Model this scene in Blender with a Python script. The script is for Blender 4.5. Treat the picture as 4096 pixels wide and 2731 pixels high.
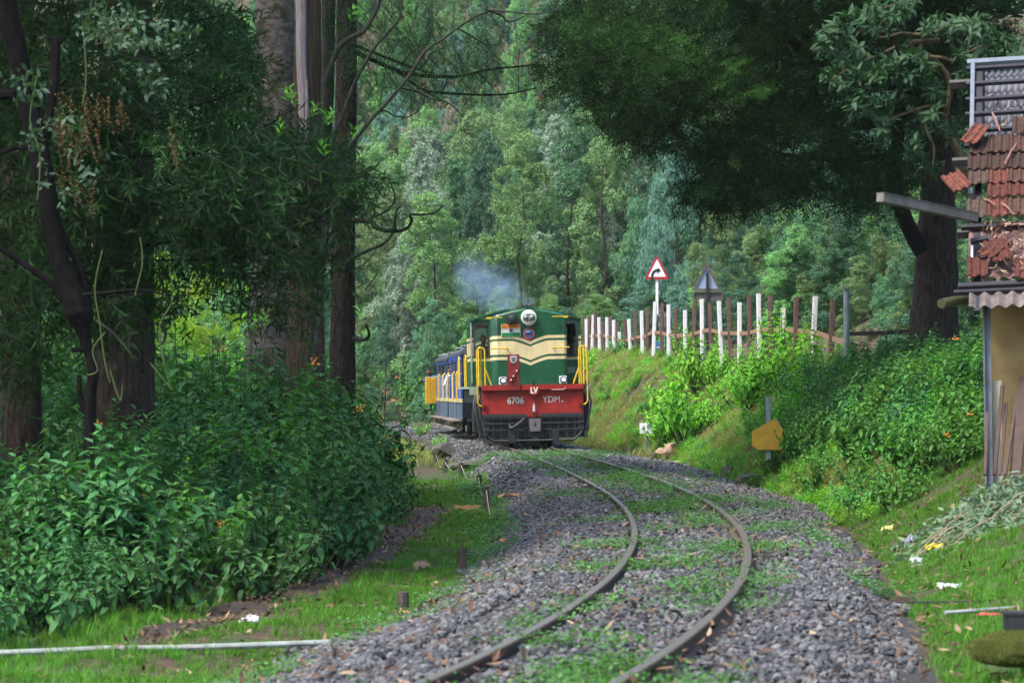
import bpy, bmesh, math, random
import numpy as np
from mathutils import Vector, Matrix, noise

for o in list(bpy.data.objects):
    bpy.data.objects.remove(o)
random.seed(7)
rng = np.random.default_rng(7)
SC = bpy.context.scene
COL = SC.collection

# ------------------------------------------------------------------ camera, sky, sun, exposure
F = 11400.0; PCX = 2048.0; PCY = 1365.5; TILT = 0.01773; CAMZ = 1.44
cam_d = bpy.data.cameras.new('camera'); cam = bpy.data.objects.new('camera', cam_d); COL.objects.link(cam)
cam.location = (0, 0, CAMZ); cam.rotation_euler = (math.pi / 2 + TILT, 0, 0)
cam_d.sensor_width = 36; cam_d.lens = F / 4096 * 36; cam_d.clip_start = 0.5; cam_d.clip_end = 2000
cam_d.dof.use_dof = True; cam_d.dof.focus_distance = 62; cam_d.dof.aperture_fstop = 5.6
SC.camera = cam
SUN_EL = math.radians(58); SUN_AZ = math.radians(-128)      # azimuth measured from +Y towards +X: high, to the left and behind the camera
w = bpy.data.worlds.new('World'); SC.world = w; w.use_nodes = True
nt = w.node_tree; bg = nt.nodes['Background']
sky = nt.nodes.new('ShaderNodeTexSky'); sky.sky_type = 'NISHITA'; sky.sun_disc = False
sky.sun_elevation = SUN_EL; sky.sun_rotation = SUN_AZ; sky.air_density = 1.0; sky.dust_density = 3.0; sky.ozone_density = 1.0
nt.links.new(sky.outputs[0], bg.inputs[0]); bg.inputs[1].default_value = 0.13
sd = bpy.data.lights.new('sun', 'SUN'); sd.energy = 1.5; sd.angle = math.radians(11); sd.color = (1.0, 0.95, 0.86)
sun = bpy.data.objects.new('sun', sd); COL.objects.link(sun)
sdir = Vector((math.sin(SUN_AZ) * math.cos(SUN_EL), math.cos(SUN_AZ) * math.cos(SUN_EL), math.sin(SUN_EL)))
sun.rotation_euler = sdir.to_track_quat('Z', 'Y').to_euler(); sun.location = (0, 0, 60)
SC.view_settings.view_transform = 'Standard'; SC.view_settings.look = 'None'
SC.view_settings.exposure = 1.72; SC.view_settings.gamma = 1.0; SC.view_settings.use_curve_mapping = False
SC.render.engine = 'CYCLES'
cy = SC.cycles
cy.max_bounces = 7; cy.diffuse_bounces = 4; cy.glossy_bounces = 2; cy.transmission_bounces = 4; cy.volume_bounces = 1; cy.transparent_max_bounces = 12
cy.caustics_reflective = False; cy.caustics_refractive = False
cy.use_adaptive_sampling = True; cy.adaptive_threshold = 0.012
cy.use_denoising = True
try:
    cy.denoiser = 'OPENIMAGEDENOISE'; cy.denoising_prefilter = 'ACCURATE'; cy.denoising_input_passes = 'RGB_ALBEDO_NORMAL'
except Exception:
    pass
cy.volume_step_rate = 2.0

# ------------------------------------------------------------------ helpers
def W(px, py, d):
    "the place at distance d along the line of sight through a photo pixel (used to read positions off the photograph)"
    u = (px - PCX) / F; v = (PCY - py) / F
    y = math.cos(TILT) - v * math.sin(TILT); z = math.sin(TILT) + v * math.cos(TILT)
    return Vector((u / y * d, d, CAMZ + z / y * d))

def tag(o, label=None, cat=None, group=None, kind=None):
    if label: o['label'] = label
    if cat: o['category'] = cat
    if group: o['group'] = group
    if kind: o['kind'] = kind
    return o

def empty(name, loc=(0, 0, 0), rot=(0, 0, 0)):
    o = bpy.data.objects.new(name, None); COL.objects.link(o); o.location = loc; o.rotation_euler = rot
    o.empty_display_size = 0.2
    return o

def link(name, me, mat=None, parent=None):
    o = bpy.data.objects.new(name, me); COL.objects.link(o)
    if mat is not None and len(me.materials) == 0:
        me.materials.append(mat)
    if parent is not None: o.parent = parent
    return o

def recolour(o, m):
    o.material_slots[0].link = 'OBJECT'; o.material_slots[0].material = m

def mesh_tris(name, V, T, smooth=False):
    V = np.ascontiguousarray(V, dtype=np.float32); T = np.ascontiguousarray(T, dtype=np.int32)
    me = bpy.data.meshes.new(name)
    me.vertices.add(len(V)); me.vertices.foreach_set('co', V.ravel())
    k = T.shape[1]
    me.loops.add(T.size); me.loops.foreach_set('vertex_index', T.ravel())
    me.polygons.add(len(T)); me.polygons.foreach_set('loop_start', np.arange(0, T.size, k, dtype=np.int32))
    me.polygons.foreach_set('use_smooth', np.full(len(T), smooth))
    me.update(calc_edges=True)
    return me

class MB:
    def __init__(s): s.v = []; s.f = []
    def add(s, vs, fs):
        n = len(s.v); s.v += [tuple(v) for v in vs]; s.f += [tuple(i + n for i in f) for f in fs]; return s
    def box(s, c, d, R=None, bev=0.0):
        c = Vector(c); hx, hy, hz = d[0] / 2, d[1] / 2, d[2] / 2
        pts = [Vector((x * hx, y * hy, z * hz)) for x in (-1, 1) for y in (-1, 1) for z in (-1, 1)]
        if R is not None: pts = [R @ p for p in pts]
        return s.add([c + p for p in pts], [(0, 1, 3, 2), (4, 6, 7, 5), (0, 4, 5, 1), (2, 3, 7, 6), (0, 2, 6, 4), (1, 5, 7, 3)])
    def tube(s, pts, r, n=6, cap=True):
        pts = [Vector(p) for p in pts]
        rs = r if hasattr(r, '__len__') else [r] * len(pts)
        t0 = (pts[1] - pts[0]).normalized()
        up = Vector((0, 0, 1)) if abs(t0.z) < 0.9 else Vector((1, 0, 0))
        a = t0.cross(up).normalized(); vs = []
        for i, p in enumerate(pts):
            t = (pts[min(i + 1, len(pts) - 1)] - pts[max(i - 1, 0)])
            t = t.normalized() if t.length > 1e-9 else t0
            a = (a - t * a.dot(t)); a = a.normalized() if a.length > 1e-6 else t.orthogonal().normalized()
            b = t.cross(a)
            for k in range(n):
                q = 2 * math.pi * k / n
                vs.append(p + (a * math.cos(q) + b * math.sin(q)) * rs[i])
        fs = []
        for i in range(len(pts) - 1):
            for k in range(n):
                k2 = (k + 1) % n
                fs.append((i * n + k, i * n + k2, (i + 1) * n + k2, (i + 1) * n + k))
        if cap:
            fs.append(tuple(range(n - 1, -1, -1))); m = (len(pts) - 1) * n; fs.append(tuple(m + k for k in range(n)))
        return s.add(vs, fs)
    def prism(s, poly, y0, y1, M=None):
        "outline in (x,z) extruded from y0 to y1"
        n = len(poly); vs = [Vector((p[0], y0, p[1])) for p in poly] + [Vector((p[0], y1, p[1])) for p in poly]
        if M is not None: vs = [M @ v for v in vs]
        fs = [tuple(range(n)), tuple(range(2 * n - 1, n - 1, -1))]
        for i in range(n):
            j = (i + 1) % n; fs.append((i, i + n, j + n, j))
        return s.add(vs, fs)
    def disc(s, c, r, y0, y1, n=24, M=None, sz=1.0):
        return s.prism([(c[0] + r * math.cos(2 * math.pi * i / n), c[1] + sz * r * math.sin(2 * math.pi * i / n)) for i in range(n)], y0, y1, M)
    def ring(s, c, r0, r1, y0, y1, n=28):
        vs = []
        for i in range(n):
            q = 2 * math.pi * i / n
            for r in (r0, r1):
                for y in (y0, y1):
                    vs.append((c[0] + r * math.cos(q), y, c[1] + r * math.sin(q)))
        fs = []
        for i in range(n):
            a = 4 * i; b = 4 * ((i + 1) % n)
            fs += [(a, a + 2, b + 2, b), (a + 1, b + 1, b + 3, a + 3), (a, b, b + 1, a + 1), (a + 2, a + 3, b + 3, b + 2)]
        return s.add(vs, fs)
    def lathe(s, prof, c=(0, 0, 0), n=20, axis='Z'):
        vs = []
        for (r, h) in prof:
            for k in range(n):
                q = 2 * math.pi * k / n
                p = (r * math.cos(q), r * math.sin(q), h)
                if axis == 'Y': p = (p[0], p[2], p[1])
                if axis == 'X': p = (p[2], p[0], p[1])
                vs.append((p[0] + c[0], p[1] + c[1], p[2] + c[2]))
        fs = []
        for i in range(len(prof) - 1):
            for k in range(n):
                k2 = (k + 1) % n; fs.append((i * n + k, i * n + k2, (i + 1) * n + k2, (i + 1) * n + k))
        fs.append(tuple(range(n))); m = (len(prof) - 1) * n; fs.append(tuple(m + k for k in range(n - 1, -1, -1)))
        return s.add(vs, fs)
    def build(s, name, mat, parent=None, smooth=False, bevel=0.0, xf=None):
        me = bpy.data.meshes.new(name)
        vs = [xf @ Vector(v) for v in s.v] if xf is not None else s.v
        me.from_pydata(vs, [], s.f); me.update()
        bm = bmesh.new(); bm.from_mesh(me); bmesh.ops.recalc_face_normals(bm, faces=bm.faces)
        if bevel > 0:
            bmesh.ops.bevel(bm, geom=[e for e in bm.edges if len(e.link_faces) == 2 and e.calc_face_angle(0) > 0.6], offset=bevel, segments=2, affect='EDGES', clamp_overlap=True)
        bm.to_mesh(me); bm.free()
        if smooth:
            me.polygons.foreach_set('use_smooth', np.ones(len(me.polygons), dtype=bool))
            try: me.set_sharp_from_angle(angle=math.radians(40))
            except Exception: pass
        return link(name, me, mat, parent)

# ------------------------------------------------------------------ materials
def newmat(name):
    m = bpy.data.materials.new(name); m.use_nodes = True
    return m, m.node_tree, m.node_tree.nodes['Principled BSDF']

def ramp(nt, fac, stops, interp='LINEAR'):
    r = nt.nodes.new('ShaderNodeValToRGB'); r.color_ramp.interpolation = interp
    e = r.color_ramp.elements
    while len(e) > 1: e.remove(e[-1])
    e[0].position = stops[0][0]; e[0].color = (*stops[0][1], 1)
    for p, c in stops[1:]:
        k = e.new(p); k.color = (*c, 1)
    nt.links.new(fac, r.inputs[0]); return r.outputs[0]

def noise_tex(nt, scale, detail=4, rough=0.6, vec=None, coord='Object', stretch=None):
    n = nt.nodes.new('ShaderNodeTexNoise'); n.inputs['Scale'].default_value = scale; n.inputs['Detail'].default_value = detail
    n.inputs['Roughness'].default_value = rough
    tc = nt.nodes.new('ShaderNodeTexCoord'); src = tc.outputs[coord]
    if stretch:
        mp = nt.nodes.new('ShaderNodeMapping'); mp.inputs['Scale'].default_value = stretch; nt.links.new(src, mp.inputs[0]); src = mp.outputs[0]
    nt.links.new(src, n.inputs['Vector']); return n.outputs[0]

def bump(nt, b, h, strength, dist=0.02):
    n = nt.nodes.new('ShaderNodeBump'); n.inputs['Strength'].default_value = strength; n.inputs['Distance'].default_value = dist
    nt.links.new(h, n.inputs['Height']); nt.links.new(n.outputs[0], b.inputs['Normal'])

def mat(name, col, rough=0.6, metal=0.0, var=0.25, scale=6.0, bmp=0.0, stretch=None, col2=None, spec=0.5, dist=0.01):
    m, nt, b = newmat(name)
    c = np.array(col); lo = c * (1 - var); hi = c * (1 + var)
    if col2 is not None: lo, hi = c, np.array(col2)
    if var > 0 or col2 is not None:
        n = noise_tex(nt, scale, 6, 0.65, stretch=stretch)
        nt.links.new(ramp(nt, n, [(0.3, tuple(lo)), (0.7, tuple(np.minimum(hi, 0.95)))]), b.inputs['Base Color'])
        if bmp > 0: bump(nt, b, n, bmp, dist)
    else:
        b.inputs['Base Color'].default_value = (*col, 1)
    b.inputs['Roughness'].default_value = rough; b.inputs['Metallic'].default_value = metal; b.inputs['Specular IOR Level'].default_value = spec
    return m

def leaf_mat(name, c1, c2, trans=0.35, rough=0.45, spec=0.4, tcol=None, c3=None, c3at=.93):
    m, nt, b = newmat(name)
    g = nt.nodes.new('ShaderNodeNewGeometry'); oi = nt.nodes.new('ShaderNodeObjectInfo')
    stops = [(0.0, c1), (0.75, c2)] if c3 is None else [(0.0, c1), (c3at - .1, c2), (c3at, c2), (c3at + .05, c3)]
    col = ramp(nt, g.outputs['Random Per Island'], stops)
    hsv = nt.nodes.new('ShaderNodeHueSaturation'); nt.links.new(col, hsv.inputs['Color'])
    mr = nt.nodes.new('ShaderNodeMapRange'); mr.inputs[3].default_value = 0.75; mr.inputs[4].default_value = 1.25
    nt.links.new(oi.outputs['Random'], mr.inputs[0]); nt.links.new(mr.outputs[0], hsv.inputs['Value'])
    mr2 = nt.nodes.new('ShaderNodeMapRange'); mr2.inputs[3].default_value = 0.485; mr2.inputs[4].default_value = 0.515
    nt.links.new(oi.outputs['Random'], mr2.inputs[0]); nt.links.new(mr2.outputs[0], hsv.inputs['Hue'])
    nt.links.new(hsv.outputs[0], b.inputs['Base Color'])
    b.inputs['Roughness'].default_value = rough; b.inputs['Specular IOR Level'].default_value = spec
    t = nt.nodes.new('ShaderNodeBsdfTranslucent')
    mx = nt.nodes.new('ShaderNodeMixRGB'); mx.blend_type = 'MULTIPLY'; mx.inputs[0].default_value = 1; nt.links.new(hsv.outputs[0], mx.inputs[1])
    mx.inputs[2].default_value = (*(tcol or (1.5, 1.7, 0.6)), 1); nt.links.new(mx.outputs[0], t.inputs[0])
    sh = nt.nodes.new('ShaderNodeMixShader'); sh.inputs[0].default_value = trans
    nt.links.new(b.outputs[0], sh.inputs[1]); nt.links.new(t.outputs[0], sh.inputs[2])
    nt.links.new(sh.outputs[0], nt.nodes['Material Output'].inputs[0])
    return m

def bark_mat(name, c1, c2, vs=(14, 14, 2.2), bmp=0.8, moss=None, scale=1.0):
    m, nt, b = newmat(name)
    n = noise_tex(nt, scale * 1.6, 8, 0.7, stretch=vs)
    col = ramp(nt, n, [(0.35, c1), (0.65, c2)])
    if moss:
        n2 = noise_tex(nt, 3.0, 5, 0.6)
        f = ramp(nt, n2, [(0.5, (0, 0, 0)), (0.62, (1, 1, 1))])
        mx = nt.nodes.new('ShaderNodeMixRGB'); nt.links.new(f, mx.inputs[0]); nt.links.new(col, mx.inputs[1]); mx.inputs[2].default_value = (*moss, 1)
        col = mx.outputs[0]
    nt.links.new(col, b.inputs['Base Color']); b.inputs['Roughness'].default_value = .9; b.inputs['Specular IOR Level'].default_value = .12
    bump(nt, b, n, bmp, .04)
    return m

def inst_mat(name, stops, rough=0.8, bmpscale=0, spec=0.4, trans=0.0):
    "per-instance random colour"
    m, nt, b = newmat(name)
    oi = nt.nodes.new('ShaderNodeObjectInfo'); c = ramp(nt, oi.outputs['Random'], stops)
    if bmpscale:
        n = noise_tex(nt, bmpscale, 4, 0.6); mx = nt.nodes.new('ShaderNodeMixRGB'); mx.blend_type = 'MULTIPLY'; mx.inputs[0].default_value = 0.7
        nt.links.new(c, mx.inputs[1]); nt.links.new(ramp(nt, n, [(0.3, (0.55,) * 3), (0.7, (1.3,) * 3)]), mx.inputs[2]); c = mx.outputs[0]
        bump(nt, b, n, 0.5, 0.01)
    nt.links.new(c, b.inputs['Base Color']); b.inputs['Roughness'].default_value = rough; b.inputs['Specular IOR Level'].default_value = spec
    if trans:
        t = nt.nodes.new('ShaderNodeBsdfTranslucent'); nt.links.new(c, t.inputs[0])
        sh = nt.nodes.new('ShaderNodeMixShader'); sh.inputs[0].default_value = trans
        nt.links.new(b.outputs[0], sh.inputs[1]); nt.links.new(t.outputs[0], sh.inputs[2]); nt.links.new(sh.outputs[0], nt.nodes['Material Output'].inputs[0])
    return m

# ------------------------------------------------------------------ leaves
def unit(a): return a / np.maximum(np.linalg.norm(a, axis=1, keepdims=True), 1e-9)
def rand_unit(n): return unit(rng.normal(size=(n, 3)))

def leaves(P, D, N, L, Wd, droop=0.15, fold=0.25, kind='full'):
    "P base, D direction, N upper side; L, Wd arrays -> verts, tris"
    n = len(P); D = unit(D); N = unit(N - D * (N * D).sum(1, keepdims=True)); X = np.cross(D, N)
    L = np.broadcast_to(L, (n,))[:, None]; Wd = np.broadcast_to(Wd, (n,))[:, None]; dr = np.broadcast_to(droop, (n,))[:, None]; fold = np.broadcast_to(fold, (n,))[:, None]
    def pt(t, s):
        return P + D * L * t + X * (s * Wd * 0.5) + N * (abs(s) * Wd * 0.5 * fold - dr * L * t * t)
    if kind == 'full':
        vs = [pt(0, 0), pt(.3, -.85), pt(.3, 0), pt(.3, .85), pt(.66, -.72), pt(.66, 0), pt(.66, .72), pt(1, 0)]
        tr = [(0, 2, 1), (0, 3, 2), (1, 2, 5), (1, 5, 4), (2, 3, 6), (2, 6, 5), (4, 5, 7), (5, 6, 7)]
    elif kind == 'mid':
        vs = [pt(0, 0), pt(.45, -1), pt(.5, 0), pt(.45, 1), pt(1, 0)]
        tr = [(0, 2, 1), (0, 3, 2), (1, 2, 4), (2, 3, 4)]
    else:
        vs = [pt(0, 0), pt(.45, -1), pt(1, 0), pt(.45, 1)]
        tr = [(0, 2, 1), (0, 3, 2)]
    k = len(vs)
    V = np.stack(vs, axis=1).reshape(-1, 3)
    T = (np.array(tr)[None] + (np.arange(n) * k)[:, None, None]).reshape(-1, 3)
    return V, T

def join_vt(parts):
    Vs, Ts, o = [], [], 0
    for V, T in parts:
        Vs.append(V); Ts.append(T + o); o += len(V)
    return np.concatenate(Vs), np.concatenate(Ts)

# ------------------------------------------------------------------ scatter of uncountable stuff
def scatter(name, pts, rots, scl, protos, idx, m=None):
    "one stuff object: small pieces instanced on points by geometry nodes"
    me = bpy.data.meshes.new(name); n = len(pts)
    me.vertices.add(n); me.vertices.foreach_set('co', np.asarray(pts, dtype=np.float32).ravel())
    a = me.attributes.new('rot', 'FLOAT_VECTOR', 'POINT'); a.data.foreach_set('vector', np.asarray(rots, dtype=np.float32).ravel())
    a = me.attributes.new('scl', 'FLOAT_VECTOR', 'POINT')
    s3 = np.asarray(scl, dtype=np.float32); s3 = np.repeat(s3[:, None], 3, 1) if s3.ndim == 1 else s3
    a.data.foreach_set('vector', s3.ravel())
    a = me.attributes.new('idx', 'INT', 'POINT'); a.data.foreach_set('value', np.asarray(idx, dtype=np.int32))
    o = link(name, me)
    ng = bpy.data.node_groups.new(name + '_scatter', 'GeometryNodeTree')
    ng.interface.new_socket('Geometry', in_out='INPUT', socket_type='NodeSocketGeometry')
    ng.interface.new_socket('Geometry', in_out='OUTPUT', socket_type='NodeSocketGeometry')
    N = ng.nodes; gi = N.new('NodeGroupInput'); go = N.new('NodeGroupOutput')
    iop = N.new('GeometryNodeInstanceOnPoints'); jn = N.new('GeometryNodeJoinGeometry')
    for po in reversed(protos):
        oi = N.new('GeometryNodeObjectInfo'); oi.inputs['Object'].default_value = po; oi.inputs['As Instance'].default_value = False
        g2 = N.new('GeometryNodeGeometryToInstance'); ng.links.new(oi.outputs['Geometry'], g2.inputs[0]); ng.links.new(g2.outputs[0], jn.inputs[0])
    ng.links.new(gi.outputs[0], iop.inputs['Points']); ng.links.new(jn.outputs[0], iop.inputs['Instance'])
    iop.inputs['Pick Instance'].default_value = True
    def attr(nm, t):
        q = N.new('GeometryNodeInputNamedAttribute'); q.data_type = t; q.inputs[0].default_value = nm
        return [s for s in q.outputs if s.enabled and s.name == 'Attribute'][0]
    ng.links.new(attr('idx', 'INT'), iop.inputs['Instance Index'])
    e2r = N.new('FunctionNodeEulerToRotation'); ng.links.new(attr('rot', 'FLOAT_VECTOR'), e2r.inputs[0]); ng.links.new(e2r.outputs[0], iop.inputs['Rotation'])
    ng.links.new(attr('scl', 'FLOAT_VECTOR'), iop.inputs['Scale'])
    ng.links.new(iop.outputs[0], go.inputs[0])
    md = o.modifiers.new('scatter', 'NODES'); md.node_group = ng
    o['kind'] = 'stuff'
    return o

def proto(me, m):
    if len(me.materials) == 0: me.materials.append(m)
    return bpy.data.objects.new(me.name, me)      # a source mesh for the scatter, not part of the scene

# ------------------------------------------------------------------ the track and the lie of the land
TR = [(3.0, -2.7), (8.79, -1.225), (14.64, .175), (20.58, 1.1), (26.57, 1.645), (32.57, 1.897), (38.58, 1.931), (44.59, 1.809), (50.6, 1.6), (56.61, 1.36), (62.61, 1.07), (68.61, .76), (74.62, .43), (80.62, .08),
      (86.62, -.28), (92.62, -.66), (98.62, -1.06), (104.62, -1.506), (110.61, -2.029), (116.59, -2.674), (122.54, -3.48), (128.47, -4.487), (134.35, -5.74), (140.16, -7.283), (145.87, -9.158), (151.45, -11.406), (156.84, -14.06), (161.99, -17.16), (166.84, -20.71), (171.31, -24.73)]
TRD = np.array([t[0] for t in TR]); TRX = np.array([t[1] for t in TR])
# smooth the knots into a fine curve (Catmull-Rom in d)
def _cr():
    ds, xs = [], []
    for i in range(len(TR) - 1):
        p0 = TR[max(i - 1, 0)]; p1 = TR[i]; p2 = TR[i + 1]; p3 = TR[min(i + 2, len(TR) - 1)]
        for k in range(12):
            t = k / 12
            q = [0.5 * (2 * p1[j] + (-p0[j] + p2[j]) * t + (2 * p0[j] - 5 * p1[j] + 4 * p2[j] - p3[j]) * t * t + (-p0[j] + 3 * p1[j] - 3 * p2[j] + p3[j]) * t ** 3) for j in (0, 1)]
            ds.append(q[0]); xs.append(q[1])
    ds.append(TR[-1][0]); xs.append(TR[-1][1]); return np.array(ds), np.array(xs)
CD, CXX = _cr()
def xc(d): return np.interp(d, CD, CXX)
def cant(d): return np.interp(d, [0, 45, 68, 90, 110], [.07, .065, .022, .018, .0])
def ip(d, pts): return np.interp(d, [p[0] for p in pts], [p[1] for p in pts])
XR = [(4, 1.0), (12, 1.9), (15, 2.4), (20, 2.9), (24.6, 3.35), (31, 3.95), (42.5, 4.6), (50, 4.3), (57, 4.2), (63.5, 4.2), (70, 3.9), (73.4, 3.6), (77, 3.1), (84, 2.4), (90, 1.85), (110, .1), (130, -1.9), (150, -7.5), (171, -21)]
XF = [(4, 6), (20, 7.2), (31, 7.6), (45, 7.3), (60, 7.0), (66, 6.6), (78, 5.83), (86, 5.07), (94, 4.22), (112, 2.77), (130, 1.5), (150, -5), (171, -18)]
ZF = [(4, .45), (20, .55), (31, .95), (45, 1.45), (60, 1.5), (66, 1.6), (78, 2.05), (86, 2.3), (94, 2.6), (112, 3.0), (130, 2.2), (150, 1), (171, .5)]
HL = [(12, 2.9), (18, 2.7), (22, 2.6), (26, 2.36), (36, 2.25), (44, 2.0), (70, 1.85), (115, 1.85)]
def half_w(d): return ip(d, HL)
def hill0(x): return 124 + 3.3 * np.clip(-x, 0, 12) + 0.6 * np.clip(-x - 12, 0, 100) - 1.6 * np.clip(x - 1, 0, 8)
def cross(d):
    c = float(xc(min(d, 171))); dd = min(d, 171.0); xr = float(ip(dd, XR)); xf = float(ip(dd, XF)); zf = float(ip(dd, ZF))
    xs = [c - 70, c - 14, c - 6, c - 3.6, c - float(half_w(dd)), c - 1.25, c + 1.25, xr - .25, xr + .1, xr + (xf - xr) * .35, xr + (xf - xr) * .7, xf, xf + 4.5, xf + 12, xf + 40, xf + 90]; k_ = min(1, max(0, (150 - d) / 30)) * .75 + .25
    f_ = min(1, max(0, (d - 24) / 12)); zs = [-.3 + 3.3 * f_, -.4 + 1.0 * f_, -.44 + .22 * f_, -.46, -.50, -.11, -.085, -.28, -.30, -.3 + (zf + .3) * .42, -.3 + (zf + .3) * .85, zf, zf + .15, zf + 3.5 * k_, zf + 16 * k_, zf + 30 * k_]
    return xs, zs
def gz(x, d):
    xs, zs = cross(d); z = float(np.interp(x, xs, zs))
    h = max(0.0, d - float(hill0(np.float64(x)))) * 0.13 + max(0.0, d - 215) * .32
    if h > 0: z = max(z, h) if x > float(ip(min(d, 171), XF)) else z + h
    return z
def gzn(x, d):
    off = 0.0
    e = abs(x - float(xc(min(d, 171))))
    if e > 2.0: off = (noise.noise(Vector((x * .9, d * .9, 0))) * .09 + noise.noise(Vector((x * 3, d * 3, 5))) * .03) * min(1, (e - 2.0))
    if d > 100 and x > 3: off *= 3
    elif d > 40 and x > float(ip(min(d, 171), XR)): off *= 1.9
    return gz(x, d) + off
# ------------------------------------------------------------------ ground
def ground_mesh():
    ds = np.concatenate([np.arange(3, 60, .6), np.arange(60, 130, 1.4), np.arange(130, 180, 2.5), np.arange(180, 340, 8)])
    V = []; cols = None
    for d in ds:
        xs, _ = cross(d); row = []
        for i in range(len(xs) - 1):
            m = [3, 4, 4, 4, 4, 4, 4, 2, 2, 7, 7, 6, 6, 8, 5][i]
            row += [xs[i] + (xs[i + 1] - xs[i]) * k / m for k in range(m)]
        row.append(xs[-1]); cols = len(row)
        V += [(x, d, gzn(x, d)) for x in row]
    V = np.array(V); n = len(ds)
    I = np.arange(n - 1)[:, None] * cols + np.arange(cols - 1)[None]
    Q = np.stack([I, I + 1, I + cols + 1, I + cols], -1).reshape(-1, 4)
    return mesh_tris('ground', V, Q, True)
def ground_material():
    m, nt, b = newmat('ground_soil')
    n1 = noise_tex(nt, .9, 8, .65); n2 = noise_tex(nt, 14, 6, .7)
    soil = ramp(nt, n2, [(.3, (.025, .016, .010)), (.55, (.085, .052, .032)), (.75, (.16, .10, .062))])
    green = ramp(nt, n2, [(.3, (.018, .04, .01)), (.7, (.05, .10, .024))])
    f = ramp(nt, n1, [(.45, (0, 0, 0)), (.6, (1, 1, 1))])
    mx = nt.nodes.new('ShaderNodeMixRGB'); nt.links.new(f, mx.inputs[0]); nt.links.new(soil, mx.inputs[1]); nt.links.new(green, mx.inputs[2])
    nt.links.new(mx.outputs[0], b.inputs['Base Color']); b.inputs['Roughness'].default_value = .95
    bump(nt, b, n2, .9, .05); return m
M_ground = ground_material()
g = link('ground', ground_mesh(), M_ground)
tag(g, 'earthy grassed ground either side of the railway rising to a bank', 'ground', kind='structure')

# ballast bed: a sheet on the ground, its stones stand on it
def strip(name, d0, d1, fl, fr, m, mt, lift, n=6, wob=0.0, seed=0):
    ds = np.arange(d0, d1, .5); V = []
    for d in ds:
        a = fl(d) + wob * noise.noise(Vector((d * .5, seed, 0))); c = fr(d) + wob * noise.noise(Vector((d * .5, seed + 9, 0)))
        for k in range(n + 1):
            x = a + (c - a) * k / n
            V.append((x, d, gzn(x, d) + lift * (0.15 if k in (0, n) else 1)))
    I = np.arange(len(ds) - 1)[:, None] * (n + 1) + np.arange(n)[None]
    Q = np.stack([I, I + 1, I + n + 2, I + n + 1], -1).reshape(-1, 4)
    return link(name, mesh_tris(name, np.array(V), Q, True), mt)
M_bed = mat('ballast_bed', (.02, .02, .023), .9, var=.5, scale=22, bmp=1.0, dist=.04, col2=(.07, .066, .066))
tag(strip('ballast_bed', 3, 168, lambda d: xc(d) - half_w(d) + .05, lambda d: ip(d, XR) - .1, 10, M_bed, .03, 14, .25), 'grey stone ballast bed under the curving rails', 'ballast bed', kind='structure')
M_path = mat('path_soil', (.014, .010, .008), .7, var=.5, scale=14, bmp=1.0, dist=.05, col2=(.06, .042, .031))
def path_l(d): return xc(d) - half_w(d) - ip(d, [(14, 1.6), (24, 1.35), (34, 1.25), (50, 1.0), (70, .8)])
def path_edge(d, s):
    n1 = noise.noise(Vector((d * .45, 11 * s, 3))); n2 = noise.noise(Vector((d * 1.9, 7 * s, 1))); n3 = noise.noise(Vector((d * 6, 5 * s, 8)))
    fade = min(1, (d - 20.5) / 2.5, (48 - d) / 2)
    return float(path_l(d)) + s * max(.02, (.30 + .30 * n1 + .16 * n2 + .08 * n3) * max(0, fade))
def path_strip():
    ds = np.arange(20.6, 48, .12); V = []
    for d_ in ds:
        l, r_ = path_edge(d_, -1), path_edge(d_, 1)
        for k in range(7):
            x = l + (r_ - l) * k / 6; V.append((x, d_, gzn(x, d_) + (.004 if k in (0, 6) else .012 + .014 * noise.noise(Vector((x * 9, d_ * 5, 0))))))
    I = np.arange(len(ds) - 1)[:, None] * 7 + np.arange(6)[None]
    return link('footpath', mesh_tris('footpath', np.array(V), np.stack([I, I + 1, I + 8, I + 7], -1).reshape(-1, 4), True), M_path)
tag(path_strip(), 'dark trodden earth footpath between the shrubs and the ballast', 'footpath', kind='structure')

# rails
M_railside = mat('rail_rust', (.05, .032, .022), .75, var=.4, scale=30, bmp=.3, col2=(.12, .085, .06))
M_railtop = mat('rail_top', (.20, .18, .15), .38, metal=.6, var=.3, scale=20)
track = empty('railway_track', (xc(40.), 40., 0))
tag(track, 'curving metre gauge railway track with worn brown rails', 'railway track', kind='structure')
def rail(side):
    prof = [(-.055, -.125), (.055, -.125), (.055, -.115), (.010, -.095), (.010, -.035), (.033, -.025), (.033, -.006), (.026, 0), (-.026, 0), (-.033, -.006), (-.033, -.025), (-.010, -.035), (-.010, -.095), (-.055, -.115)]
    ds = np.concatenate([np.arange(4, 60, .4), np.arange(60, 171, .8)]); vs = []; fs = []; mi = []
    for d in ds:
        h = (xc(d + .2) - xc(d - .2)) / .4; nrm = Vector((1, -h, 0)).normalized()
        z = cant(d) if side > 0 else 0.0
        c = Vector((xc(d), d, z)) + nrm * (.53 * side)
        for (a, b_) in prof: vs.append(c + nrm * a + Vector((0, 0, b_)))
    n = len(prof)
    for i in range(len(ds) - 1):
        for k in range(n):
            k2 = (k + 1) % n; fs.append((i * n + k, i * n + k2, (i + 1) * n + k2, (i + 1) * n + k)); mi.append(1 if k == 7 else 0)
    me = bpy.data.meshes.new('rail'); me.from_pydata(vs, [], fs); me.materials.append(M_railside); me.materials.append(M_railtop)
    me.polygons.foreach_set('material_index', mi); me.update()
    bm = bmesh.new(); bm.from_mesh(me); bmesh.ops.recalc_face_normals(bm, faces=bm.faces); bm.to_mesh(me); bm.free()
    o = link('rail', me, None, track); o.matrix_parent_inverse = Matrix.Translation(-track.location)
    return o
rail(-1); rail(1)
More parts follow.
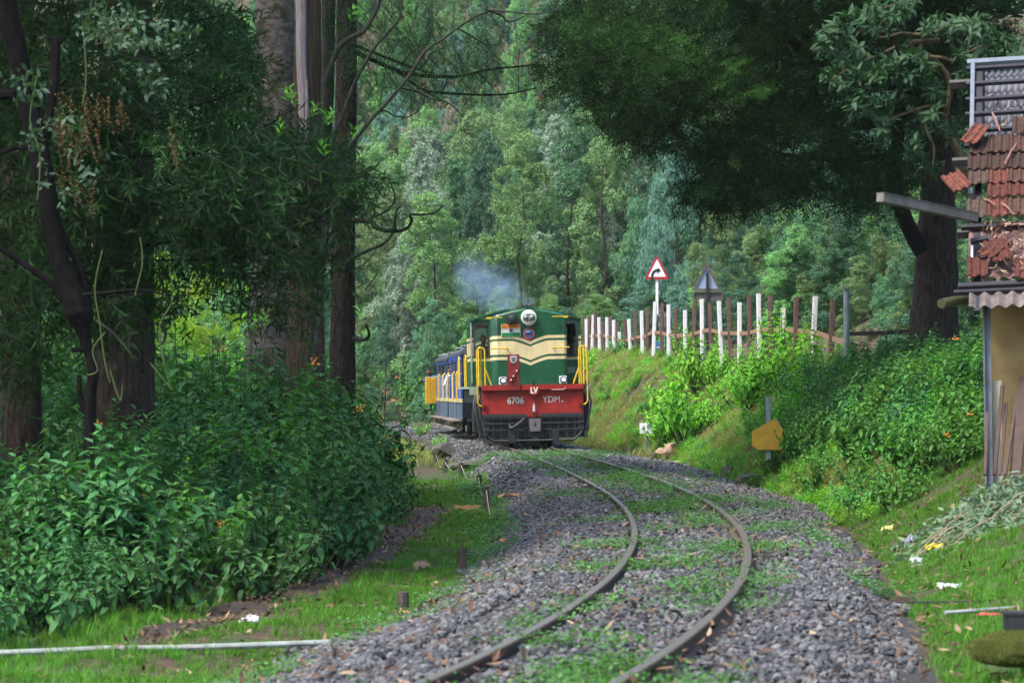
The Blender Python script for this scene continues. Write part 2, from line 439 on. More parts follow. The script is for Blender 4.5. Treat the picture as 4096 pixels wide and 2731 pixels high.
M_sleeper = mat('sleeper_steel', (.05, .04, .032), .85, var=.4, scale=20, bmp=.4, col2=(.11, .085, .065))
slm = None
for i, d in enumerate(np.arange(13.5, 72, .75)):
    h = (xc(d + .2) - xc(d - .2)) / .4
    if slm is None:
        so = MB().box((0, 0, 0), (1.75, .22, .12)).build('sleeper', M_sleeper, track, bevel=.012); slm = so.data
    else:
        so = link('sleeper', slm, None, track)
    so.location = Vector((xc(d), d, -.215 + cant(d) / 2)) - track.location
    so.rotation_euler = (0, -math.atan2(cant(d), 1.06), -math.atan(h))

# ------------------------------------------------------------------ stones
def stone_protos(n, m, flat=.7):
    out = []
    for i in range(n):
        bm = bmesh.new(); bmesh.ops.create_icosphere(bm, subdivisions=1, radius=1)
        R = random.Random(i * 7 + 3)
        for v in bm.verts:
            k = R.uniform(.62, 1.12); v.co = Vector((v.co.x * k * 1.15, v.co.y * k * .9, v.co.z * k * flat))
        for _ in range(4):
            nn = Vector((R.gauss(0, 1), R.gauss(0, 1), R.gauss(0, 1))).normalized(); dd = R.uniform(.35, .6)
            for v in bm.verts:
                t = v.co.dot(nn) - dd
                if t > 0: v.co -= nn * t
        me = bpy.data.meshes.new('stone'); bm.to_mesh(me); bm.free(); out.append(proto(me, m))
    return out
M_stone = inst_mat('ballast_stone', [(0, (.030, .031, .035)), (.35, (.072, .074, .080)), (.7, (.122, .124, .130)), (.93, (.20, .20, .20)), (1, (.10, .075, .06))], .5, 22)
def rand_region(n, d0, d1, fl, fr, power=1.0):
    "n points, denser near (power>1), uniform across between fl(d) and fr(d)"
    t = rng.random(n) ** power; d = d0 + (d1 - d0) * t; a = fl(d); b = fr(d)
    return a + (b - a) * rng.random(n), d
def stones():
    x1, d1 = rand_region(54000, 11.5, 48, lambda d: xc(d) - half_w(d) - .1, lambda d: ip(d, XR) + .3, 1.25)
    x2, d2 = rand_region(26000, 48, 165, lambda d: xc(d) - 2.4, lambda d: ip(d, XR) + .2, 1.5)
    x = np.r_[x1, x2]; d = np.r_[d1, d2]
    # edges are ragged
    e = np.array([noise.noise(Vector((a * .7, b * .7, 2))) for a, b in zip(x, d)])
    lo = xc(d) - half_w(d) + .35 * e; hi = ip(d, XR) - np.where(d < 38, .18, 0) + .35 * e
    off = x - xc(d)
    k = (x > lo) & (x < hi) & ~((np.abs(np.abs(off) - .53) < .06))
    k &= ~((np.abs(off) < .9) & (rng.random(len(x)) < .25))
    x, d = x[k], d[k]; n = len(x)
    z = np.array([gzn(a, b) for a, b in zip(x, d)]) + .035
    s = np.where(d < 48, rng.uniform(.018, .042, n), rng.uniform(.035, .065, n)) * np.where(rng.random(n) < .06, 1.35, 1)
    inside = np.abs(x - xc(d)) < 1.15
    z = np.where(inside, np.minimum(z, -.055 + cant(d) * (.5 + (x - xc(d)) / 1.06) ), z) + rng.uniform(-.01, .015, n)
    o = scatter('ballast_stones', np.c_[x, d, z], rng.uniform(0, 6.28, (n, 3)) * np.array([.12, .12, 1]), s, stone_protos(8, M_stone), rng.integers(0, 8, n))
    tag(o, 'loose blue grey crushed stones heaped along the rails', 'ballast stones')
stones()

# ------------------------------------------------------------------ grass
def grass_proto(name, n, h, wd, spread, lean, m, seg=3):
    Vs, Ts = [], []
    for i in range(n):
        a = random.uniform(0, 6.28); r = spread * math.sqrt(random.random()); b = random.uniform(0, 6.28)
        hh = h * random.uniform(.45, 1.1); ln = lean * random.uniform(.2, 1.2) * hh
        base = np.array([r * math.cos(a), r * math.sin(a), 0]); dr = np.array([math.cos(b), math.sin(b), 0]); pr = np.array([-dr[1], dr[0], 0])
        vs = []
        for k in range(seg + 1):
            t = k / seg; w_ = wd * (1 - t) ** .7
            p = base + dr * ln * t * t + np.array([0, 0, hh * t * (1 - .25 * t * lean)])
            vs += [p - pr * w_ / 2, p + pr * w_ / 2] if k < seg else [p]
        T = []
        for k in range(seg - 1): q = 2 * k; T += [(q, q + 1, q + 3), (q, q + 3, q + 2)]
        q = 2 * (seg - 1); T.append((q, q + 1, q + 2))
        Vs.append(np.array(vs)); Ts.append(np.array(T))
    V, T = join_vt(list(zip(Vs, Ts)))
    return proto(mesh_tris(name, V, T), m)
M_grass = leaf_mat('grass_blade', (.05, .135, .018), (.12, .28, .035), .38, .6, .2, tcol=(1.3, 1.6, .5))
M_grass_y = leaf_mat('grass_blade_light', (.10, .17, .035), (.22, .29, .075), .4, .6, .2, tcol=(1.4, 1.5, .6), c3=(.34, .27, .14), c3at=.62)
M_clover = leaf_mat('weed_leaf', (.035, .12, .02), (.08, .21, .04), .3, .5)
gp = [grass_proto('grass_tuft', 26, .085, .006, .09, .8, M_grass) for _ in range(4)] + [grass_proto('grass_tuft', 16, .17, .007, .05, .7, M_grass) for _ in range(2)]
gpy = [grass_proto('grass_tuft', 26, .26, .012, .16, .8, M_grass_y) for _ in range(3)] + [grass_proto('grass_tuft', 16, .42, .013, .12, 1.0, M_grass_y) for _ in range(2)]
def weed_proto(n, r, L):
    P = np.c_[rng.normal(0, r, (n, 2)), rng.uniform(.005, .05, n)]
    D = np.c_[rng.normal(0, 1, (n, 2)), rng.uniform(-.1, .5, n)]
    V, T = leaves(P, D, np.tile([0, 0, 1.], (n, 1)) + rng.normal(0, .3, (n, 3)), rng.uniform(.5, 1.1, n) * L, rng.uniform(.5, .9, n) * L, .1, .1, 'mid')
    return proto(mesh_tris('weed', V, T), M_clover)
wp = [weed_proto(60, .075, .024) for _ in range(3)] + [weed_proto(50, .10, .034) for _ in range(2)]
def place(xs, ds, lift=0.0): return np.c_[xs, ds, np.array([gzn(a, b) for a, b in zip(xs, ds)]) + lift]
def patch(x, d, sc, seed): return np.array([noise.noise(Vector((a * sc, b * sc, seed))) for a, b in zip(x, d)])
def bush_edge(d): return ip(d, [(14, -4.0), (20, -3.55), (22.7, -3.05), (24.3, -2.5), (26, -1.8), (31.7, -1.55), (40, -1.5), (45, -1.55), (50, -1.95), (60, -3.0), (75, -4.3), (100, -7), (130, -11)])
def grass():
    # the strip between shrubs and ballast
    x1, d1 = rand_region(14000, 12, 62, lambda d: bush_edge(d) - 1.0, lambda d: xc(d) - half_w(d) + .2, 1.2)
    k = np.array([(q < path_edge(w_, -1) + .02) or (q > path_edge(w_, 1) - .02) for q, w_ in zip(x1, np.clip(d1, 20.6, 47.9))]) | (d1 < 21) | (d1 > 47.5); k &= patch(x1, d1, 1.6, 8) > -.38
    x1, d1 = x1[k], d1[k]
    # the slope on the other side
    x2, d2 = rand_region(15000, 12, 42, lambda d: ip(d, XR) + .0, lambda d: ip(d, XR) + 3.2, 1.2)
    k = patch(x2, d2, 1.1, 1) > -.25; x2, d2 = x2[k], d2[k]
    x = np.r_[x1, x2]; d = np.r_[d1, d2]; n = len(x); P = place(x, d, -.01)
    tall = (rng.random(n) < .12) | ((np.r_[x1 - bush_edge(d1), np.full(len(x2), 9)] < .5) & (rng.random(n) < .4)) & (d < 34)
    idx = np.where(tall, rng.integers(4, 6, n), rng.integers(0, 4, n))
    o = scatter('grass', P, np.c_[rng.normal(0, .12, (n, 2)), rng.uniform(0, 6.28, n)], rng.uniform(.6, 1.15, n) * np.where(d > 40, 1.1, 1.0), gp, idx)
    tag(o, 'short bright green grass beside the ballast and the footpath', 'grass')
    # pale grass hanging on the bank
    x, d = rand_region(44000, 38, 124, lambda d: ip(d, XR) + .1, lambda d: ip(d, XF) + 1.0, 1.1)
    k = (patch(x, d, .55, 3) + .6 * patch(x, d, 1.7, 6)) > -.10; x, d = x[k], d[k]; n = len(x)
    o = scatter('bank_grass', place(x, d, -.03), np.c_[rng.normal(0, .25, n), rng.normal(-.35, .25, n), rng.uniform(-.6, .6, n)], rng.uniform(.35, .95, n), gpy, rng.integers(0, 5, n))
    tag(o, 'pale yellow green grass hanging on the cut bank below the post fence', 'grass')
    # the valley floor by the far end of the train
    x, d = rand_region(6000, 70, 175, lambda d: xc(np.minimum(d, 171)) - 12, lambda d: xc(np.minimum(d, 171)) + 9, .9)
    k = (np.abs(x - xc(np.minimum(d, 171))) > 2.3) & (x < ip(np.minimum(d, 171), XR) + 30); k &= ~((x > ip(np.minimum(d, 171), XR)) & (d < 124)); x, d = x[k], d[k]; n = len(x)
    o = scatter('verge_grass', place(x, d, -.02), np.c_[rng.normal(0, .15, (n, 2)), rng.uniform(0, 6.28, n)], rng.uniform(.9, 1.9, n), gpy[:4], rng.integers(0, 4, n)); tag(o, 'light green grass around the far end of the train', 'grass')
    # low round-leaved weeds between and beside the rails
    x, d = rand_region(9000, 12, 70, lambda d: xc(d) - 2.4, lambda d: xc(d) + 1.9, 1.2)
    off = x - xc(d); p = patch(x, d, .8, 12)
    lik = np.where(np.abs(np.abs(off) - .53) < .3, .12, -.12); lik = np.where((off > .0) & (off < .45), .22, lik); lik = np.where(off < -1.9, .2, lik); lik = np.where(off > .9, -.05, lik)
    k = (p + lik > .29) & (rng.random(len(x)) < .8) & (np.abs(np.abs(off) - .53) > .05); x, d = x[k], d[k]; n = len(x)
    off = x - xc(d); P = place(x, d, .045); P[:, 2] = np.where(np.abs(off) < 1.15, -.06 + cant(d) * (.5 + off / 1.06), P[:, 2])
    o = scatter('track_weeds', P, np.c_[rng.normal(0, .2, (n, 2)), rng.uniform(0, 6.28, n)], rng.uniform(.7, 1.4, n) * np.where(d > 35, 1.3, 1), wp, rng.integers(0, 5, n))
    tag(o, 'bright green low weeds growing between and beside the rails', 'weeds')
grass()

# fallen leaves
M_litter = inst_mat('dead_leaf', [(0, (.05, .025, .015)), (.45, (.11, .058, .032)), (.8, (.19, .115, .065)), (1, (.34, .25, .16))], .7, trans=.15)
def litter_protos():
    out = []
    for i in range(4):
        V, T = leaves(np.zeros((1, 3)), np.array([[1., 0, 0]]), np.array([[0, random.uniform(-.2, .2), 1.]]), 1.0, random.uniform(.22, .42), random.uniform(-.3, .35), random.uniform(-.6, .8))
        out.append(proto(mesh_tris('dead_leaf', V, T), M_litter))
    return out
lp = litter_protos()
def litter():
    x, d = rand_region(14000, 11.5, 60, lambda d: xc(d) - 3.9, lambda d: ip(d, XR) + 2.6, 1.4)
    p = patch(x, d, .9, 21); off = x - xc(d); xr = ip(d, XR)
    lik = np.where(np.abs(x - path_l(d)) < .45, .6, 0); lik = np.where(np.abs(np.abs(off) - .53) < .25, .25, lik); lik = np.where(np.abs(x - xr) < .5, .6, lik); lik = np.where((off < -1.4) & (off > -2.2), .2, lik)
    k = (p + lik > -.08) & (rng.random(len(x)) < .85) & (np.abs(np.abs(off) - .53) > .05); x, d = x[k], d[k]; n = len(x); off = off[k]
    dp = rng.uniform(21, 47.5, 1500); t_ = rng.random(1500); xp = np.array([path_edge(q, -1) * (1 - s_) + path_edge(q, 1) * s_ for q, s_ in zip(dp, t_)]); x = np.r_[x, xp]; d = np.r_[d, dp]; n = len(x); off = x - xc(d)
    P = place(x, d, .06); P[n - 1500:, 2] -= .035; P[:, 2] = np.where(np.abs(off) < 1.15, -.03 + cant(d) * (.5 + off / 1.06), P[:, 2])
    o = scatter('leaf_litter', P, np.c_[rng.normal(0, .3, (n, 2)), rng.uniform(0, 6.28, n)], rng.uniform(.04, .11, n), lp, rng.integers(0, 4, n))
    tag(o, 'brown fallen leaves lying on the ballast and along the path', 'fallen leaves')
litter()
# ------------------------------------------------------------------ lettering helper
def text_mesh(body, size, depth, name, m, parent, loc, rx=math.pi / 2, rz=0.0, align='LEFT', bold=0.0, xs=1.0):
    cu = bpy.data.curves.new(name, 'FONT'); cu.body = body; cu.size = size; cu.extrude = depth; cu.align_x = align; cu.offset = bold
    cu.resolution_u = 4
    to = bpy.data.objects.new('tmp_text', cu); COL.objects.link(to)
    bpy.context.view_layer.update()
    me = bpy.data.meshes.new_from_object(to.evaluated_get(bpy.context.evaluated_depsgraph_get()))
    bpy.data.objects.remove(to); bpy.data.curves.remove(cu)
    me.name = name; me.materials.clear(); o = link(name, me, m, parent); o.location = loc; o.rotation_euler = (rx, 0, rz); o.scale = (xs, 1, 1)
    return o

# ------------------------------------------------------------------ people
M_skin = mat('skin', (.19, .095, .055), .5, var=.12, scale=30)
M_hair = mat('hair', (.008, .007, .007), .6, var=.3, scale=60)
M_eye = mat('eye_dark', (.01, .01, .012), .3, var=0)
def skin_mesh(name, V, E, R):
    me = bpy.data.meshes.new(name); me.from_pydata([Vector(v) for v in V], E, []); o = bpy.data.objects.new(name, me); COL.objects.link(o)
    o.modifiers.new('skin', 'SKIN'); sv = me.skin_vertices[0].data
    for i, r in enumerate(R): sv[i].radius = r if hasattr(r, '__len__') else (r, r)
    sv[0].use_root = True
    s = o.modifiers.new('sub', 'SUBSURF'); s.levels = 2; s.render_levels = 2
    bpy.context.view_layer.update()
    m2 = bpy.data.meshes.new_from_object(o.evaluated_get(bpy.context.evaluated_depsgraph_get()))
    bpy.data.objects.remove(o); bpy.data.meshes.remove(me); m2.name = name
    m2.polygons.foreach_set('use_smooth', np.ones(len(m2.polygons), dtype=bool))
    return m2
def person(label, loc, rz, joints, shirt, trousers, head_turn=0.0, hair_len=.0, group=None, parent_scale=1.0):
    """joints: dict with pelvis, chest, neck, head, and for side l/r: sh, el, wr, hip, kn, an, toe (metres, facing -y)"""
    root = empty('person', loc, (0, 0, rz)); tag(root, label, 'person', group)
    J = {k: Vector(v) for k, v in joints.items()}
    V = []; E = []; R = []; idx = {}
    def add(k, p, r, to=None):
        idx[k] = len(V); V.append(p); R.append(r)
        if to is not None: E.append((idx[to], idx[k]))
    add('pelvis', J['pelvis'], (.17, .12)); add('waist', J['pelvis'].lerp(J['chest'], .5), (.15, .105), 'pelvis'); add('chest', J['chest'], (.18, .12), 'waist')
    add('neckbase', J['chest'].lerp(J['neck'], .7), (.09, .075), 'chest'); add('neck', J['neck'], .056, 'neckbase')
    hd = (J['head'] - J['neck'])
    add('jaw', J['neck'] + hd * .45 + Vector((0, -.02, 0)), (.07, .08), 'neck'); add('brow', J['neck'] + hd * 1.0 + Vector((0, -.01, 0)), (.078, .097), 'jaw'); add('crown_top', J['neck'] + hd * 1.5, (.06, .075), 'brow')
    for s in ('l', 'r'):
        add(s + 'sh', J[s + 'sh'], .062, 'chest'); add(s + 'el', J[s + 'el'], .046, s + 'sh'); add(s + 'wr', J[s + 'wr'], .03, s + 'el')
        a = (J[s + 'wr'] - J[s + 'el']).normalized(); sd_ = a.cross(Vector((0, 0, 1))); sd_ = sd_.normalized() if sd_.length > .2 else Vector((1, 0, 0)); up = sd_.cross(a)
        add(s + 'palm', J[s + 'wr'] + a * .07, (.034, .02), s + 'wr')
        for f, (o_, l_) in enumerate(((-.03, .06), (-.01, .075), (.011, .07), (.03, .05))):
            add(s + 'f%d' % f, J[s + 'wr'] + a * .105 + sd_ * o_, .0095, s + 'palm'); add(s + 'g%d' % f, J[s + 'wr'] + a * (.105 + l_ * .75) + sd_ * o_ * 1.15 - up * .022, .008, s + 'f%d' % f)
        add(s + 't0', J[s + 'wr'] + a * .05 - sd_ * .045 - up * .012, .011, s + 'palm'); add(s + 't1', J[s + 'wr'] + a * .085 - sd_ * .055 - up * .03, .009, s + 't0')
        add(s + 'hip', J[s + 'hip'], .09, 'pelvis'); add(s + 'kn', J[s + 'kn'], .06, s + 'hip'); add(s + 'an', J[s + 'an'], .04, s + 'kn'); add(s + 'toe', J[s + 'toe'], .035, s + 'an')
    me = skin_mesh('body', V, E, R)
    for m in (M_skin, shirt, trousers): me.materials.append(m)
    nk = J['neck']; seg = []
    for s in ('l', 'r'):
        seg += [(J[s + 'sh'], J[s + 'el'], 1), (J[s + 'el'], J[s + 'el'].lerp(J[s + 'wr'], .85), 1), (J[s + 'wr'], J[s + 'wr'] + (J[s + 'wr'] - J[s + 'el']).normalized() * .18, 0), (J[s + 'hip'], J[s + 'kn'], 2), (J[s + 'kn'], J[s + 'an'], 2), (J[s + 'an'], J[s + 'toe'], 2)]
    seg += [(J['pelvis'], J['pelvis'] + Vector((0, 0, -.02)), 2), (J['pelvis'].lerp(J['chest'], .3), J['chest'].lerp(J['neck'], .6), 1), (J['neck'], J['neck'] + hd * 1.5, 0)]
    for p in me.polygons:
        c = p.center; best = (9, 0)
        for a, b, k in seg:
            t = max(0, min(1, (c - a).dot(b - a) / max((b - a).length_squared, 1e-9))); q = (c - a.lerp(b, t)).length
            if q < best[0]: best = (q, k)
        p.material_index = best[1]
    # push a nose, eye sockets
    hc = J['neck'] + hd; Rt = Matrix.Rotation(head_turn, 3, 'Z')
    for v in me.vertices:
        q = v.co - J['neck']
        if q.z > .02 and q.length < hd.length * 1.9:
            v.co = J['neck'] + Rt @ q
    link('body', me, None, root)
    n = MB().add([hc + Rt @ Vector(p) for p in ((0, -.092, .012), (-.017, -.088, -.038), (.017, -.088, -.038), (0, -.122, -.034), (0, -.09, -.05))], [(0, 1, 3), (0, 3, 2), (1, 4, 3), (2, 3, 4)]); n.build('nose', M_skin, root)
    for sx in (-1, 1): MB().lathe([(.001, -.005), (.011, 0), (.001, .005)], hc + Rt @ Vector((.031 * sx, -.092, .012)), 8, 'Y').build('eye', M_eye, root)
    mth = MB().box(hc + Rt @ Vector((0, -.094, -.068)), (.04, .012, .009), Rt); mth.build('mouth', mat('lip', (.14, .05, .04), .5, var=0), root)
    for sx in (-1, 1): MB().lathe([(.004, -.012), (.026, -.004), (.02, .008), (.004, .012)], hc + Rt @ Vector((.083 * sx, .01, -.01)), 10, 'X').build('ear', M_skin, root)
    hb = bmesh.new(); bmesh.ops.create_icosphere(hb, subdivisions=3, radius=1)
    for v in list(hb.verts):
        c = v.co
        if c.z < -.05 - hair_len and c.y < .2 or (c.y < -.55 and c.z < .35) or c.z < -.6 - hair_len: hb.verts.remove(v)
    for v in hb.verts:
        k = 1 + .05 * noise.noise(v.co * 6); v.co = hc + Rt @ Vector((v.co.x * .094 * k, v.co.y * .113 * k + .008, v.co.z * .115 * k + .02))
    hm = bpy.data.meshes.new('hair'); hb.to_mesh(hm); hb.free(); link('hair', hm, M_hair, root)
    return root
def sit(lx=0, reach=.35, drop=.0):
    return dict(pelvis=(0, 0, .50), chest=(0, -.02, .86), neck=(0, -.02, 1.07), head=(0, -.04, 1.19), lsh=(-.2, 0, .98), lel=(-.27, -.12, .74), lwr=(-.18, -reach, .72 + drop), rsh=(.2, 0, .98), rel=(.27, -.12, .74), rwr=(.18, -reach, .72 + drop),
                lhip=(-.1, -.03, .48), lkn=(-.14, -.42, .5), lan=(-.14, -.42, .09), ltoe=(-.15, -.56, .04), rhip=(.1, -.03, .48), rkn=(.14, -.42, .5), ran=(.14, -.42, .09), rtoe=(.15, -.56, .04))
def stand(**k):
    d = dict(pelvis=(0, 0, .95), chest=(0, -.01, 1.32), neck=(0, -.01, 1.52), head=(0, -.03, 1.63), lsh=(-.19, 0, 1.43), lel=(-.25, .02, 1.14), lwr=(-.24, -.08, .9), rsh=(.19, 0, 1.43), rel=(.25, .02, 1.14), rwr=(.24, -.08, .9),
             lhip=(-.1, 0, .92), lkn=(-.11, -.02, .5), lan=(-.11, .02, .09), ltoe=(-.12, -.13, .04), rhip=(.1, 0, .92), rkn=(.11, -.02, .5), ran=(.11, .02, .09), rtoe=(.12, -.13, .04))
    d.update(k); return d

# ------------------------------------------------------------------ the locomotive
LD = 73.4
loco = empty('diesel_locomotive', (float(xc(LD)) + .06, LD, 0.0), (0, -.020, math.radians(3.4)))
tag(loco, 'green and cream diesel locomotive with a red headstock coming round the curve', 'locomotive')
G1 = (.006, .085, .034); CR = (.72, .60, .33)
def livery(name, vdrop):
    m, nt, b = newmat(name); tc = nt.nodes.new('ShaderNodeTexCoord'); sp = nt.nodes.new('ShaderNodeSeparateXYZ'); nt.links.new(tc.outputs['Object'], sp.inputs[0])
    z = sp.outputs[2]
    def mth(op, a, b_=None, c_=None):
        n = nt.nodes.new('ShaderNodeMath'); n.operation = op
        for i, q in enumerate((a, b_, c_)):
            if q is None: continue
            if hasattr(q, 'type'): nt.links.new(q, n.inputs[i])
            else: n.inputs[i].default_value = q
        return n.outputs[0]
    if vdrop:
        ax = mth('ABSOLUTE', sp.outputs[0]); t = mth('MAXIMUM', mth('SUBTRACT', 1.0, mth('DIVIDE', ax, .47)), 0.0)
        fr = mth('LESS_THAN', sp.outputs[1], 0.75)
        z = mth('ADD', z, mth('MULTIPLY', fr, mth('MULTIPLY', mth('POWER', t, 1.35), .155)))
    f = mth('DIVIDE', z, 5.0)
    st = [(0, G1), (2.27 / 5, CR), (2.352 / 5, G1), (2.418 / 5, CR), (2.76 / 5, G1), (2.815 / 5, CR), (2.90 / 5, G1)]
    c = ramp(nt, f, st, 'CONSTANT')
    n = noise_tex(nt, 3.0, 6, .65); mx = nt.nodes.new('ShaderNodeMixRGB'); mx.blend_type = 'MULTIPLY'; mx.inputs[0].default_value = .8; nt.links.new(c, mx.inputs[1])
    nt.links.new(ramp(nt, n, [(.3, (.8, .8, .78)), (.7, (1.1, 1.1, 1.1))]), mx.inputs[2])
    nd = noise_tex(nt, 1.2, 7, .7, stretch=(9, 9, .7)); mx2 = nt.nodes.new('ShaderNodeMixRGB'); nt.links.new(ramp(nt, nd, [(.5, (0, 0, 0)), (.78, (.38, .38, .38))]), mx2.inputs[0])
    nt.links.new(mx.outputs[0], mx2.inputs[1]); mx2.inputs[2].default_value = (.10, .085, .06, 1)
    nt.links.new(mx2.outputs[0], b.inputs['Base Color']); b.inputs['Roughness'].default_value = .38
    bump(nt, b, n, .08, .03); return m
M_liv = livery('green_cream_livery', True); M_livc = livery('green_cream_cab_livery', False)
M_red = mat('headstock_red', (.30, .018, .012), .5, var=.3, scale=5, bmp=.05)
M_redd = mat('panel_red', (.20, .016, .012), .5, var=.3, scale=7)
M_yel = mat('handrail_yellow', (.62, .42, .02), .45, var=.2, scale=9)
M_blk = mat('underframe_black', (.018, .019, .022), .55, var=.5, scale=9, bmp=.1)
M_blk2 = mat('grille_bar_grey', (.030, .033, .038), .5, var=.3, scale=14)
M_grey = mat('plate_grey', (.13, .125, .13), .6, var=.35, scale=10)
M_off = mat('lamp_housing_white', (.62, .62, .56), .45, var=.12, scale=10)
M_sage = mat('sage_paint_and_sheen', (.27, .34, .27), .5, var=.2, scale=8)
M_white = mat('white_paint', (.74, .74, .72), .5, var=.1, scale=10)
M_roof = mat('cab_roof_green', (.01, .07, .035), .5, var=.3, scale=6)
M_dark = mat('interior_dark', (.02, .022, .024), .8, var=.2)
M_rub = mat('rubber_seal', (.025, .03, .034), .6, var=.1)
M_let = mat('silver_lettering', (.48, .50, .48), .5, var=.15, scale=20)
M_cream = mat('cream_lettering', (.75, .68, .52), .55, var=.15, scale=20)
M_saff = mat('saffron', (.85, .24, .02), .5, var=.05); M_fg = mat('flag_green', (.01, .20, .055), .5, var=.05); M_navy = mat('navy', (.02, .03, .20), .5, var=0)
M_silver = mat('silver_shield', (.5, .52, .55), .4, metal=.3, var=.2, scale=30)
M_pinkm = mat('pink_cap', (.6, .38, .38), .5, var=.1)
def glass_mat(name, tint=(.55, .62, .6), f=.12):
    m, nt, b = newmat(name); t = nt.nodes.new('ShaderNodeBsdfTransparent'); t.inputs[0].default_value = (*tint, 1)
    gl = nt.nodes.new('ShaderNodeBsdfGlossy'); gl.inputs['Roughness'].default_value = .03; mx = nt.nodes.new('ShaderNodeMixShader'); fr = nt.nodes.new('ShaderNodeFresnel'); fr.inputs[0].default_value = 1.5
    nt.links.new(fr.outputs[0], mx.inputs[0]); nt.links.new(t.outputs[0], mx.inputs[1]); nt.links.new(gl.outputs[0], mx.inputs[2]); nt.links.new(mx.outputs[0], nt.nodes['Material Output'].inputs[0]); return m
M_glass = glass_mat('window_glass')
def emis(name, col, s):
    m, nt, b = newmat(name); b.inputs['Emission Color'].default_value = (*col, 1); b.inputs['Emission Strength'].default_value = s; b.inputs['Base Color'].default_value = (*col, 1); return m
M_lit = emis('lit_lamp', (.75, .82, 1.0), 6.0)
def LP(name, mb, m, smooth=False, bevel=0.0, parent=None): return mb.build(name, m, parent or loco, smooth, bevel)

# short hood (front) with rounded vertical edges and a shallow peaked roof
def hood(y0, y1, hw, ze, zp, r, z0=1.63):
    pl = []
    for (sx) in (-1, 1):
        for k in range(6):
            q = math.pi / 2 * k / 5
            if sx < 0: pl.append((-hw + r - r * math.cos(q), y0 + r - r * math.sin(q)))
            else: pl.append((hw - r + r * math.sin(q), y0 + r - r * math.cos(q)))
    pl = pl[:6] + [(-.45, y0), (0, y0), (.45, y0)] + pl[6:] + [(hw, y1), (0, y1), (-hw, y1)]
    n = len(pl); vs = []; fs = []
    def top(x): return zp - (zp - ze) * (abs(x) / hw) ** 1.35
    for (x, y) in pl: vs.append((x, y, z0))
    for (x, y) in pl: vs.append((x, y, top(x) - .06))
    for (x, y) in pl: vs.append((x * .965, min(max(y, y0 + .05), y1 + 0), top(x)))
    for i in range(n):
        j = (i + 1) % n
        fs.append((i, j, j + n, i + n)); fs.append((i + n, j + n, j + 2 * n, i + 2 * n))
    m = MB().add(vs, fs)
    fr = [2 * n + k for k in range(n - 3)]; bk = [2 * n + n - 3, 2 * n + n - 2, 2 * n + n - 1]
    m.f.append(tuple(fr + bk)); return m
LP('short_hood', hood(.55, 2.3, .955, 3.44, 3.64, .13), M_liv, True)
LP('long_hood', hood(4.6, 14.6, .90, 3.30, 3.46, .1), M_livc, True)
# cab: front wall with two window openings, side walls, roof, floor
def wall_with_hole(m, x0, x1, z0, z1, hx0, hx1, hz0, hz1, y, th, topf=None):
    for (a, b_, c, d_) in ((x0, hx0, z0, z1), (hx1, x1, z0, z1), (hx0, hx1, z0, hz0), (hx0, hx1, hz1, z1)):
        if b_ - a > .005 and d_ - c > .005: m.box(((a + b_) / 2, y, (c + d_) / 2), (b_ - a, th, d_ - c))
cb = MB()
cb2 = MB()
wall_with_hole(cb, -1.43, -.80, 1.63, 3.40, -1.37, -.965, 2.37, 3.27, 2.33, .05)
wall_with_hole(cb2, .80, 1.43, 1.63, 3.40, .965, 1.37, 2.37, 3.27, 2.33, .05)
LP('cab_front', cb, M_livc); LP('cab_front', cb2, M_livc)
for sx in (-1, 1):
    cb = MB(); x = 1.445 * sx
    for (a, b_, c, d_) in ((2.305, 2.50, 1.60, 3.38), (2.95, 3.3, 1.60, 3.38), (3.95, 4.6, 1.60, 3.38), (2.50, 2.95, 1.6, 2.42), (2.50, 2.95, 3.22, 3.38), (3.3, 3.95, 1.6, 2.42), (3.3, 3.95, 3.22, 3.38)):
        cb.box((x, (a + b_) / 2, (c + d_) / 2), (.05, b_ - a - .002, d_ - c))
    LP('cab_side', cb, M_livc)
bw = MB(); bw.box((0, 4.58, 2.0), (2.86, .05, .8)); bw.box((0, 4.58, 3.3), (2.86, .05, .2)); bw.box((0, 4.58, 2.8), (1.0, .05, .9)); bw.box((-1.36, 4.58, 2.8), (.14, .05, .9)); bw.box((1.36, 4.58, 2.8), (.14, .05, .9))
LP('cab_back', bw, M_dark)
LP('cab_floor', MB().box((0, 3.45, 1.66), (2.8, 2.2, .06)), M_dark)
def arc_roof(y0, y1, hw, ze, zp, th):
    pts = [(hw * (k / 10 - 1), zp - (zp - ze) * abs(k / 10 - 1) ** 1.6) for k in range(21)]
    return MB().prism([(hw * 1.0 * (1 if p[0] > 0 else 1) * p[0] / hw, p[1]) for p in pts] + [(p[0], p[1] - th) for p in reversed(pts)], y0, y1)
LP('cab_roof', arc_roof(2.24, 4.7, 1.485, 3.38, 3.70, .05), M_roof, True)
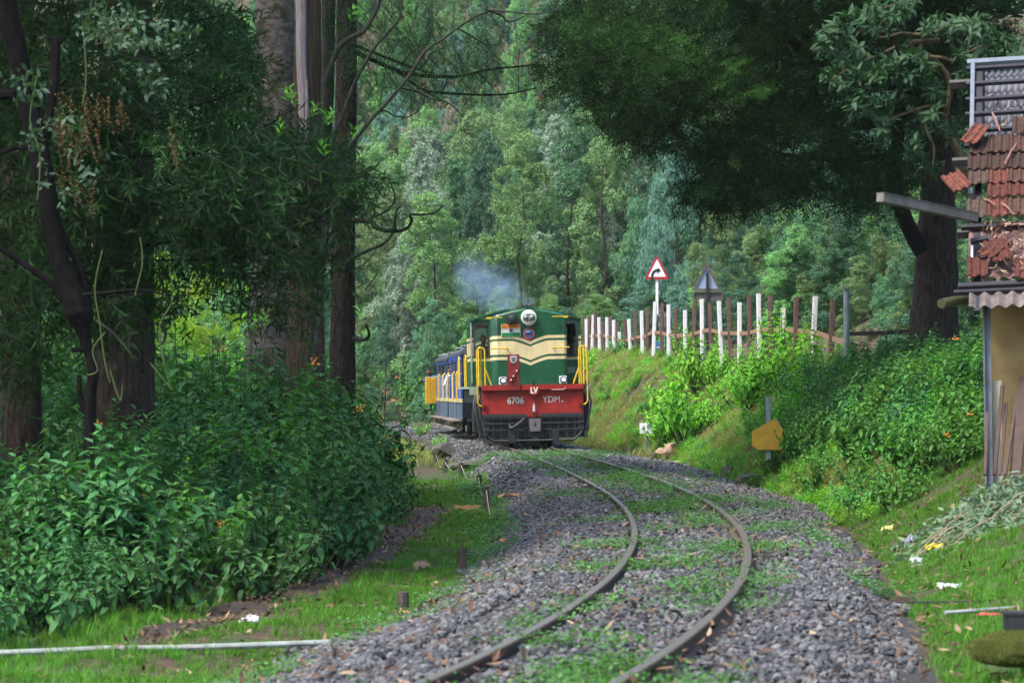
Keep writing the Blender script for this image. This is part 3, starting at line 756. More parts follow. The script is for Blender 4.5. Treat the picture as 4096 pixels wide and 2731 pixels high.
# strip on the near left cab corner: skylight sheen put into its pale colour
LP('corner_sheen_strip', MB().box((-1.452, 2.29, 2.5), (.045, .05, 1.74)), M_sage, bevel=.01)
for sx in (-1, 1):
    x0, x1 = (-1.37, -.965) if sx < 0 else (.965, 1.37)
    def rr(i, o_=0):
        a, b_, c, d_ = x0 - o_, x1 + o_, 2.37 - o_, 3.27 + o_; r = .09 + o_; P = []
        for (cx_, cz_, q0) in ((b_ - r, d_ - r, 0), (a + r, d_ - r, 90), (a + r, c + r, 180), (b_ - r, c + r, 270)):
            for k in range(5):
                q = math.radians(q0 + 22.5 * k); P.append((cx_ + r * math.cos(q), cz_ + r * math.sin(q)))
        return P
    o_, i_ = rr(0, .02), rr(0, -.03); n = len(o_); fm = MB(); vs = []
    for P, y in ((o_, 2.285), (i_, 2.285), (i_, 2.36), (o_, 2.30)): vs += [(p[0], y, p[1]) for p in P]
    fm.add(vs, [(a * n + k, a * n + (k + 1) % n, b_ * n + (k + 1) % n, b_ * n + k) for a, b_ in ((0, 1), (1, 2), (3, 0)) for k in range(n)])
    wf = LP('cab_window', fm, M_rub)
    MB().box(((x0 + x1) / 2, 2.34, 2.82), (x1 - x0 + .03, .006, .93)).build('pane', M_glass, wf)
    MB().tube([((x0 + x1) / 2 + .1, 2.30, 2.44), ((x0 + x1) / 2 + .16 * sx * -1, 2.295, 2.95)], .008, 5).build('wiper', M_blk, wf)
# headlight
hl = LP('headlight', MB().lathe([(.15, .56), (.205, .52), (.226, .44), (.215, .385), (.16, .36)], (0, 0, 0), 32, 'Y'), M_off, True)
hl.location = (-.03, .03, 3.37); hl.scale = (.92, 1, .92)
MB().prism([(-.13, -.15), (.13, -.15), (.055, -.30), (-.055, -.30)], .45, .54).build('bracket', M_grey, hl, bevel=.01)
ov = [(.17 * math.copysign(abs(math.cos(q)) ** .6, math.cos(q)), .105 * math.copysign(abs(math.sin(q)) ** .8, math.sin(q))) for q in [2 * math.pi * k / 28 for k in range(28)]]
MB().prism(ov, .350, .40).build('lens_recess', M_dark, hl)
M_lens = mat('lamp_glass', (.16, .19, .19), .12, var=.2, scale=30)
for s in (-1, 1): MB().lathe([(.01, .30), (.07, .335), (.082, .349), (.082, .36)], (s * .083, 0, 0), 20, 'Y').build('lamp', M_lens, hl, True)
gd = MB()
for x in (-.085, 0, .085): gd.box((x, .333, 0), (.01, .01, .22))
gd.ring((0, 0), .0, .0, 0, 0) if False else None
gd.build('guard', M_off, hl)
# marker lamp box
sl = LP('signal_lamp', MB().prism([(-.13, -.14), (.13, -.14), (.135, .03), (.10, .11), (0, .14), (-.10, .11), (-.135, .03)], .36, .56), M_blk, bevel=.012); sl.location = (-.465, 0, 3.355)
MB().lathe([(.09, .36), (.10, .345), (.085, .335)], (0, 0, 0), 20, 'Y').build('rim', M_blk2, sl, True)
MB().lathe([(.08, .345), (.05, .33), (.005, .325)], (0, 0, 0), 20, 'Y').build('lens', mat('green_lens', (.03, .07, .06), .1, var=.2), sl, True)
# horns on the roof
hn = LP('horn', MB().tube([(-.16, .78, 3.70), (.1, .78, 3.70)], .022, 8), M_grey); 
for x in (-.105, .04):
    hb_ = MB().lathe([(.098, .50), (.088, .515), (.05, .56), (.03, .70), (.028, .86)], (x, 0, 3.80), 20, 'Y').build('bell', mat('horn_teal', (.14, .21, .20), .4, metal=.4, var=.2), hn, True)
    MB().disc((x, 3.80), .055, .548, .552, 16).build('throat', M_dark, hn)
MB().tube([(-.04, .78, 3.6), (-.04, .78, 3.78)], .02, 6).build('stand', M_grey, hn)
MB().tube([(-.2, .8, 3.80), (-.27, .8, 3.72), (-.33, .85, 3.62), (-.5, .9, 3.60)], .012, 6).build('air_pipe', M_grey, hn)
LP('exhaust_stack', MB().box((-.45, 6.6, 3.53), (.5, .6, .26)), mat('exhaust_rust', (.03, .022, .02), .8, var=.4, scale=12), bevel=.02)
# flag and round badge
fl = LP('flag_plate', MB().box((-.498, .543, 3.045), (.50, .008, .335)), M_white)
MB().box((-.498, .535, 3.155), (.48, .008, .105)).build('saffron_band', M_saff, fl); MB().box((-.498, .535, 2.937), (.48, .008, .105)).build('green_band', M_fg, fl)
ch = MB().ring((-.498, 3.046), .040, .047, .530, .539)
for k in range(12):
    q = math.pi * k / 12; ch.box((-.498, .535, 3.046), (.084, .004, .0035), Matrix.Rotation(q, 3, 'Y'))
ch.build('wheel_emblem', M_navy, fl)
bd = LP('round_badge', MB().disc((-.03, 2.947), .152, .530, .549, 32), mat('badge_red', (.62, .06, .045), .45, var=.1))
MB().disc((-.03, 2.947), .118, .522, .531, 32).build('badge_sky', mat('badge_blue', (.05, .16, .42), .45, var=0), bd)
MB().prism([(-.03 - .117, 2.93), (-.03 + .117, 2.93), (.05, 2.855), (-.03, 2.832), (-.11, 2.855)], .517, .5225).build('badge_ground', mat('badge_violet', (.08, .08, .18), .5, var=.3, scale=60), bd)
MB().prism([(-.11, 2.945), (-.11, 2.965), (-.07, 2.965), (-.07, 2.985), (-.045, 2.985), (-.045, 2.968), (.0, 2.972), (.05, 2.955), (.06, 2.935), (-.11, 2.925)], .511, .5175).build('badge_engine', M_dark, bd)
MB().prism([(-.10, 2.985), (-.06, 3.02), (-.02, 3.03), (.01, 3.01), (-.03, 3.0), (-.06, 2.99)], .512, .5215).build('badge_cloud', M_white, bd)
dots = MB()
for k in range(26):
    q = math.radians(200 - k * 220 / 25); dots.box((-.03 + .135 * math.cos(q), .5275, 2.947 + .135 * math.sin(q)), (.006 if k % 5 else .001, .004, .014), Matrix.Rotation(-q + math.pi / 2, 3, 'Y'))
dots.build('badge_lettering', M_white, bd)
# handrails
def rail_bar(x0, x1, z, y=.40):
    return MB().tube([(x0, .56, z), (x0, y, z), (x1, y, z), (x1, .56, z)], .018, 8)
LP('handrail', rail_bar(-1.0, -.60, 2.585), M_yel, True); LP('handrail', rail_bar(.60, 1.0, 2.585), M_yel, True)
for (a, b_) in ((-1.13, -.72), (.58, 1.0)):
    t = MB().box(((a + b_) / 2, .44, 3.385), (b_ - a, .05, .03)); t.box((a + .07 if a < 0 else b_ - .07, .48, 3.37), (.12, .14, .05)); LP('top_step', t, M_yel, bevel=.006)
def urail(xo, xi, zb, zo_end, y):
    s = -1 if xo < 0 else 1; c = (xo + xi) / 2; r = abs(xo - xi) / 2
    arc = [(c + s * r * math.cos(q), y, 2.50 + r * math.sin(q)) for q in [math.pi * k / 8 for k in range(9)]]
    return [(xo - s * .14, y + .03, zo_end - .03), (xo - s * .06, y, zo_end - .01), (xo, y, zo_end + .07)] + arc + [(xi, y, zb)]
for s in (-1, 1):
    gr = LP('grab_rail', MB().tube(urail(1.42 * s, 1.215 * s, 1.63, 1.12, -.03), .022, 8), M_yel, True)
    MB().tube([(1.21 * s, -.03, 2.06), (1.06 * s, -.02, 1.64)], .022, 8).build('brace', M_yel, gr, True)
    MB().tube([(1.36 * s, .30, 1.63), (1.36 * s, .30, 2.56), (1.34 * s, .33, 2.62), (1.30 * s, .36, 2.56), (1.30 * s, .37, 1.63)], .022, 8).build('second_rail', M_yel, gr, True)
# headstock
LP('headstock', MB().prism([(-1.31, .885), (-.17, .885), (-.17, .80), (.20, .80), (.20, .885), (1.31, .885), (1.31, 1.60), (-1.31, 1.60)], 0, .10), M_red, bevel=.004)
LP('headstock_lip', MB().box((0, -.03, 1.565), (2.62, .14, .135)), M_red, bevel=.006)
LP('deck', MB().box((0, 2.2, 1.615), (2.86, 4.5, .035)), M_grey)
for x in (-1.07, 1.05): gus = MB(); gus.add([(x - .08, -.002, 1.49), (x + .08, -.002, 1.49), (x, -.002, 1.40), (x - .08, -.09, 1.49), (x + .08, -.09, 1.49)], [(0, 1, 2), (0, 3, 4, 1), (0, 2, 3), (1, 4, 2), (3, 2, 4)]); LP('gusset', gus, M_red)
MBb = MB()
for x in (-1.26, -1.16, 1.16, 1.26):
    for z in (1.17, 1.10): MBb.lathe([(.013, -.012), (.016, -.006), (.016, .0)], (x, 0, z), 8, 'Y')
bo = LP('bolts', MBb, M_red); bo['kind'] = 'stuff'
for s in (-1, 1):
    hk = MB().box((1.25 * s, -.03, 1.12), (.11, .06, .018)); hk.box((1.25 * s, -.03, 1.06), (.11, .06, .018)); LP('step_bracket', hk, M_redd)
LP('conduit', MB().tube([(.48, -.11, 1.492), (.78, -.11, 1.492), (.83, -.11, 1.51), (.84, -.11, 1.56)], .011, 6), M_pinkm)
tx = text_mesh('6706', .235, .004, 'number_lettering', M_let, loco, (-.664, -.003, 1.155), bold=.006, xs=.93)
tx = text_mesh('YDM', .235, .004, 'class_lettering', M_let, loco, (.255, -.003, 1.165), bold=.0, xs=.92)
tx = text_mesh('4', .085, .004, 'class_figure', M_let, loco, (.745, -.003, 1.16), bold=.002)
# red jumper panel
jp = LP('jumper_panel', MB().box((-.485, -.13, 1.955), (.31, .05, .93)), M_redd, bevel=.008)
sh = [(-.085, .07), (-.09, .10), (-.05, .09), (0, .105), (.05, .09), (.09, .10), (.085, .07), (.095, .0), (.07, -.07), (0, -.105), (-.07, -.07), (-.095, 0)]
MB().prism([(-.485 + a, 2.285 + b_) for a, b_ in sh], -.175, -.155).build('shield', M_silver, jp, bevel=.004)
MB().prism([(-.485 + a * .6, 2.285 + b_ * .6) for a, b_ in sh], -.182, -.174).build('shield_boss', M_grey, jp)
for (x, z) in ((-.41, 1.99), (-.495, 1.855), (-.56, 1.755)):
    c = MB().lathe([(.035, -.155), (.035, -.20), (.022, -.21)], (x, 0, z), 12, 'Y'); cc = c.build('pipe_coupling', M_redd, jp, True)
    MB().lathe([(.026, -.209), (.028, -.225), (.015, -.235)], (x, 0, z), 12, 'Y').build('cap', M_pinkm, jp, True); MB().box((x, -.17, z + .045), (.10, .05, .012)).build('hood_plate', M_redd, jp)
# ditch lamps, lit
for x in (-.765, .79):
    d_ = LP('ditch_lamp', MB().box((x, -.02, 1.745), (.19, .16, .20)), mat('lamp_box_white', (.66, .68, .72), .4, var=.1), bevel=.01)
    MB().lathe([(.08, -.10), (.085, -.112), (.07, -.116)], (x, 0, 1.745), 20, 'Y').build('rim', M_dark, d_, True)
    MB().lathe([(.068, -.112), (.04, -.122), (.004, -.125)], (x, 0, 1.745), 20, 'Y').build('lens', mat('ditch_lens', (.45, .52, .75), .15, var=.1), d_, True)
    MB().lathe([(.034, -.1215), (.025, -.132), (.004, -.135)], (x + .015, 0, 1.748), 16, 'Y').build('lamp', M_lit, d_, True)
# LV board
lv = LP('lv_disc', MB().disc((.03, 1.49), .13, -.125, -.108, 28), mat('disc_red', (.26, .015, .02), .45, var=.15))
text_mesh('LV', .215, .003, 'lv_lettering', M_cream, lv, (.03, -.127, 1.415), align='CENTER', bold=.010, xs=.8)
LP('lamp_iron', MB().box((.02, -.10, 1.66), (.045, .06, .16)), M_blk, bevel=.01)
# cowcatcher
for s in (-1, 1):
    x0, x1 = (-1.29, -.17) if s < 0 else (.19, 1.31)
    cw = LP('cowcatcher_grille', MB().box(((x0 + x1) / 2, .02, .845), (x1 - x0, .06, .085)), M_blk2, bevel=.005)
    MB().box(((x0 + x1) / 2, .11, .54), (x1 - x0, .02, .56)).build('backing_plate', M_blk, cw)
    xo = x0 + .08 if s < 0 else x1 - .08
    MB().box((xo, .03, .60), (.17, .05, .42)).build('side_plate', M_blk2, cw, bevel=.006)
    hb_ = MB()
    for z in (.775, .645, .48): hb_.box(((x0 + x1) / 2, -.016, z), (x1 - x0 - .02, .022, .035 if z < .7 else .018))
    hb_.build('crossbar', M_blk2, cw)
    for k in range(5):
        x = (-1.04 + .213 * k) if s < 0 else (.226 + .214 * k)
        MB().box((x, .006, .53), (.028, .022, .55)).build('bar', M_blk2, cw)
    xb = -.56 if s < 0 else .57
    MB().box((xb, -.05, .30), (.175, .06, .31)).build('bracket_plate', M_blk, cw, bevel=.006)
LP('bottom_pipe', MB().tube([(-1.24, -.05, .40), (-1.20, -.05, .33), (-1.07, -.05, .225), (-1.0, -.05, .205), (0, -.05, .20), (1.0, -.05, .205), (1.08, -.05, .23), (1.22, -.05, .36), (1.25, -.05, .42)], .03, 8), M_blk2, True)
LP('step_pipe_end', MB().lathe([(.045, -.10), (.045, -.02)], (-1.235, 0, .385), 12, 'Y'), M_blk2, True)
LP('brake_hose', MB().tube([(-.24, .0, .76), (-.25, -.10, .745), (-.34, -.13, .67), (-.47, -.14, .57), (-.56, -.13, .52), (-.60, -.10, .54), (-.61, -.06, .60)], .04, 8), M_blk2, True)
bp = LP('coupler_plate', MB().prism([(-.115, .76), (.19, .765), (.185, .43), (-.095, .425)], -.10, -.04), M_grey, bevel=.006)
MB().box((.045, -.102, .62), (.022, .01, .14)).build('slot', M_dark, bp); MB().disc((.045, .60), .032, -.106, -.098, 14).build('pin_hole', M_dark, bp)
LP('coupler_frame', MB().box((.03, .04, .53), (.36, .06, .50)), M_blk)
sp_ = LP('uncoupling_lever', MB().box((.02, -.07, .84), (.045, .05, .2)), M_blk); MB().prism([(-.012, .93), (.052, .93), (.05, 1.08), (.02, 1.165), (-.008, 1.08)], -.085, -.055).build('white_tip', mat('spike_white', (.55, .53, .56), .5, var=.2), sp_, bevel=.004)
# underframe, bogies, wheels, steps
LP('underframe', MB().box((0, 7.6, 1.32), (2.3, 13.6, .34)), M_blk)
LP('fuel_tank', MB().box((0, 7.4, .75), (2.2, 3.4, .75)), M_blk, bevel=.08)
LP('running_board', MB().box((0, 9.7, 1.585), (2.72, 9.9, .06)), M_sage)
wm = None
for yb in (1.5, 2.9, 4.3, 10.4, 11.8, 13.2):
    w_ = MB()
    for s in (-1, 1): w_.lathe([(.10, -.10), (.40, -.10), (.48, -.06), (.48, .02), (.515, .025), (.515, .05), (.40, .06), (.12, .07)], (0, 0, 0), 26, 'X') if False else w_.add(*(lambda q: ([(v[0] * -s + .53 * s - .04 * s, v[1] + yb, v[2] + .48) for v in q.v], q.f))(MB().lathe([(.10, -.10), (.40, -.10), (.48, -.06), (.48, .02), (.515, .025), (.515, .05), (.40, .06), (.12, .07)], (0, 0, 0), 26, 'X')))
    w_.tube([(-.5, yb, .48), (.5, yb, .48)], .08, 10); LP('wheelset', w_, M_blk2 if False else mat('wheel_steel', (.06, .045, .038), .6, metal=.3, var=.4, scale=12), True)
for yb in (2.9, 11.8):
    bf = MB()
    for s in (-1, 1): bf.box((.86 * s, yb, .62), (.12, 3.9, .34)); bf.box((.90 * s, yb - 1.4, .48), (.14, .34, .34)); bf.box((.90 * s, yb, .48), (.14, .34, .34)); bf.box((.90 * s, yb + 1.4, .48), (.14, .34, .34)); bf.box((.92 * s, yb - .7, .82), (.16, .5, .3)); bf.box((.92 * s, yb + .7, .82), (.16, .5, .3))
    bf.box((0, yb, .75), (1.7, .6, .3)); LP('bogie_frame', bf, M_blk, bevel=.015)
for s in (-1, 1):
    st = LP('step_box', MB().box((1.43 * s, .95, .95), (.14, .6, 1.1)), M_blk, bevel=.02)
    MB().box((1.46 * s, .9, 1.50), (.22, .7, .22)).build('sand_box', M_sage, st, bevel=.015); MB().box((1.46 * s, .9, 1.66), (.12, .5, .10)).build('sand_lid', M_dark, st, bevel=.01)
    ho = MB()
    for (a, b_) in ((-.02, .0), (.05, .12), (.10, -.08)):
        ho.tube([((1.37 + a) * s, .30 + b_, 1.38), ((1.42 + a) * s, .2 + b_, 1.15), ((1.36 + a) * s, .15 + b_, .85), ((1.30 + a) * s, .15 + b_, .55), ((1.27 + a) * s, .15 + b_, .28)], .03, 6)
    ho.lathe([(.04, -.05), (.06, 0), (.04, .05)], (1.40 * s, .2, 1.2), 10); ho.build('hoses', M_blk2, st, True)
    MB().box((1.33 * s, .18, .27), (.22, .3, .03)).build('foot_step', M_blk2, st)
# side railings of the running board
for s in (-1, 1):
    for (ya, yb) in ((4.9, 5.5), (8.6, 9.6), (13.2, 14.0)):
        LP('side_rail', MB().tube([(1.33 * s, ya, 1.60), (1.33 * s, ya, 2.45), (1.33 * s, ya + .08, 2.52), (1.33 * s, yb - .08, 2.52), (1.33 * s, yb, 2.45), (1.33 * s, yb, 1.60)], .018, 7), M_yel, True)
lo = MB()
for k in range(4): lo.box((1.20, 2.295, 2.07 - .042 * k), (.21, .02, .018))
LP('louvre', lo, mat('louvre_pale', (.36, .44, .44), .5, var=.1))
for sx in (-1, 1):
    st_ = LP('seat', MB().box((1.06 * sx, 3.75, 2.0), (.45, .45, .12)), M_dark, bevel=.02); MB().box((1.06 * sx, 3.98, 2.3), (.45, .08, .6)).build('seat_back', M_dark, st_, bevel=.02)
    LP('control_desk', MB().box((.95 * sx, 2.75, 2.05), (.7, .42, .68)), M_dark, bevel=.03)
bpy.context.view_layer.update()
ML = loco.matrix_basis.copy()
def in_cab(x, y, z): return ML @ Vector((x, y, z))
M_sh1 = mat('shirt_slate', (.10, .14, .16), .8, var=.3, scale=12); M_sh2 = mat('shirt_blue', (.03, .09, .24), .8, var=.25, scale=12); M_tr = mat('trousers_dark', (.025, .027, .035), .85, var=.2)
M_sh3 = mat('shirt_white', (.55, .55, .56), .8, var=.1); M_sh4 = mat('jacket_grey', (.07, .08, .095), .85, var=.2)
person('engine driver in a slate shirt seated behind the cab window nearer the coaches side', in_cab(-1.10, 3.62, 1.69), math.radians(8), sit(reach=.42, drop=.05), M_sh1, M_tr, .5)
person('crew member in a blue shirt seated behind the cab window on the bank side', in_cab(1.08, 3.6, 1.69), math.radians(-6), sit(reach=.4), M_sh2, M_tr, -.4)

# ------------------------------------------------------------------ coaches
M_cb = [mat('coach_blue', (.018, .045, .25), .5, var=.3, scale=5), mat('coach_slate', (.035, .055, .13), .6, var=.3, scale=5), mat('coach_bluegrey', (.075, .11, .16), .6, var=.3, scale=5)]
M_ccr = mat('coach_cream', (.52, .46, .27), .55, var=.2, scale=8); M_crf = mat('coach_roof', (.05, .055, .065), .75, var=.5, scale=8, bmp=.2)
M_cdk = mat('coach_window_dark', (.012, .015, .022), .25, var=.2); M_bar = mat('barred_panel', (.33, .36, .40), .5, var=.2, scale=8)
M_wood = mat('footboard_wood', (.20, .17, .14), .8, var=.35, scale=14, bmp=.2)
def coach(d0, d1, zt, label, seed, last):
    R = random.Random(seed); ym = (d0 + d1) / 2; L = d1 - d0
    hd = math.atan2(float(xc(d1) - xc(d0)), L)
    r = empty('passenger_coach', (float(xc(d0)), d0, 0), (0, -.012, -hd)); tag(r, label, 'railway coach')
    hw = 1.10; z0 = .62
    def B(n, m, mt, par=None, **k): return m.build(n, mt, par or r, **k)
    B('body', MB().box((0, L / 2, (z0 + zt - .3) / 2), (2 * hw - .06, L, zt - .3 - z0)), M_cdk)
    pts = [((hw + .05) * (k / 8 - 1), zt - .33 * abs(k / 8 - 1) ** 2.2) for k in range(17)]
    rf = B('roof', MB().prism(pts + [(hw + .05, zt - .42), (-hw - .05, zt - .42)], -.1, L + .1), M_crf)
    tp = MB()
    for k in range(6):
        y = R.uniform(.4, L - .8); tp.box((R.uniform(-.85, -.6), y, zt - .17 + R.uniform(-.02, .02)), (.4, R.uniform(.3, .8), .06), Matrix.Rotation(R.uniform(-.1, .1), 3, 'X'))
    tp.build('roof_bundle', mat('tarpaulin', (.22, .24, .26), .8, var=.4, scale=9), rf, bevel=.02)
    for s in (-1, 1):
        y = 0.02; k = 0
        while y < L - .1:
            wd = R.choice([.42, .5, .36, .6]); wd = min(wd, L - y); bay = k % 3
            zl, zm = 1.12, 2.02
            off = R.choice([0, .012, .03])
            x = (hw + off) * s
            B('lower_panel', MB().box((x, y + wd / 2, (z0 + zl) / 2 - R.uniform(0, .05)), (.05, wd - .02, zl - z0)), M_cb[R.choice([1, 2, 2])])
            B('cream_band', MB().box((x + .004 * s, y + wd / 2, zl + .065), (.05, wd - .02, .12)), M_ccr)
            if bay == 1:
                fr = B('barred_window', MB().box((x, y + wd / 2, zm + .02), (.05, wd - .01, .05)), M_bar)
                bb = MB()
                for q in range(5): bb.tube([(x + .02 * s, y + wd * (q + .5) / 5, zl + .1), (x + .02 * s, y + wd * (q + .5) / 5, zm + .02)], .018, 5)
                bb.build('bars', M_bar, fr)
                B('upper_panel', MB().box((x, y + wd / 2, (zm + zt - .42) / 2 + .26), (.05, wd - .02, zt - .42 - zm - .5)), M_cb[R.choice([0, 1])])
            else:
                B('side_panel', MB().box((x, y + wd / 2, (zl + .13 + zm) / 2), (.05, wd - .02, zm - zl - .15)), M_cb[R.choice([0, 0, 2])])
                w_ = B('window', MB().box((x - .01 * s, y + wd / 2, zm + .2), (.04, wd - .08, .36)), M_cdk if R.random() < .6 else M_cb[1])
                B('upper_panel', MB().box((x, y + wd / 2, (zm + .40 + zt - .40) / 2), (.05, wd - .02, max(.05, zt - .42 - zm - .40))), M_cb[R.choice([0, 0, 1])])
            if k % 8 == 2:
                B('handrail', MB().tube([(x + .05 * s, y, 1.15), (x + .10 * s, y, 1.2), (x + .10 * s, y, 2.05), (x + .04 * s, y, 2.12)], .028, 6), M_yel)
            y += wd; k += 1
        B('footboard', MB().box((1.22 * s, L / 2, .56), (.36, L - .6, .05)), M_wood); B('lower_step', MB().box((1.20 * s, L / 2, .30), (.30, L - 1.4, .05)), M_wood)
        hg = MB()
        for q in range(6): hg.box((1.12 * s, .5 + (L - 1) * q / 5, .42), (.05, .06, .34))
        hg.build('step_hanger', M_wood, r)
    B('chassis', MB().box((0, L / 2, .60), (1.9, L, .16)), M_blk)
    for yb in (1.2, 2.4, L - 2.4, L - 1.2):
        w_ = MB().tube([(-.56, yb, .33), (-.46, yb, .33)], .33, 16); w_.tube([(.46, yb, .33), (.56, yb, .33)], .33, 16); w_.tube([(-.5, yb, .33), (.5, yb, .33)], .06, 8); B('wheelset', w_, M_blk)
    return r, hd
c1, h1 = coach(89.2, 98.4, 3.05, 'blue passenger coach with barred windows coupled behind the locomotive', 3, False)
c2, h2 = coach(99.2, 107.6, 2.98, 'rearmost blue passenger coach with its yellow door swung open', 5, True)
# the open door at the rear end of the last coach
bpy.context.view_layer.update()
dl = 8.4
dr = MB().box((-1.33, dl - .75, 1.52), (.42, .05, 1.0)).build('open_door', M_yel, c2, bevel=.01)
sl_ = MB()
for k in range(4): sl_.box((-1.48 + .10 * k, dl - .79, 1.52), (.05, .03, .96))
sl_.build('door_slat', mat('door_slat_amber', (.60, .33, .01), .5, var=.2), dr)
M2 = c2.matrix_basis.copy()
person('passenger with black hair leaning out beside the yellow coach door', M2 @ Vector((-1.22, dl - .45, .72)), math.radians(-25), stand(neck=(-.10, -.10, 1.40), head=(-.16, -.16, 1.50), chest=(-.04, -.04, 1.22), lsh=(-.24, -.03, 1.30), lel=(-.34, -.16, 1.12), lwr=(-.30, -.34, 1.16), rsh=(.14, -.05, 1.34), rel=(.22, .02, 1.08), rwr=(.22, -.1, .88)), M_sh2, M_tr, .3)
M1 = c1.matrix_basis.copy()
person('passenger in a white shirt leaning from the coach doorway behind the locomotive', M1 @ Vector((-.98, 7.6, .68)), math.radians(-20), stand(neck=(-.10, -.10, 1.42), head=(-.14, -.14, 1.53), chest=(-.05, -.04, 1.24), lsh=(-.25, -.03, 1.33), lel=(-.33, -.1, 1.1), lwr=(-.28, -.3, 1.0)), M_sh3, M_tr, .2)
# ------------------------------------------------------------------ the post fence of old rails on the bank
def painted(name, col, chip, thr):
    m, nt, b = newmat(name); n = noise_tex(nt, 9, 8, .7, stretch=(2, 2, .6))
    nt.links.new(ramp(nt, n, [(thr - .04, tuple(chip)), (thr + .04, tuple(col)), (.9, tuple(np.array(col) * .85))]), b.inputs['Base Color']); b.inputs['Roughness'].default_value = .65
    bump(nt, b, n, .3, .01); return m
M_pw = painted('post_white', (.62, .61, .62), (.20, .18, .17), .36); M_pb = mat('post_brown', (.10, .058, .045), .75, var=.45, scale=10, bmp=.3); M_pg = mat('post_grey_steel', (.16, .20, .22), .5, var=.35, scale=7, bmp=.1)
M_band = mat('crossbar_rust', (.26, .14, .085), .75, var=.35, scale=5, bmp=.2)
def fd(px): return ip(px, [(2320, 112), (2560, 95), (2720, 86), (2900, 78), (3190, 66), (3400, 60)])
P4 = [('b', 140, 640, 145, 1110), ('w', 178, 690, 182, 1170), ('b', 225, 660, 220, 1160), ('w', 290, 620, 262, 1220), ('b', 318, 575, 325, 1230), ('w', 375, 660, 392, 1260), ('b', 440, 735, 445, 1200), ('w', 500, 660, 510, 1210), ('b', 562, 640, 566, 1180), ('w', 608, 705, 612, 1200), ('b', 672, 730, 660, 1310), ('w', 695, 890, 716, 1330), ('b', 780, 700, 800, 1325), ('w', 845, 690, 882, 1310), ('b', 945, 550, 966, 1240), ('w', 1045, 560, 1066, 1260), ('b', 1140, 530, 1135, 1250), ('w', 1260, 415, 1228, 1260), ('b', 1370, 440, 1354, 1290), ('w', 1470, 460, 1472, 1350), ('b', 1580, 515, 1602, 1360), ('w', 1728, 550, 1736, 1360), ('b', 1880, 390, 1858, 1330), ('w', 1992, 375, 1999, 1290), ('b', 2115, 430, 2152, 1290), ('w', 2260, 405, 2304, 1290)]
P5 = [('b', 230, 320, 258, 1120), ('w', 380, 380, 380, 1200), ('b', 518, 275, 521, 1150), ('w', 645, 260, 662, 1150), ('b', 810, 290, 816, 1100), ('w', 990, 455, 984, 1100), ('b', 1170, 305, 1164, 1150), ('w', 1440, 295, 1395, 1150), ('b', 1685, 355, 1640, 1200)]
fence = empty('post_fence', W(2720, 1450, 86)); tag(fence, 'fence of upright old rails painted white and brown by turns along the bank top', 'fence')
def fpart(mb, name, m, **k):
    o = mb.build(name, m, fence, **k); o.matrix_parent_inverse = Matrix.Translation(-fence.location); return o
def rail_post(px0, py0, px1, py1, m, d=None, wd=.125):
    d = d or fd((px0 + px1) / 2)
    a = W(px1, py1, d); b = W(px0, py0, d); a.z -= .25; ax = (b - a).normalized(); X = Vector((1, 0, 0)); X = (X - ax * X.dot(ax)).normalized(); Y = ax.cross(X)
    hw = wd / 2; prof = [(-hw, -.055), (hw, -.055), (hw, -.045), (.018, -.03), (.012, .03), (.035, .04), (.035, .06), (-.035, .06), (-.035, .04), (-.012, .03), (-.018, -.03), (-hw, -.045)]
    # flange towards the line, with the head of the rail behind; a shallow groove each side of the web shows
    prof = [(-hw, .05), (-hw, .035), (-.02, .02), (-.015, -.03), (-.04, -.04), (-.04, -.06), (.04, -.06), (.04, -.04), (.015, -.03), (.02, .02), (hw, .035), (hw, .05)]
    n = len(prof); vs = [a + X * p[0] + Y * -p[1] * -1 for p in prof] + [b + X * p[0] + Y * p[1] for p in prof]
    mb = MB().add(vs, [tuple(range(n)), tuple(range(2 * n - 1, n - 1, -1))] + [(i, (i + 1) % n, (i + 1) % n + n, i + n) for i in range(n)])
    # bolt holes near the top
    o = fpart(mb, 'post', m)
    return a, b
for (c, x0, y0, x1, y1) in P4: rail_post(2300 + x0 / 3.92, 1100 + y0 / 3.92, 2300 + x1 / 3.92, 1100 + y1 / 3.92, M_pw if c == 'w' else M_pb)
for (c, x0, y0, x1, y1) in P5: rail_post(2850 + x0 / 3.485, 1100 + y0 / 3.485, 2850 + x1 / 3.485, 1100 + y1 / 3.485, M_pw if c == 'w' else M_pb)
fpart(MB().tube([W(3386, 1520, 58) + Vector((0, 0, -.4)), W(3386, 1155, 58)], .062, 10).box(W(3386, 1150, 58), (.16, .16, .02)), 'tall_post', M_pg)
bandp = [(2358, 1342), (2407, 1338), (2438, 1344), (2490, 1362), (2524, 1355), (2550, 1346), (2580, 1342), (2606, 1328), (2638, 1327), (2680, 1338), (2728, 1340), (2750, 1340), (2797, 1326), (2828, 1318), (2874, 1324), (2887, 1330), (2930, 1330), (2988, 1330), (3022, 1323), (3056, 1315), (3108, 1316), (3222, 1322), (3280, 1332), (3338, 1355), (3375, 1367)]
def flat_bar(pts, h, t):
    mb = MB()
    for a, b in zip(pts[:-1], pts[1:]):
        dx = (b - a); L = dx.length; R = dx.to_track_quat('X', 'Z').to_matrix(); mb.box((a + b) / 2, (L + .02, t, h), R)
    return mb
for i in range(0, len(bandp) - 1, 4):
    seg = bandp[i:i + 5]; fpart(flat_bar([W(p[0], p[1] + 2, fd(p[0])) + Vector((0, .07, 0)) for p in seg], .10, .03), 'crossbar', M_band)
fpart(flat_bar([W(3392, 1336, 58.3), W(3560, 1330, 59), W(3700, 1318, 60)], .085, .04), 'crossbar', M_pb)
fpart(MB().box(W(3415, 1375, 58.2), (.16, .05, .045), Matrix.Rotation(.35, 3, 'Y')), 'clamp', M_blk)

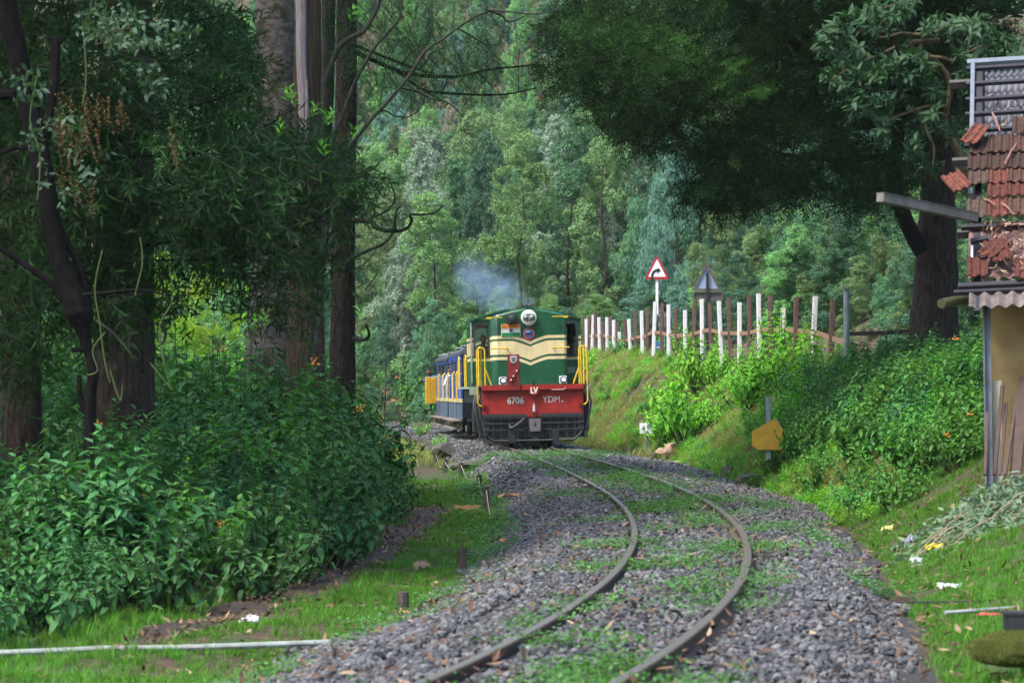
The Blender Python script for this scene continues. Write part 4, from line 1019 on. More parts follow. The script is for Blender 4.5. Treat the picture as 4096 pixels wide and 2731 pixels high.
# ------------------------------------------------------------------ road signs behind the fence
M_sred = mat('sign_red', (.42, .008, .018), .45, var=.1); M_swh = mat('sign_white', (.70, .69, .71), .5, var=.06, scale=3); M_sblk = mat('sign_black', (.012, .014, .018), .5, var=.1); M_sback = mat('sign_back_aluminium', (.30, .38, .50), .5, metal=.2, var=.15, scale=4); M_sfr = mat('sign_frame_brown', (.085, .075, .06), .7, var=.3, scale=8)
def tri(c, w_, h, r=.06, n=4):
    pts = [(-w_ / 2, -h / 3), (w_ / 2, -h / 3), (0, 2 * h / 3)]; out = []
    for i in range(3):
        p = Vector(pts[i]); a = (Vector(pts[i - 1]) - p).normalized(); b = (Vector(pts[(i + 1) % 3]) - p).normalized()
        for k in range(n + 1):
            t = k / n; q = p + a * r * (1 - t) ** 2 * 1.6 + b * r * t ** 2 * 1.6; out.append((c[0] + q.x, c[1] + q.y))
    return out
sD = 97.0; S = 11400 / sD
sg = empty('curve_warning_sign', W(2628, 1430, sD)); tag(sg, 'red bordered triangular warning sign with a black arrow bending to the right', 'road sign')
zb = sg.location.z; zc = (1430 - 1085) / S
sgp = lambda mb, name, m, par=None, **k: mb.build(name, m, par or sg, **k)
for (z0, z1, m) in ((-.6, .42, M_swh), (.42, 1.47, M_sblk), (1.47, 2.68, M_swh)):
    sgp(MB().box((0, 0, (z0 + z1) / 2), (.09, .07, z1 - z0)), 'pole_band', m)
pl = sgp(MB().prism(tri((.0, zc), 98 / S, 96 / S), -.075, -.05), 'sign_plate', M_sred)
MB().prism(tri((.0, zc + .01), 72 / S, 71 / S, .02), -.083, -.074).build('sign_face', M_swh, pl)
ar = MB(); r0, r1 = .14, .21; cx_, cz_ = .0 + .015, zc - .23; vs = []
for k in range(9):
    q = math.radians(180 - 90 * k / 8)
    for r in (r0 * 1.0, r1 * 1.05): vs.append((cx_ + r * math.cos(q), cz_ + .06 + r * 1.1 * math.sin(q)))
V3 = [(a, y, b) for y in (-.092, -.082) for a, b in vs]; nn = len(vs); fs = []
for k in range(8): fs += [(2 * k, 2 * k + 1, 2 * k + 3, 2 * k + 2), (nn + 2 * k, nn + 2 * k + 2, nn + 2 * k + 3, nn + 2 * k + 1), (2 * k + 1, 2 * k + 1 + nn, 2 * k + 3 + nn, 2 * k + 3), (2 * k, 2 * k + 2, 2 * k + 2 + nn, 2 * k + nn)]
ar.add(V3, fs); zt = cz_ + .06 + (r0 + r1 * 1.05) / 2 * 1.1
ar.prism([(cx_ - .215, cz_ - .05), (cx_ - .14, cz_ - .05), (cx_ - .14, cz_ + .065), (cx_ - .218, cz_ + .065)], -.092, -.082)
ar.prism([(cx_, zt - .10), (cx_ + .115, zt), (cx_, zt + .10)], -.0925, -.0815)
ar.build('arrow', M_sblk, pl)
sD2 = 90.0; S2 = 11400 / sD2
s2 = empty('sign_seen_from_behind', W(2830, 1440, sD2)); tag(s2, 'triangular road sign seen from behind with a plain plate below it', 'road sign')
B2 = lambda mb, name, m, par=None, **k: mb.build(name, m, par or s2, **k)
B2(MB().box((0, 0, .2), (.085, .07, 2.6)).box((0, -.012, 2.1), (.085, .07, 1.3)), 'pole', M_sblk)
zc2 = (1440 - 1122) / S2
pb = B2(MB().prism(tri((-.02, zc2), 112 / S2, 118 / S2, .04), .05, .07), 'sign_plate', M_sback)
fr = MB()
o_ = tri((-.02, zc2), 114 / S2, 120 / S2, .04); i_ = tri((-.02, zc2 - .01), 88 / S2, 92 / S2, .03); n = len(o_); vs = []
for P, y in ((o_, .0), (i_, .0), (i_, .05), (o_, .05)): vs += [(p[0], y, p[1]) for p in P]
fr.add(vs, [(a * n + k, a * n + (k + 1) % n, b * n + (k + 1) % n, b * n + k) for a, b in ((0, 1), (1, 2), (2, 3), (3, 0)) for k in range(n)]); fr.build('frame', M_sfr, pb)
lpz = (1440 - 1183) / S2
lpl = B2(MB().box((.02, .06, lpz), (116 / S2, .02, 30 / S2)), 'lower_plate', M_sback)
f2 = MB()
for dz in (-15 / S2, 15 / S2): f2.box((.02, .02, lpz + dz), (118 / S2, .06, .035))
for dx in (-57 / S2, 57 / S2): f2.box((.02 + dx, .02, lpz), (.035, .06, 30 / S2 - .036))
f2.box((.02, .045, lpz), (110 / S2, .008, 22 / S2)); f2.box((-.02, .03, zc2 + .32), (.34, .05, .03)); f2.build('frame', M_sfr, lpl)
# someone in a hooded grey jacket on the road, with a blue round board
b0 = W(2655, 1430, 96); person('person in a grey hooded jacket standing on the road behind the fence posts', b0, math.radians(160), stand(), M_sh4, M_tr, 0.0, hair_len=.35)
bb = MB().disc((0, .42), .19, -.015, .015, 24).build('round_board', mat('board_blue', (.03, .20, .45), .5, var=.1)); bb.location = W(2642, 1432, 95); bb.rotation_euler = (0, 0, .2)
tag(bb, 'blue round topped board standing behind the fence beside the hooded person', 'board')
MB().box((0, -.018, .36), (.30, .006, .05)).build('white_stripe', M_swh, bb); MB().box((0, .01, .1), (.03, .02, .35)).build('leg', M_sblk, bb)

# ------------------------------------------------------------------ line-side boards on the right
kp = empty('kilometre_board', W(2572, 1728, 73)); kp.rotation_euler = (0, 0, -.35); tag(kp, 'white line-side board lettered with a black 4, half hidden by leaves', 'sign board')
MB().box((.09, 0, .10), (.36, .025, .27)).build('board', mat('board_white', (.55, .57, .60), .55, var=.15, scale=5), kp, bevel=.004); MB().box((.09, .02, -.3), (.05, .03, .6)).build('post', M_pg, kp)
text_mesh('4', .19, .003, 'lettering', M_sblk, kp, (-.03, -.016, .03))
ys = empty('yellow_board', W(3060, 1745, 50)); ys.rotation_euler = (0, 0, math.radians(-8)); tag(ys, 'ochre yellow six-sided board tilted among bushes with a stub of grey post above', 'sign board')
k_ = 50 / 11400
hexp = [(-52, -38), (-52, 22), (44, 74), (72, 28), (66, -54), (-28, -54)]
MB().prism([(a * k_, b * k_) for a, b in hexp], -.02, .02).build('board', mat('board_ochre', (.40, .235, .010), .55, var=.25, scale=6), ys, bevel=.006)
MB().box((12 * k_, .05, .15), (.085, .05, 1.1)).build('post', M_pg, ys)

# ------------------------------------------------------------------ rocks and logs
M_rock = mat('rock_tan', (.26, .155, .10), .85, var=.4, scale=4, bmp=.5, dist=.05, col2=(.42, .30, .22)); M_rockg = mat('rock_mossy', (.05, .05, .045), .9, scale=4, bmp=.6, dist=.05, col2=(.12, .115, .09))
def rock(name, c, s, seed, m, label, group=None, cuts=9):
    bm = bmesh.new(); bmesh.ops.create_icosphere(bm, subdivisions=3, radius=1); R = random.Random(seed)
    for _ in range(cuts):
        nn = Vector((R.gauss(0, 1), R.gauss(0, 1), R.gauss(0, 1))).normalized(); dd = R.uniform(.5, .8)
        for v in bm.verts:
            t = v.co.dot(nn) - dd
            if t > 0: v.co -= nn * t
    for v in bm.verts: v.co = Vector((v.co.x * s[0], v.co.y * s[1], v.co.z * s[2])) * (1 + .06 * noise.noise(v.co * 3 + Vector((seed, 0, 0))))
    me = bpy.data.meshes.new(name); bm.to_mesh(me); bm.free(); o = link(name, me, m); o.location = c; o.rotation_euler = (0, 0, R.uniform(0, 6)); tag(o, label, 'rock', group); return o
def on(px, py, d, dz=0):
    p = W(px, py, d); p.z = gzn(p.x, p.y) + dz; return p
def hit(px, py, lift=0.0):
    q = 12.0
    while q < 140:
        p = W(px, py, q)
        if p.z <= gzn(p.x, q): break
        q += .15
    p.z += lift; return p
def RK(px, py, d, s, *a, **k): c = hit(px, py + 14, s[2] * .6); return rock('rock', c, s, *a, **k)
RK(2645, 1822, 66, (.30, .22, .19), 2, M_rock, 'pale tan faceted rock at the foot of the bright bush')
RK(2692, 1808, 66.6, (.30, .26, .27), 5, M_rock, 'larger brown rock leaning against the pale tan one')
RK(2720, 1842, 65.4, (.24, .18, .08), 8, M_rock, 'low flat tan rock just below the two brown rocks')
RK(2602, 1825, 72, (.26, .2, .13), 9, M_rockg, 'grey weathered rock left half hidden in weeds at the ballast edge')
RK(2925, 1900, 60, (.28, .25, .17), 12, M_rockg, 'dark mossy stone by the ballast edge below the yellow board')
RK(3020, 1925, 57, (.48, .30, .14), 15, M_rockg, 'wide flat mossy stone beside the ballast on the grass')
RK(1870, 1880, 64, (.62, .45, .26), 21, M_rockg, 'big mossy boulder beside the rope stakes at the ballast edge')
RK(1780, 1822, 82, (.55, .4, .3), 23, M_rockg, 'grey boulder among weeds behind the mossy boulder')
RK(1690, 1772, 92, (.36, .3, .25), 27, M_rockg, 'small grey boulder at the farthest rope stakes')
lg = MB().tube([W(2636, 1618, 76), W(2680, 1604, 76.3), W(2728, 1596, 77)], [.14, .14, .13], 10).build('fallen_log', mat('log_grey', (.10, .09, .08), .9, var=.4, scale=6, bmp=.5), smooth=True); tag(lg, 'grey sawn log lying across the bank above the bright bush', 'log')

# ------------------------------------------------------------------ rope fence of little stakes beside the path
M_stake = mat('stake_wood', (.03, .023, .018), .85, var=.4, scale=10, bmp=.4, col2=(.09, .068, .05)); M_rope = mat('rope_pale', (.30, .29, .25), .8, var=.2, scale=20)
rf = empty('rope_fence', on(1980, 2050, 45)); tag(rf, 'row of short wooden stakes strung with thin rope beside the footpath', 'fence')
ST = [(1640, 1775, 1745), (1657, 1795, 1760), (1683, 1808, 1782), (1707, 1815, 1797), (1746, 1868, 1812), (1780, 1888, 1836), (1845, 1905, 1850), (1914, 1948, 1897), (1946, 2040, 1945), (1982, 2100, 2072), (1845, 2285, 2190), (1612, 2458, 2366)]
tops = []
for (px, yb, yt) in ST:
    v = (yb - 1567.6) / F; d = min(1.92 / v, 95); p = W(px, yb, d); d_z = gzn(p.x, d); top = W(px, yt, d)
    mb = MB().tube([Vector((p.x, d, min(p.z, d_z) - .06)), Vector((top.x + random.uniform(-.02, .02), d, top.z))], [.058, .05], 8)
    o = mb.build('stake', M_stake, rf); o.matrix_parent_inverse = Matrix.Translation(-rf.location); tops.append(top)
rp = []
for a, b in zip(tops[:-3], tops[1:-2]):
    for k in range(6): t = k / 6; rp.append(a.lerp(b, t) + Vector((0, -.04, -.06 - .22 * math.sin(math.pi * t) * min(1, (b - a).length / 4))))
rp.append(tops[-3] + Vector((0, -.03, -.1)))
o = MB().tube(rp, .008, 5).build('rope', M_rope, rf); o.matrix_parent_inverse = Matrix.Translation(-rf.location)

# ------------------------------------------------------------------ pipes, stump, wire, litter
M_pipe = mat('pipe_white', (.36, .40, .38), .5, var=.2, scale=5, col2=(.16, .17, .15))
def groundtube(name, pts, r, m, label, cat, lift=.03):
    q = []
    for (px, py, d) in pts: p = W(px, py, d); q.append(p)
    o = MB().tube(q, r, 8).build(name, m, smooth=True); tag(o, label, cat); return o
groundtube('water_pipe', [(-60, 2612, 20.1), (200, 2603, 20.2), (430, 2592, 20.3), (700, 2590, 20.4), (950, 2582, 20.5), (1320, 2568, 20.7)], .022, M_pipe, 'long whitish plastic pipe lying in the grass at the ballast corner', 'pipe')
groundtube('short_pipe', [(3780, 2449, 20.8), (3900, 2441, 20.9), (4040, 2430, 21.0), (4200, 2424, 21.1)], .014, M_pipe, 'thin white pipe on the grass leading to the mossy stump', 'pipe')
groundtube('black_cable', [(3580, 2408, 22), (3800, 2406, 22), (4000, 2398, 22), (4200, 2390, 22)], .006, M_blk, 'thin black cable stretched just above the grass', 'cable')
def blob(name, c, s, seed, m, amp=.15, sub=4, zmin=None):
    bm = bmesh.new(); bmesh.ops.create_icosphere(bm, subdivisions=sub, radius=1)
    for v in bm.verts:
        n = v.co.copy(); v.co = Vector((n.x * s[0], n.y * s[1], n.z * s[2])) * (1 + amp * noise.noise(n * 2 + Vector((seed, 0, 0))) + amp * .4 * noise.noise(n * 7 + Vector((seed, 3, 0))))
    me = bpy.data.meshes.new(name); bm.to_mesh(me); bm.free(); me.polygons.foreach_set('use_smooth', np.ones(len(me.polygons), dtype=bool)); o = link(name, me, m); o.location = c; return o
M_moss = mat('moss', (.05, .075, .008), .95, scale=30, bmp=.9, dist=.03, col2=(.13, .15, .02))
ms = blob('mossy_stump', W(4060, 2600, 16.6), (.26, .22, .10), 4, M_moss); tag(ms, 'low stump covered in yellow green moss in the near grass', 'stump')
mossb = grass_proto('moss_blade', 40, .016, .0035, .028, .9, M_moss, 2)
mv = [(ms.location + v.co, v.normal) for v in ms.data.vertices if v.normal.z > -.2]
mo = scatter('moss_tufts', [tuple(p) for p, n_ in mv], [tuple(n_.to_track_quat('Z', 'Y').to_euler()) for p, n_ in mv], np.random.default_rng(3).uniform(.7, 1.5, len(mv)), [mossb], np.zeros(len(mv), int))
mo.parent = ms; mo.matrix_parent_inverse = Matrix.Translation(-ms.location)
bx = MB().box((0, 0, .005), (.30, .2, .02)).box((0, -.08, -.05), (.28, .03, .09)).box((-.13, 0, -.05), (.02, .17, .09)).build('black_box', M_blk, bevel=.006); bx.location = W(4115, 2455, 16.8); tag(bx, 'black plastic box resting on the mossy stump', 'box')
def crumple(name, px, py, d, s, m, seed, label, cat='litter', group=None):
    bm = bmesh.new(); bmesh.ops.create_grid(bm, x_segments=14, y_segments=10, size=1)
    for v in bm.verts:
        n = v.co.copy(); v.co = Vector((n.x * s[0] * (1 + .3 * noise.noise(n * 2 + Vector((seed, 0, 0)))), n.y * s[1] * (1 + .4 * noise.noise(n * 2 + Vector((0, seed, 0)))), s[2] * (noise.noise(n * 1.7 + Vector((seed, seed, 0))) + .7 * noise.noise(n * 4.5 + Vector((seed, seed, 3))) + .5 - .3 * n.x * n.x)))
    me = bpy.data.meshes.new(name); bm.to_mesh(me); bm.free(); o = link(name, me, m); p = hit(px, py, .055); o.location = p; o.rotation_euler = (.25, 0, random.Random(seed).uniform(-.5, .5)); tag(o, label, cat, group)
    so = o.modifiers.new('thick', 'SOLIDIFY'); so.thickness = .002; return o
M_lw = mat('litter_white', (.50, .52, .56), .5, var=.06); M_ly = mat('litter_yellow', (.72, .55, .03), .5, var=.15); M_lpy = mat('litter_pale_yellow', (.62, .56, .22), .5, var=.15); M_lb = mat('litter_bag', (.42, .44, .52), .4, var=.2, scale=15); M_lr = mat('litter_red', (.5, .03, .05), .5, var=.2); M_card = mat('cardboard', (.30, .15, .07), .85, var=.25, scale=8); M_foil = mat('foil', (.6, .6, .62), .3, metal=.6, var=.3, scale=30); M_lor = mat('litter_orange', (.62, .28, .10), .5, var=.2); M_lbl = mat('litter_blue', (.05, .25, .50), .5, var=.1)
crumple('paper_wrapper', 3551, 2135, 29.5, (.065, .05, .05), M_lpy, 3, 'pale yellow crumpled wrapper in the grass on the slope')
crumple('plastic_bag', 3640, 2195, 27.4, (.055, .05, .09), M_lb, 5, 'greyish white plastic bag crumpled in the grass')
crumple('plastic_scrap', 3735, 2215, 26.6, (.08, .04, .05), M_ly, 7, 'bright yellow plastic scrap in the grass')
crumple('white_paper', 3665, 2264, 25.0, (.055, .05, .03), M_lw, 9, 'two white paper scraps on the grass edge below the yellow one')
crumple('white_sheet', 3802, 2370, 21.8, (.10, .05, .02), M_lw, 11, 'long torn white sheet lying on the near grass slope')
crumple('red_wrapper', 3962, 2488, 18.9, (.09, .02, .012), M_lr, 13, 'flat red wrapper lying beside the mossy stump')
crumple('white_scrap', 2095, 2625, 17.6, (.04, .03, .012), M_lw, 15, 'small white scrap between the rails')
crumple('cardboard_piece', 1870, 2048, 45, (.20, .09, .06), M_card, 17, 'curled brown cardboard strip lying on the footpath')
crumple('palm_sheath', 1686, 2290, 29.5, (.08, .06, .08), mat('sheath_tan', (.30, .22, .15), .8, var=.3, scale=20), 19, 'dry tan palm sheath standing in the path leaves')
crumple('foil_wrapper', 1000, 2506, 22.2, (.075, .05, .03), M_foil, 21, 'shiny foil wrapper in the grass near the pipe')
crumple('snack_packet', 1618, 2482, 23.6, (.06, .04, .03), M_lor, 23, 'orange and white snack packet at the ballast edge under a stake')
crumple('orange_scrap', 2015, 2180, 36.0, (.05, .03, .02), M_lor, 25, 'small orange scrap on the ballast edge near a stake')
crumple('blue_scrap', 1778, 1782, 88, (.08, .05, .06), M_lbl, 27, 'tiny blue plastic scrap on the far ballast')
crumple('yellow_scrap', 3333, 2062, 37, (.05, .03, .03), M_ly, 29, 'small yellow scrap where the ballast meets brown leaves')
crumple('bark_strip', 2060, 2000, 48, (.28, .05, .06), mat('bark_tan', (.42, .25, .14), .8, var=.3, scale=12), 31, 'long curled tan bark strip on the ballast by the last stake', 'bark')

# ------------------------------------------------------------------ the ruined tiled shed on the right
AL = math.radians(11); PHI = math.radians(38); D0 = 31.0
O = W(3868, 1215, D0)
EX = Vector((math.cos(AL), -math.sin(AL), .045)).normalized(); EYh = Vector((math.sin(AL), math.cos(AL), 0)); UP = (EYh * math.cos(PHI) + Vector((0, 0, 1)) * math.sin(PHI)).normalized(); NR = EX.cross(UP).normalized()
if NR.z < 0: NR = -NR
def s_of(py):
    lo, hi = -.5, 9
    for _ in range(40):
        m = (lo + hi) / 2; p = O + UP * m; y_ = PCY - F * math.tan(math.atan2(p.z - CAMZ, p.y) - TILT)
        if y_ > py: lo = m
        else: hi = m
    return lo
RM = Matrix((EX, UP, NR)).transposed().to_4x4(); RM.translation = O
shed = empty('tiled_shed'); shed.matrix_world = RM; tag(shed, 'ruined shed with a broken red tile roof and a yellow wall', 'shed')
def SH(mb, name, m, **k): return mb.build(name, m, shed, **k)
def tile_mat(name, c1, c2):
    m, nt, b = newmat(name); oi = nt.nodes.new('ShaderNodeObjectInfo'); base = ramp(nt, oi.outputs['Random'], [(0, c1), (1, c2)])
    def over(col, n, lo, hi, c, f):
        k = ramp(nt, n, [(lo, (0, 0, 0)), (hi, (f, f, f))]); mx = nt.nodes.new('ShaderNodeMixRGB'); nt.links.new(k, mx.inputs[0]); nt.links.new(col, mx.inputs[1]); mx.inputs[2].default_value = (*c, 1); return mx.outputs[0]
    n1 = noise_tex(nt, 5, 7, .75, coord='Generated'); n2 = noise_tex(nt, 17, 5, .7); n3 = noise_tex(nt, 3.2, 6, .7)
    col = over(base, n2, .45, .62, (.022, .018, .016), .75); col = over(col, n3, .56, .66, (.15, .15, .12), .55); col = over(col, n1, .60, .72, (.035, .045, .016), .7)
    nt.links.new(col, b.inputs['Base Color']); b.inputs['Roughness'].default_value = .9; b.inputs['Specular IOR Level'].default_value = .2; bump(nt, b, n2, .4, .01); return m
M_tile = [tile_mat('tile_brown', (.045, .026, .02), (.10, .05, .036)), tile_mat('tile_red', (.10, .03, .022), (.17, .055, .038)), tile_mat('tile_lichen', (.06, .038, .03), (.12, .075, .055))]
def tile_mesh():
    w_, l_ = .228, .40; prof = []
    for k in range(13):
        x = w_ * k / 12; z = [.012, .032, .034, .012, .006, .006, .028, .03, .010, .006, .006, .026, .034][k]; prof.append((x, z))
    n = len(prof); vs = []
    for (y, dz) in ((0, .034), (l_, 0)):
        for (x, z) in prof: vs.append((x, y, z + dz))
        for (x, z) in prof: vs.append((x, y, z + dz - .016))
    fs = []
    for i in range(n - 1):
        fs += [(i, i + 1, 2 * n + i + 1, 2 * n + i), (n + i, 3 * n + i, 3 * n + i + 1, n + i + 1), (i, n + i, n + i + 1, i + 1), (2 * n + i, 2 * n + i + 1, 3 * n + i + 1, 3 * n + i)]
    fs += [(0, 2 * n, 3 * n, n), (n - 1, 2 * n - 1, 4 * n - 1, 3 * n - 1)]
    me = bpy.data.meshes.new('roof_tile'); me.from_pydata(vs, [], fs); me.update(); me.materials.append(M_tile[0]); return me
TM = tile_mesh()
def tile(x, s, h=.05, rot=(0, 0, 0), m=None):
    o = link('roof_tile', TM, None, shed); o.location = (x + random.uniform(-.006, .006), s + random.uniform(-.01, .01), h); o.rotation_euler = (rot[0] + random.uniform(-.02, .02), rot[1] + random.uniform(-.02, .02), rot[2] + random.uniform(-.025, .025))
    recolour(o, m or M_tile[random.choice([0, 0, 2, 2, 0, 1])]); return o
for (py, c0, mm) in ((897, 0, 2), (819, 1, 1), (766, 0, 0), (708, 0, 0), (643, 0, 0), (573, 2, 0), (500, 3, 0)):
    s0 = s_of(py)
    for c in range(c0, 13):
        x = -.02 + c * .228 + (.02 if py in (766, 643) else 0) + (.06 if py == 573 else 0)
        tile(x, s0, .05, m=M_tile[mm] if random.random() < .6 else None)
tile(-.10, s_of(612), .13, (.05, -.06, -.42)); tile(-.15, s_of(815), .12, (-.02, -.08, .40), M_tile[1]); tile(.00, s_of(1134), .045, m=M_tile[1]); tile(.10, s_of(1050), .08, (0, 0, -.5), M_tile[1]); tile(.30, s_of(1085), .07, (.1, 0, .35), M_tile[1]); tile(.52, s_of(1150), .05, m=M_tile[1]); tile(.75, s_of(1140), .05, m=M_tile[1]); tile(.98, s_of(1145), .05); [tile(1.2 + .228 * q, s_of(1140), .05) for q in range(7)]
M_bat = mat('batten_dark', (.018, .018, .026), .75, var=.4, scale=20); M_sheet = mat('corrugated_sheet', (.11, .115, .14), .6, metal=.2, var=.35, scale=4, col2=(.20, .205, .23)); M_sheetr = mat('corrugated_pink', (.12, .055, .05), .7, var=.4, scale=5, col2=(.22, .14, .14)); M_barge = mat('bargeboard_pale', (.13, .155, .19), .5, var=.25, scale=6)  # sheet and board tones darkened to carry the shade of overhanging trees
for py in (282, 343, 405, 464, 529, 590): SH(MB().box((1.47, s_of(py), .02), (3.06, .05, .045), None), 'batten', M_bat)
for py in (905, 1140): SH(MB().box((1.47, s_of(py) - .02, .0), (3.1, .06, .05)), 'batten', M_bat)
sA, sB = s_of(1230), s_of(262)
for (x, a, b) in ((.10, s_of(545), s_of(275)),): SH(MB().box((x, (a + b) / 2, -.03), (.075, b - a, .06)), 'rafter', M_bat)
SH(MB().box((.10, (sA + sB) / 2, -.075), (.075, sB - sA, .06)).box((.75, (sA + sB) / 2, -.075), (.075, sB - sA, .06)).box((1.6, (sA + sB) / 2, -.075), (.075, sB - sA, .06)).box((2.9, (sA + sB) / 2, -.075), (.075, sB - sA, .06)), 'rafter', M_bat)
def corr(x0, x1, s0, s1, z, amp, pitch, m, name):
    n = int((x1 - x0) / pitch * 8); vs = []
    for k in range(n + 1):
        x = x0 + (x1 - x0) * k / n; zz = z + amp * math.sin(2 * math.pi * x / pitch)
        for (s, t) in ((s0, 0), (s1, 0), (s0, -.004), (s1, -.004)): vs.append((x, s, zz + t))
    fs = []
    for k in range(n):
        a = 4 * k; b = a + 4; fs += [(a, a + 1, b + 1, b), (a + 2, b + 2, b + 3, a + 3), (a, b, b + 2, a + 2), (a + 1, a + 3, b + 3, b + 1)]
    return SH(MB().add(vs, fs), name, m, smooth=True)
corr(.14, 2.98, s_of(600), s_of(262), -.10, .018, .076, M_sheet, 'corrugated_sheet')
corr(.0, 2.98, s_of(1100), s_of(880), -.06, .02, .12, M_sheetr, 'corrugated_sheet')
corr(.02, 2.98, s_of(1222), s_of(1120), -.03, .024, .15, mat('eave_sheet_pink', (.045, .036, .033), .8, var=.3, scale=9, col2=(.19, .155, .15)), 'eave_sheet')
SH(MB().box((.02, (s_of(790) + sB) / 2, -.02), (.05, sB - s_of(790), .15)), 'bargeboard', M_barge, bevel=.005)
SH(MB().box((1.47, sB + .03, .02), (3.04, .09, .05)), 'ridge_board', M_barge)
SH(MB().box((.045, (s_of(1010) + s_of(1055)) / 2, .02), (.025, s_of(975) - s_of(1055), .03)), 'white_strip', M_white)
SH(MB().box((.14, s_of(980), .06), (.22, .06, .05), Matrix.Rotation(.22, 3, 'Z')), 'loose_batten', M_bat)
SH(MB().box((1.4, s_of(1150), .02), (3.0, .07, .05)).box((1.4, s_of(1163), -.02), (3.1, .05, .05)), 'eave_board', M_bat, bevel=.005)
for py, ln in ((300, .22), (612, .16), (900, .08)): SH(MB().box((.0 - ln / 2, s_of(py), -.12), (ln + .1, .06, .09)), 'purlin_end', mat('purlin', (.07, .06, .06), .8, var=.3, scale=14))
# walls, posts (built upright, not in the roof's plane)
shb = RM.inverted()
def UPR(mb, name, m, **k):
    o = mb.build(name, m, shed, **k); o.matrix_parent_inverse = shb; return o
M_wall = mat('plaster_yellow', (.20, .14, .06), .9, var=.3, scale=2.0, col2=(.40, .29, .125), bmp=.15, dist=.01)
zw = gzn(6.0, 31.5) - .3
exh = Vector((math.cos(AL), -math.sin(AL), 0)); wl = W(3962, 1500, 31.8)
wc = wl + exh * 1.5; R_ = Matrix.Rotation(-AL, 3, 'Z')
UPR(MB().box((wc.x, wc.y + .1, 1.15), (3.0, .14, 2.9), R_), 'wall', M_wall)
wc2 = wl + EYh * 2.0; UPR(MB().box((wc2.x + .02, wc2.y + .19, 1.2), (.14, 3.8, 3.0), R_), 'wall', M_wall)
pz = W(3946, 1210, 31.4); UPR(MB().box((pz.x, pz.y, (pz.z + .2) / 2), (.085, .05, pz.z - .15), R_).box((pz.x + .035, pz.y - .035, (pz.z + .2) / 2), (.012, .06, pz.z - .15), R_).box((pz.x - .035, pz.y - .035, (pz.z + .2) / 2), (.012, .06, pz.z - .15), R_), 'steel_post', mat('post_bluegrey', (.12, .14, .17), .5, var=.3, scale=5))
p2 = W(3985, 1540, 31.45); UPR(MB().box((p2.x, p2.y, (p2.z + .3) / 2), (.11, .09, p2.z - .2), R_), 'concrete_stub', mat('stub_cream', (.42, .40, .30), .8, var=.2, scale=8), bevel=.006)
M_plk = mat('plank_brown', (.07, .042, .036), .8, var=.35, scale=8, bmp=.3)
for i, (xa, ya, xb, yb, wd_) in enumerate(((3978, 1900, 4010, 1540, 16), (4000, 1900, 4025, 1610, 14), (4060, 1910, 4100, 1510, 46), (4020, 1900, 4070, 1580, 12), (3940, 1900, 3950, 1650, 12))):
    a = W(xa, ya, 31.0 - .05 * i); b = W(xb, yb, 31.35 - .02 * i); dv = b - a
    o = MB().box((0, 0, 0), (wd_ / 365, .03, dv.length), dv.to_track_quat('Z', 'Y').to_matrix()).build('leaning_plank', M_plk, bevel=.004); o.location = (a + b) / 2
    tag(o, ['thin dark plank leaning nearest the concrete stub', 'short dark plank leaning second from the concrete stub', 'wide brown plank leaning on the yellow wall at the picture edge', 'narrow stick leaning against the wide brown plank', 'slim weathered stick leaning at the steel post foot'][i], 'plank')
# the long grey channel and mossy log sticking out of the roof
def beam(name, a, b, wd_, th, m, label, cat):
    dv = b - a; o = MB().box((0, 0, 0), (th, wd_, dv.length)).box((th * .5, 0, 0), (.012, wd_ + .03, dv.length)).build(name, m, bevel=.006); o.location = (a + b) / 2; o.rotation_euler = dv.to_track_quat('Z', 'X').to_euler(); tag(o, label, cat); return o
beam('grey_beam', W(3520, 790, 30.6), W(3900, 872, 31.9), .10, .10, mat('beam_weathered', (.10, .095, .08), .8, var=.35, scale=5, bmp=.3, col2=(.22, .22, .20)), 'long weathered grey beam jutting out from the shed roof', 'beam')
ml = MB().tube([W(3765, 1214, 31.2), W(3860, 1196, 31.6), W(3960, 1184, 32.2)], [.055, .06, .06], 9).build('mossy_pole', mat('pole_mossy', (.06, .055, .03), .9, scale=9, bmp=.4, col2=(.10, .11, .03)), smooth=True); tag(ml, 'short mossy round pole sticking out under the shed eave', 'pole')
# dead leaves heaped on the roof
n = 900; xs_ = np.r_[rng.uniform(.15, 1.5, 650), rng.uniform(.12, 1.2, 250)]
ss = np.r_[rng.uniform(s_of(1120), s_of(885), 650), rng.choice([s_of(464) + .06, s_of(529) + .06, s_of(405) + .06, s_of(600)], 250) + rng.normal(0, .02, 250)]
keep = np.r_[(xs_[:650] > .12 + .55 * (ss[:650] - s_of(885)) / (s_of(1120) - s_of(885)) * rng.uniform(.2, 1, 650) * .4), np.ones(250, bool)]
hh = np.r_[.05 + .07 * rng.random(650) * np.clip((xs_[:650] - .1) * 2, .2, 1), -.03 + .05 * rng.random(250)]
M_litp = inst_mat('roof_leaf', [(0, (.10, .055, .035)), (.4, (.22, .13, .08)), (.8, (.36, .25, .17)), (1, (.5, .4, .32))], .75, trans=.1)
lp2 = []
for i in range(4):
    V, T = leaves(np.zeros((1, 3)), np.array([[1., 0, 0]]), np.array([[0, random.uniform(-.3, .3), 1.]]), 1.0, random.uniform(.2, .36), random.uniform(-.35, .4), random.uniform(-.6, .9)); lp2.append(proto(mesh_tris('dead_leaf', V, T), M_litp))
PT = np.array([tuple(RM @ Vector((a, b, c))) for a, b, c in zip(xs_[keep], ss[keep], hh[keep])]); n = len(PT)
o = scatter('roof_leaves', PT, np.c_[rng.normal(.6, .5, n), rng.normal(0, .5, n), rng.uniform(0, 6.28, n)], rng.uniform(.07, .14, n), lp2, rng.integers(0, 4, n)); tag(o, 'curled brown leaves heaped on the broken shed roof', 'fallen leaves')
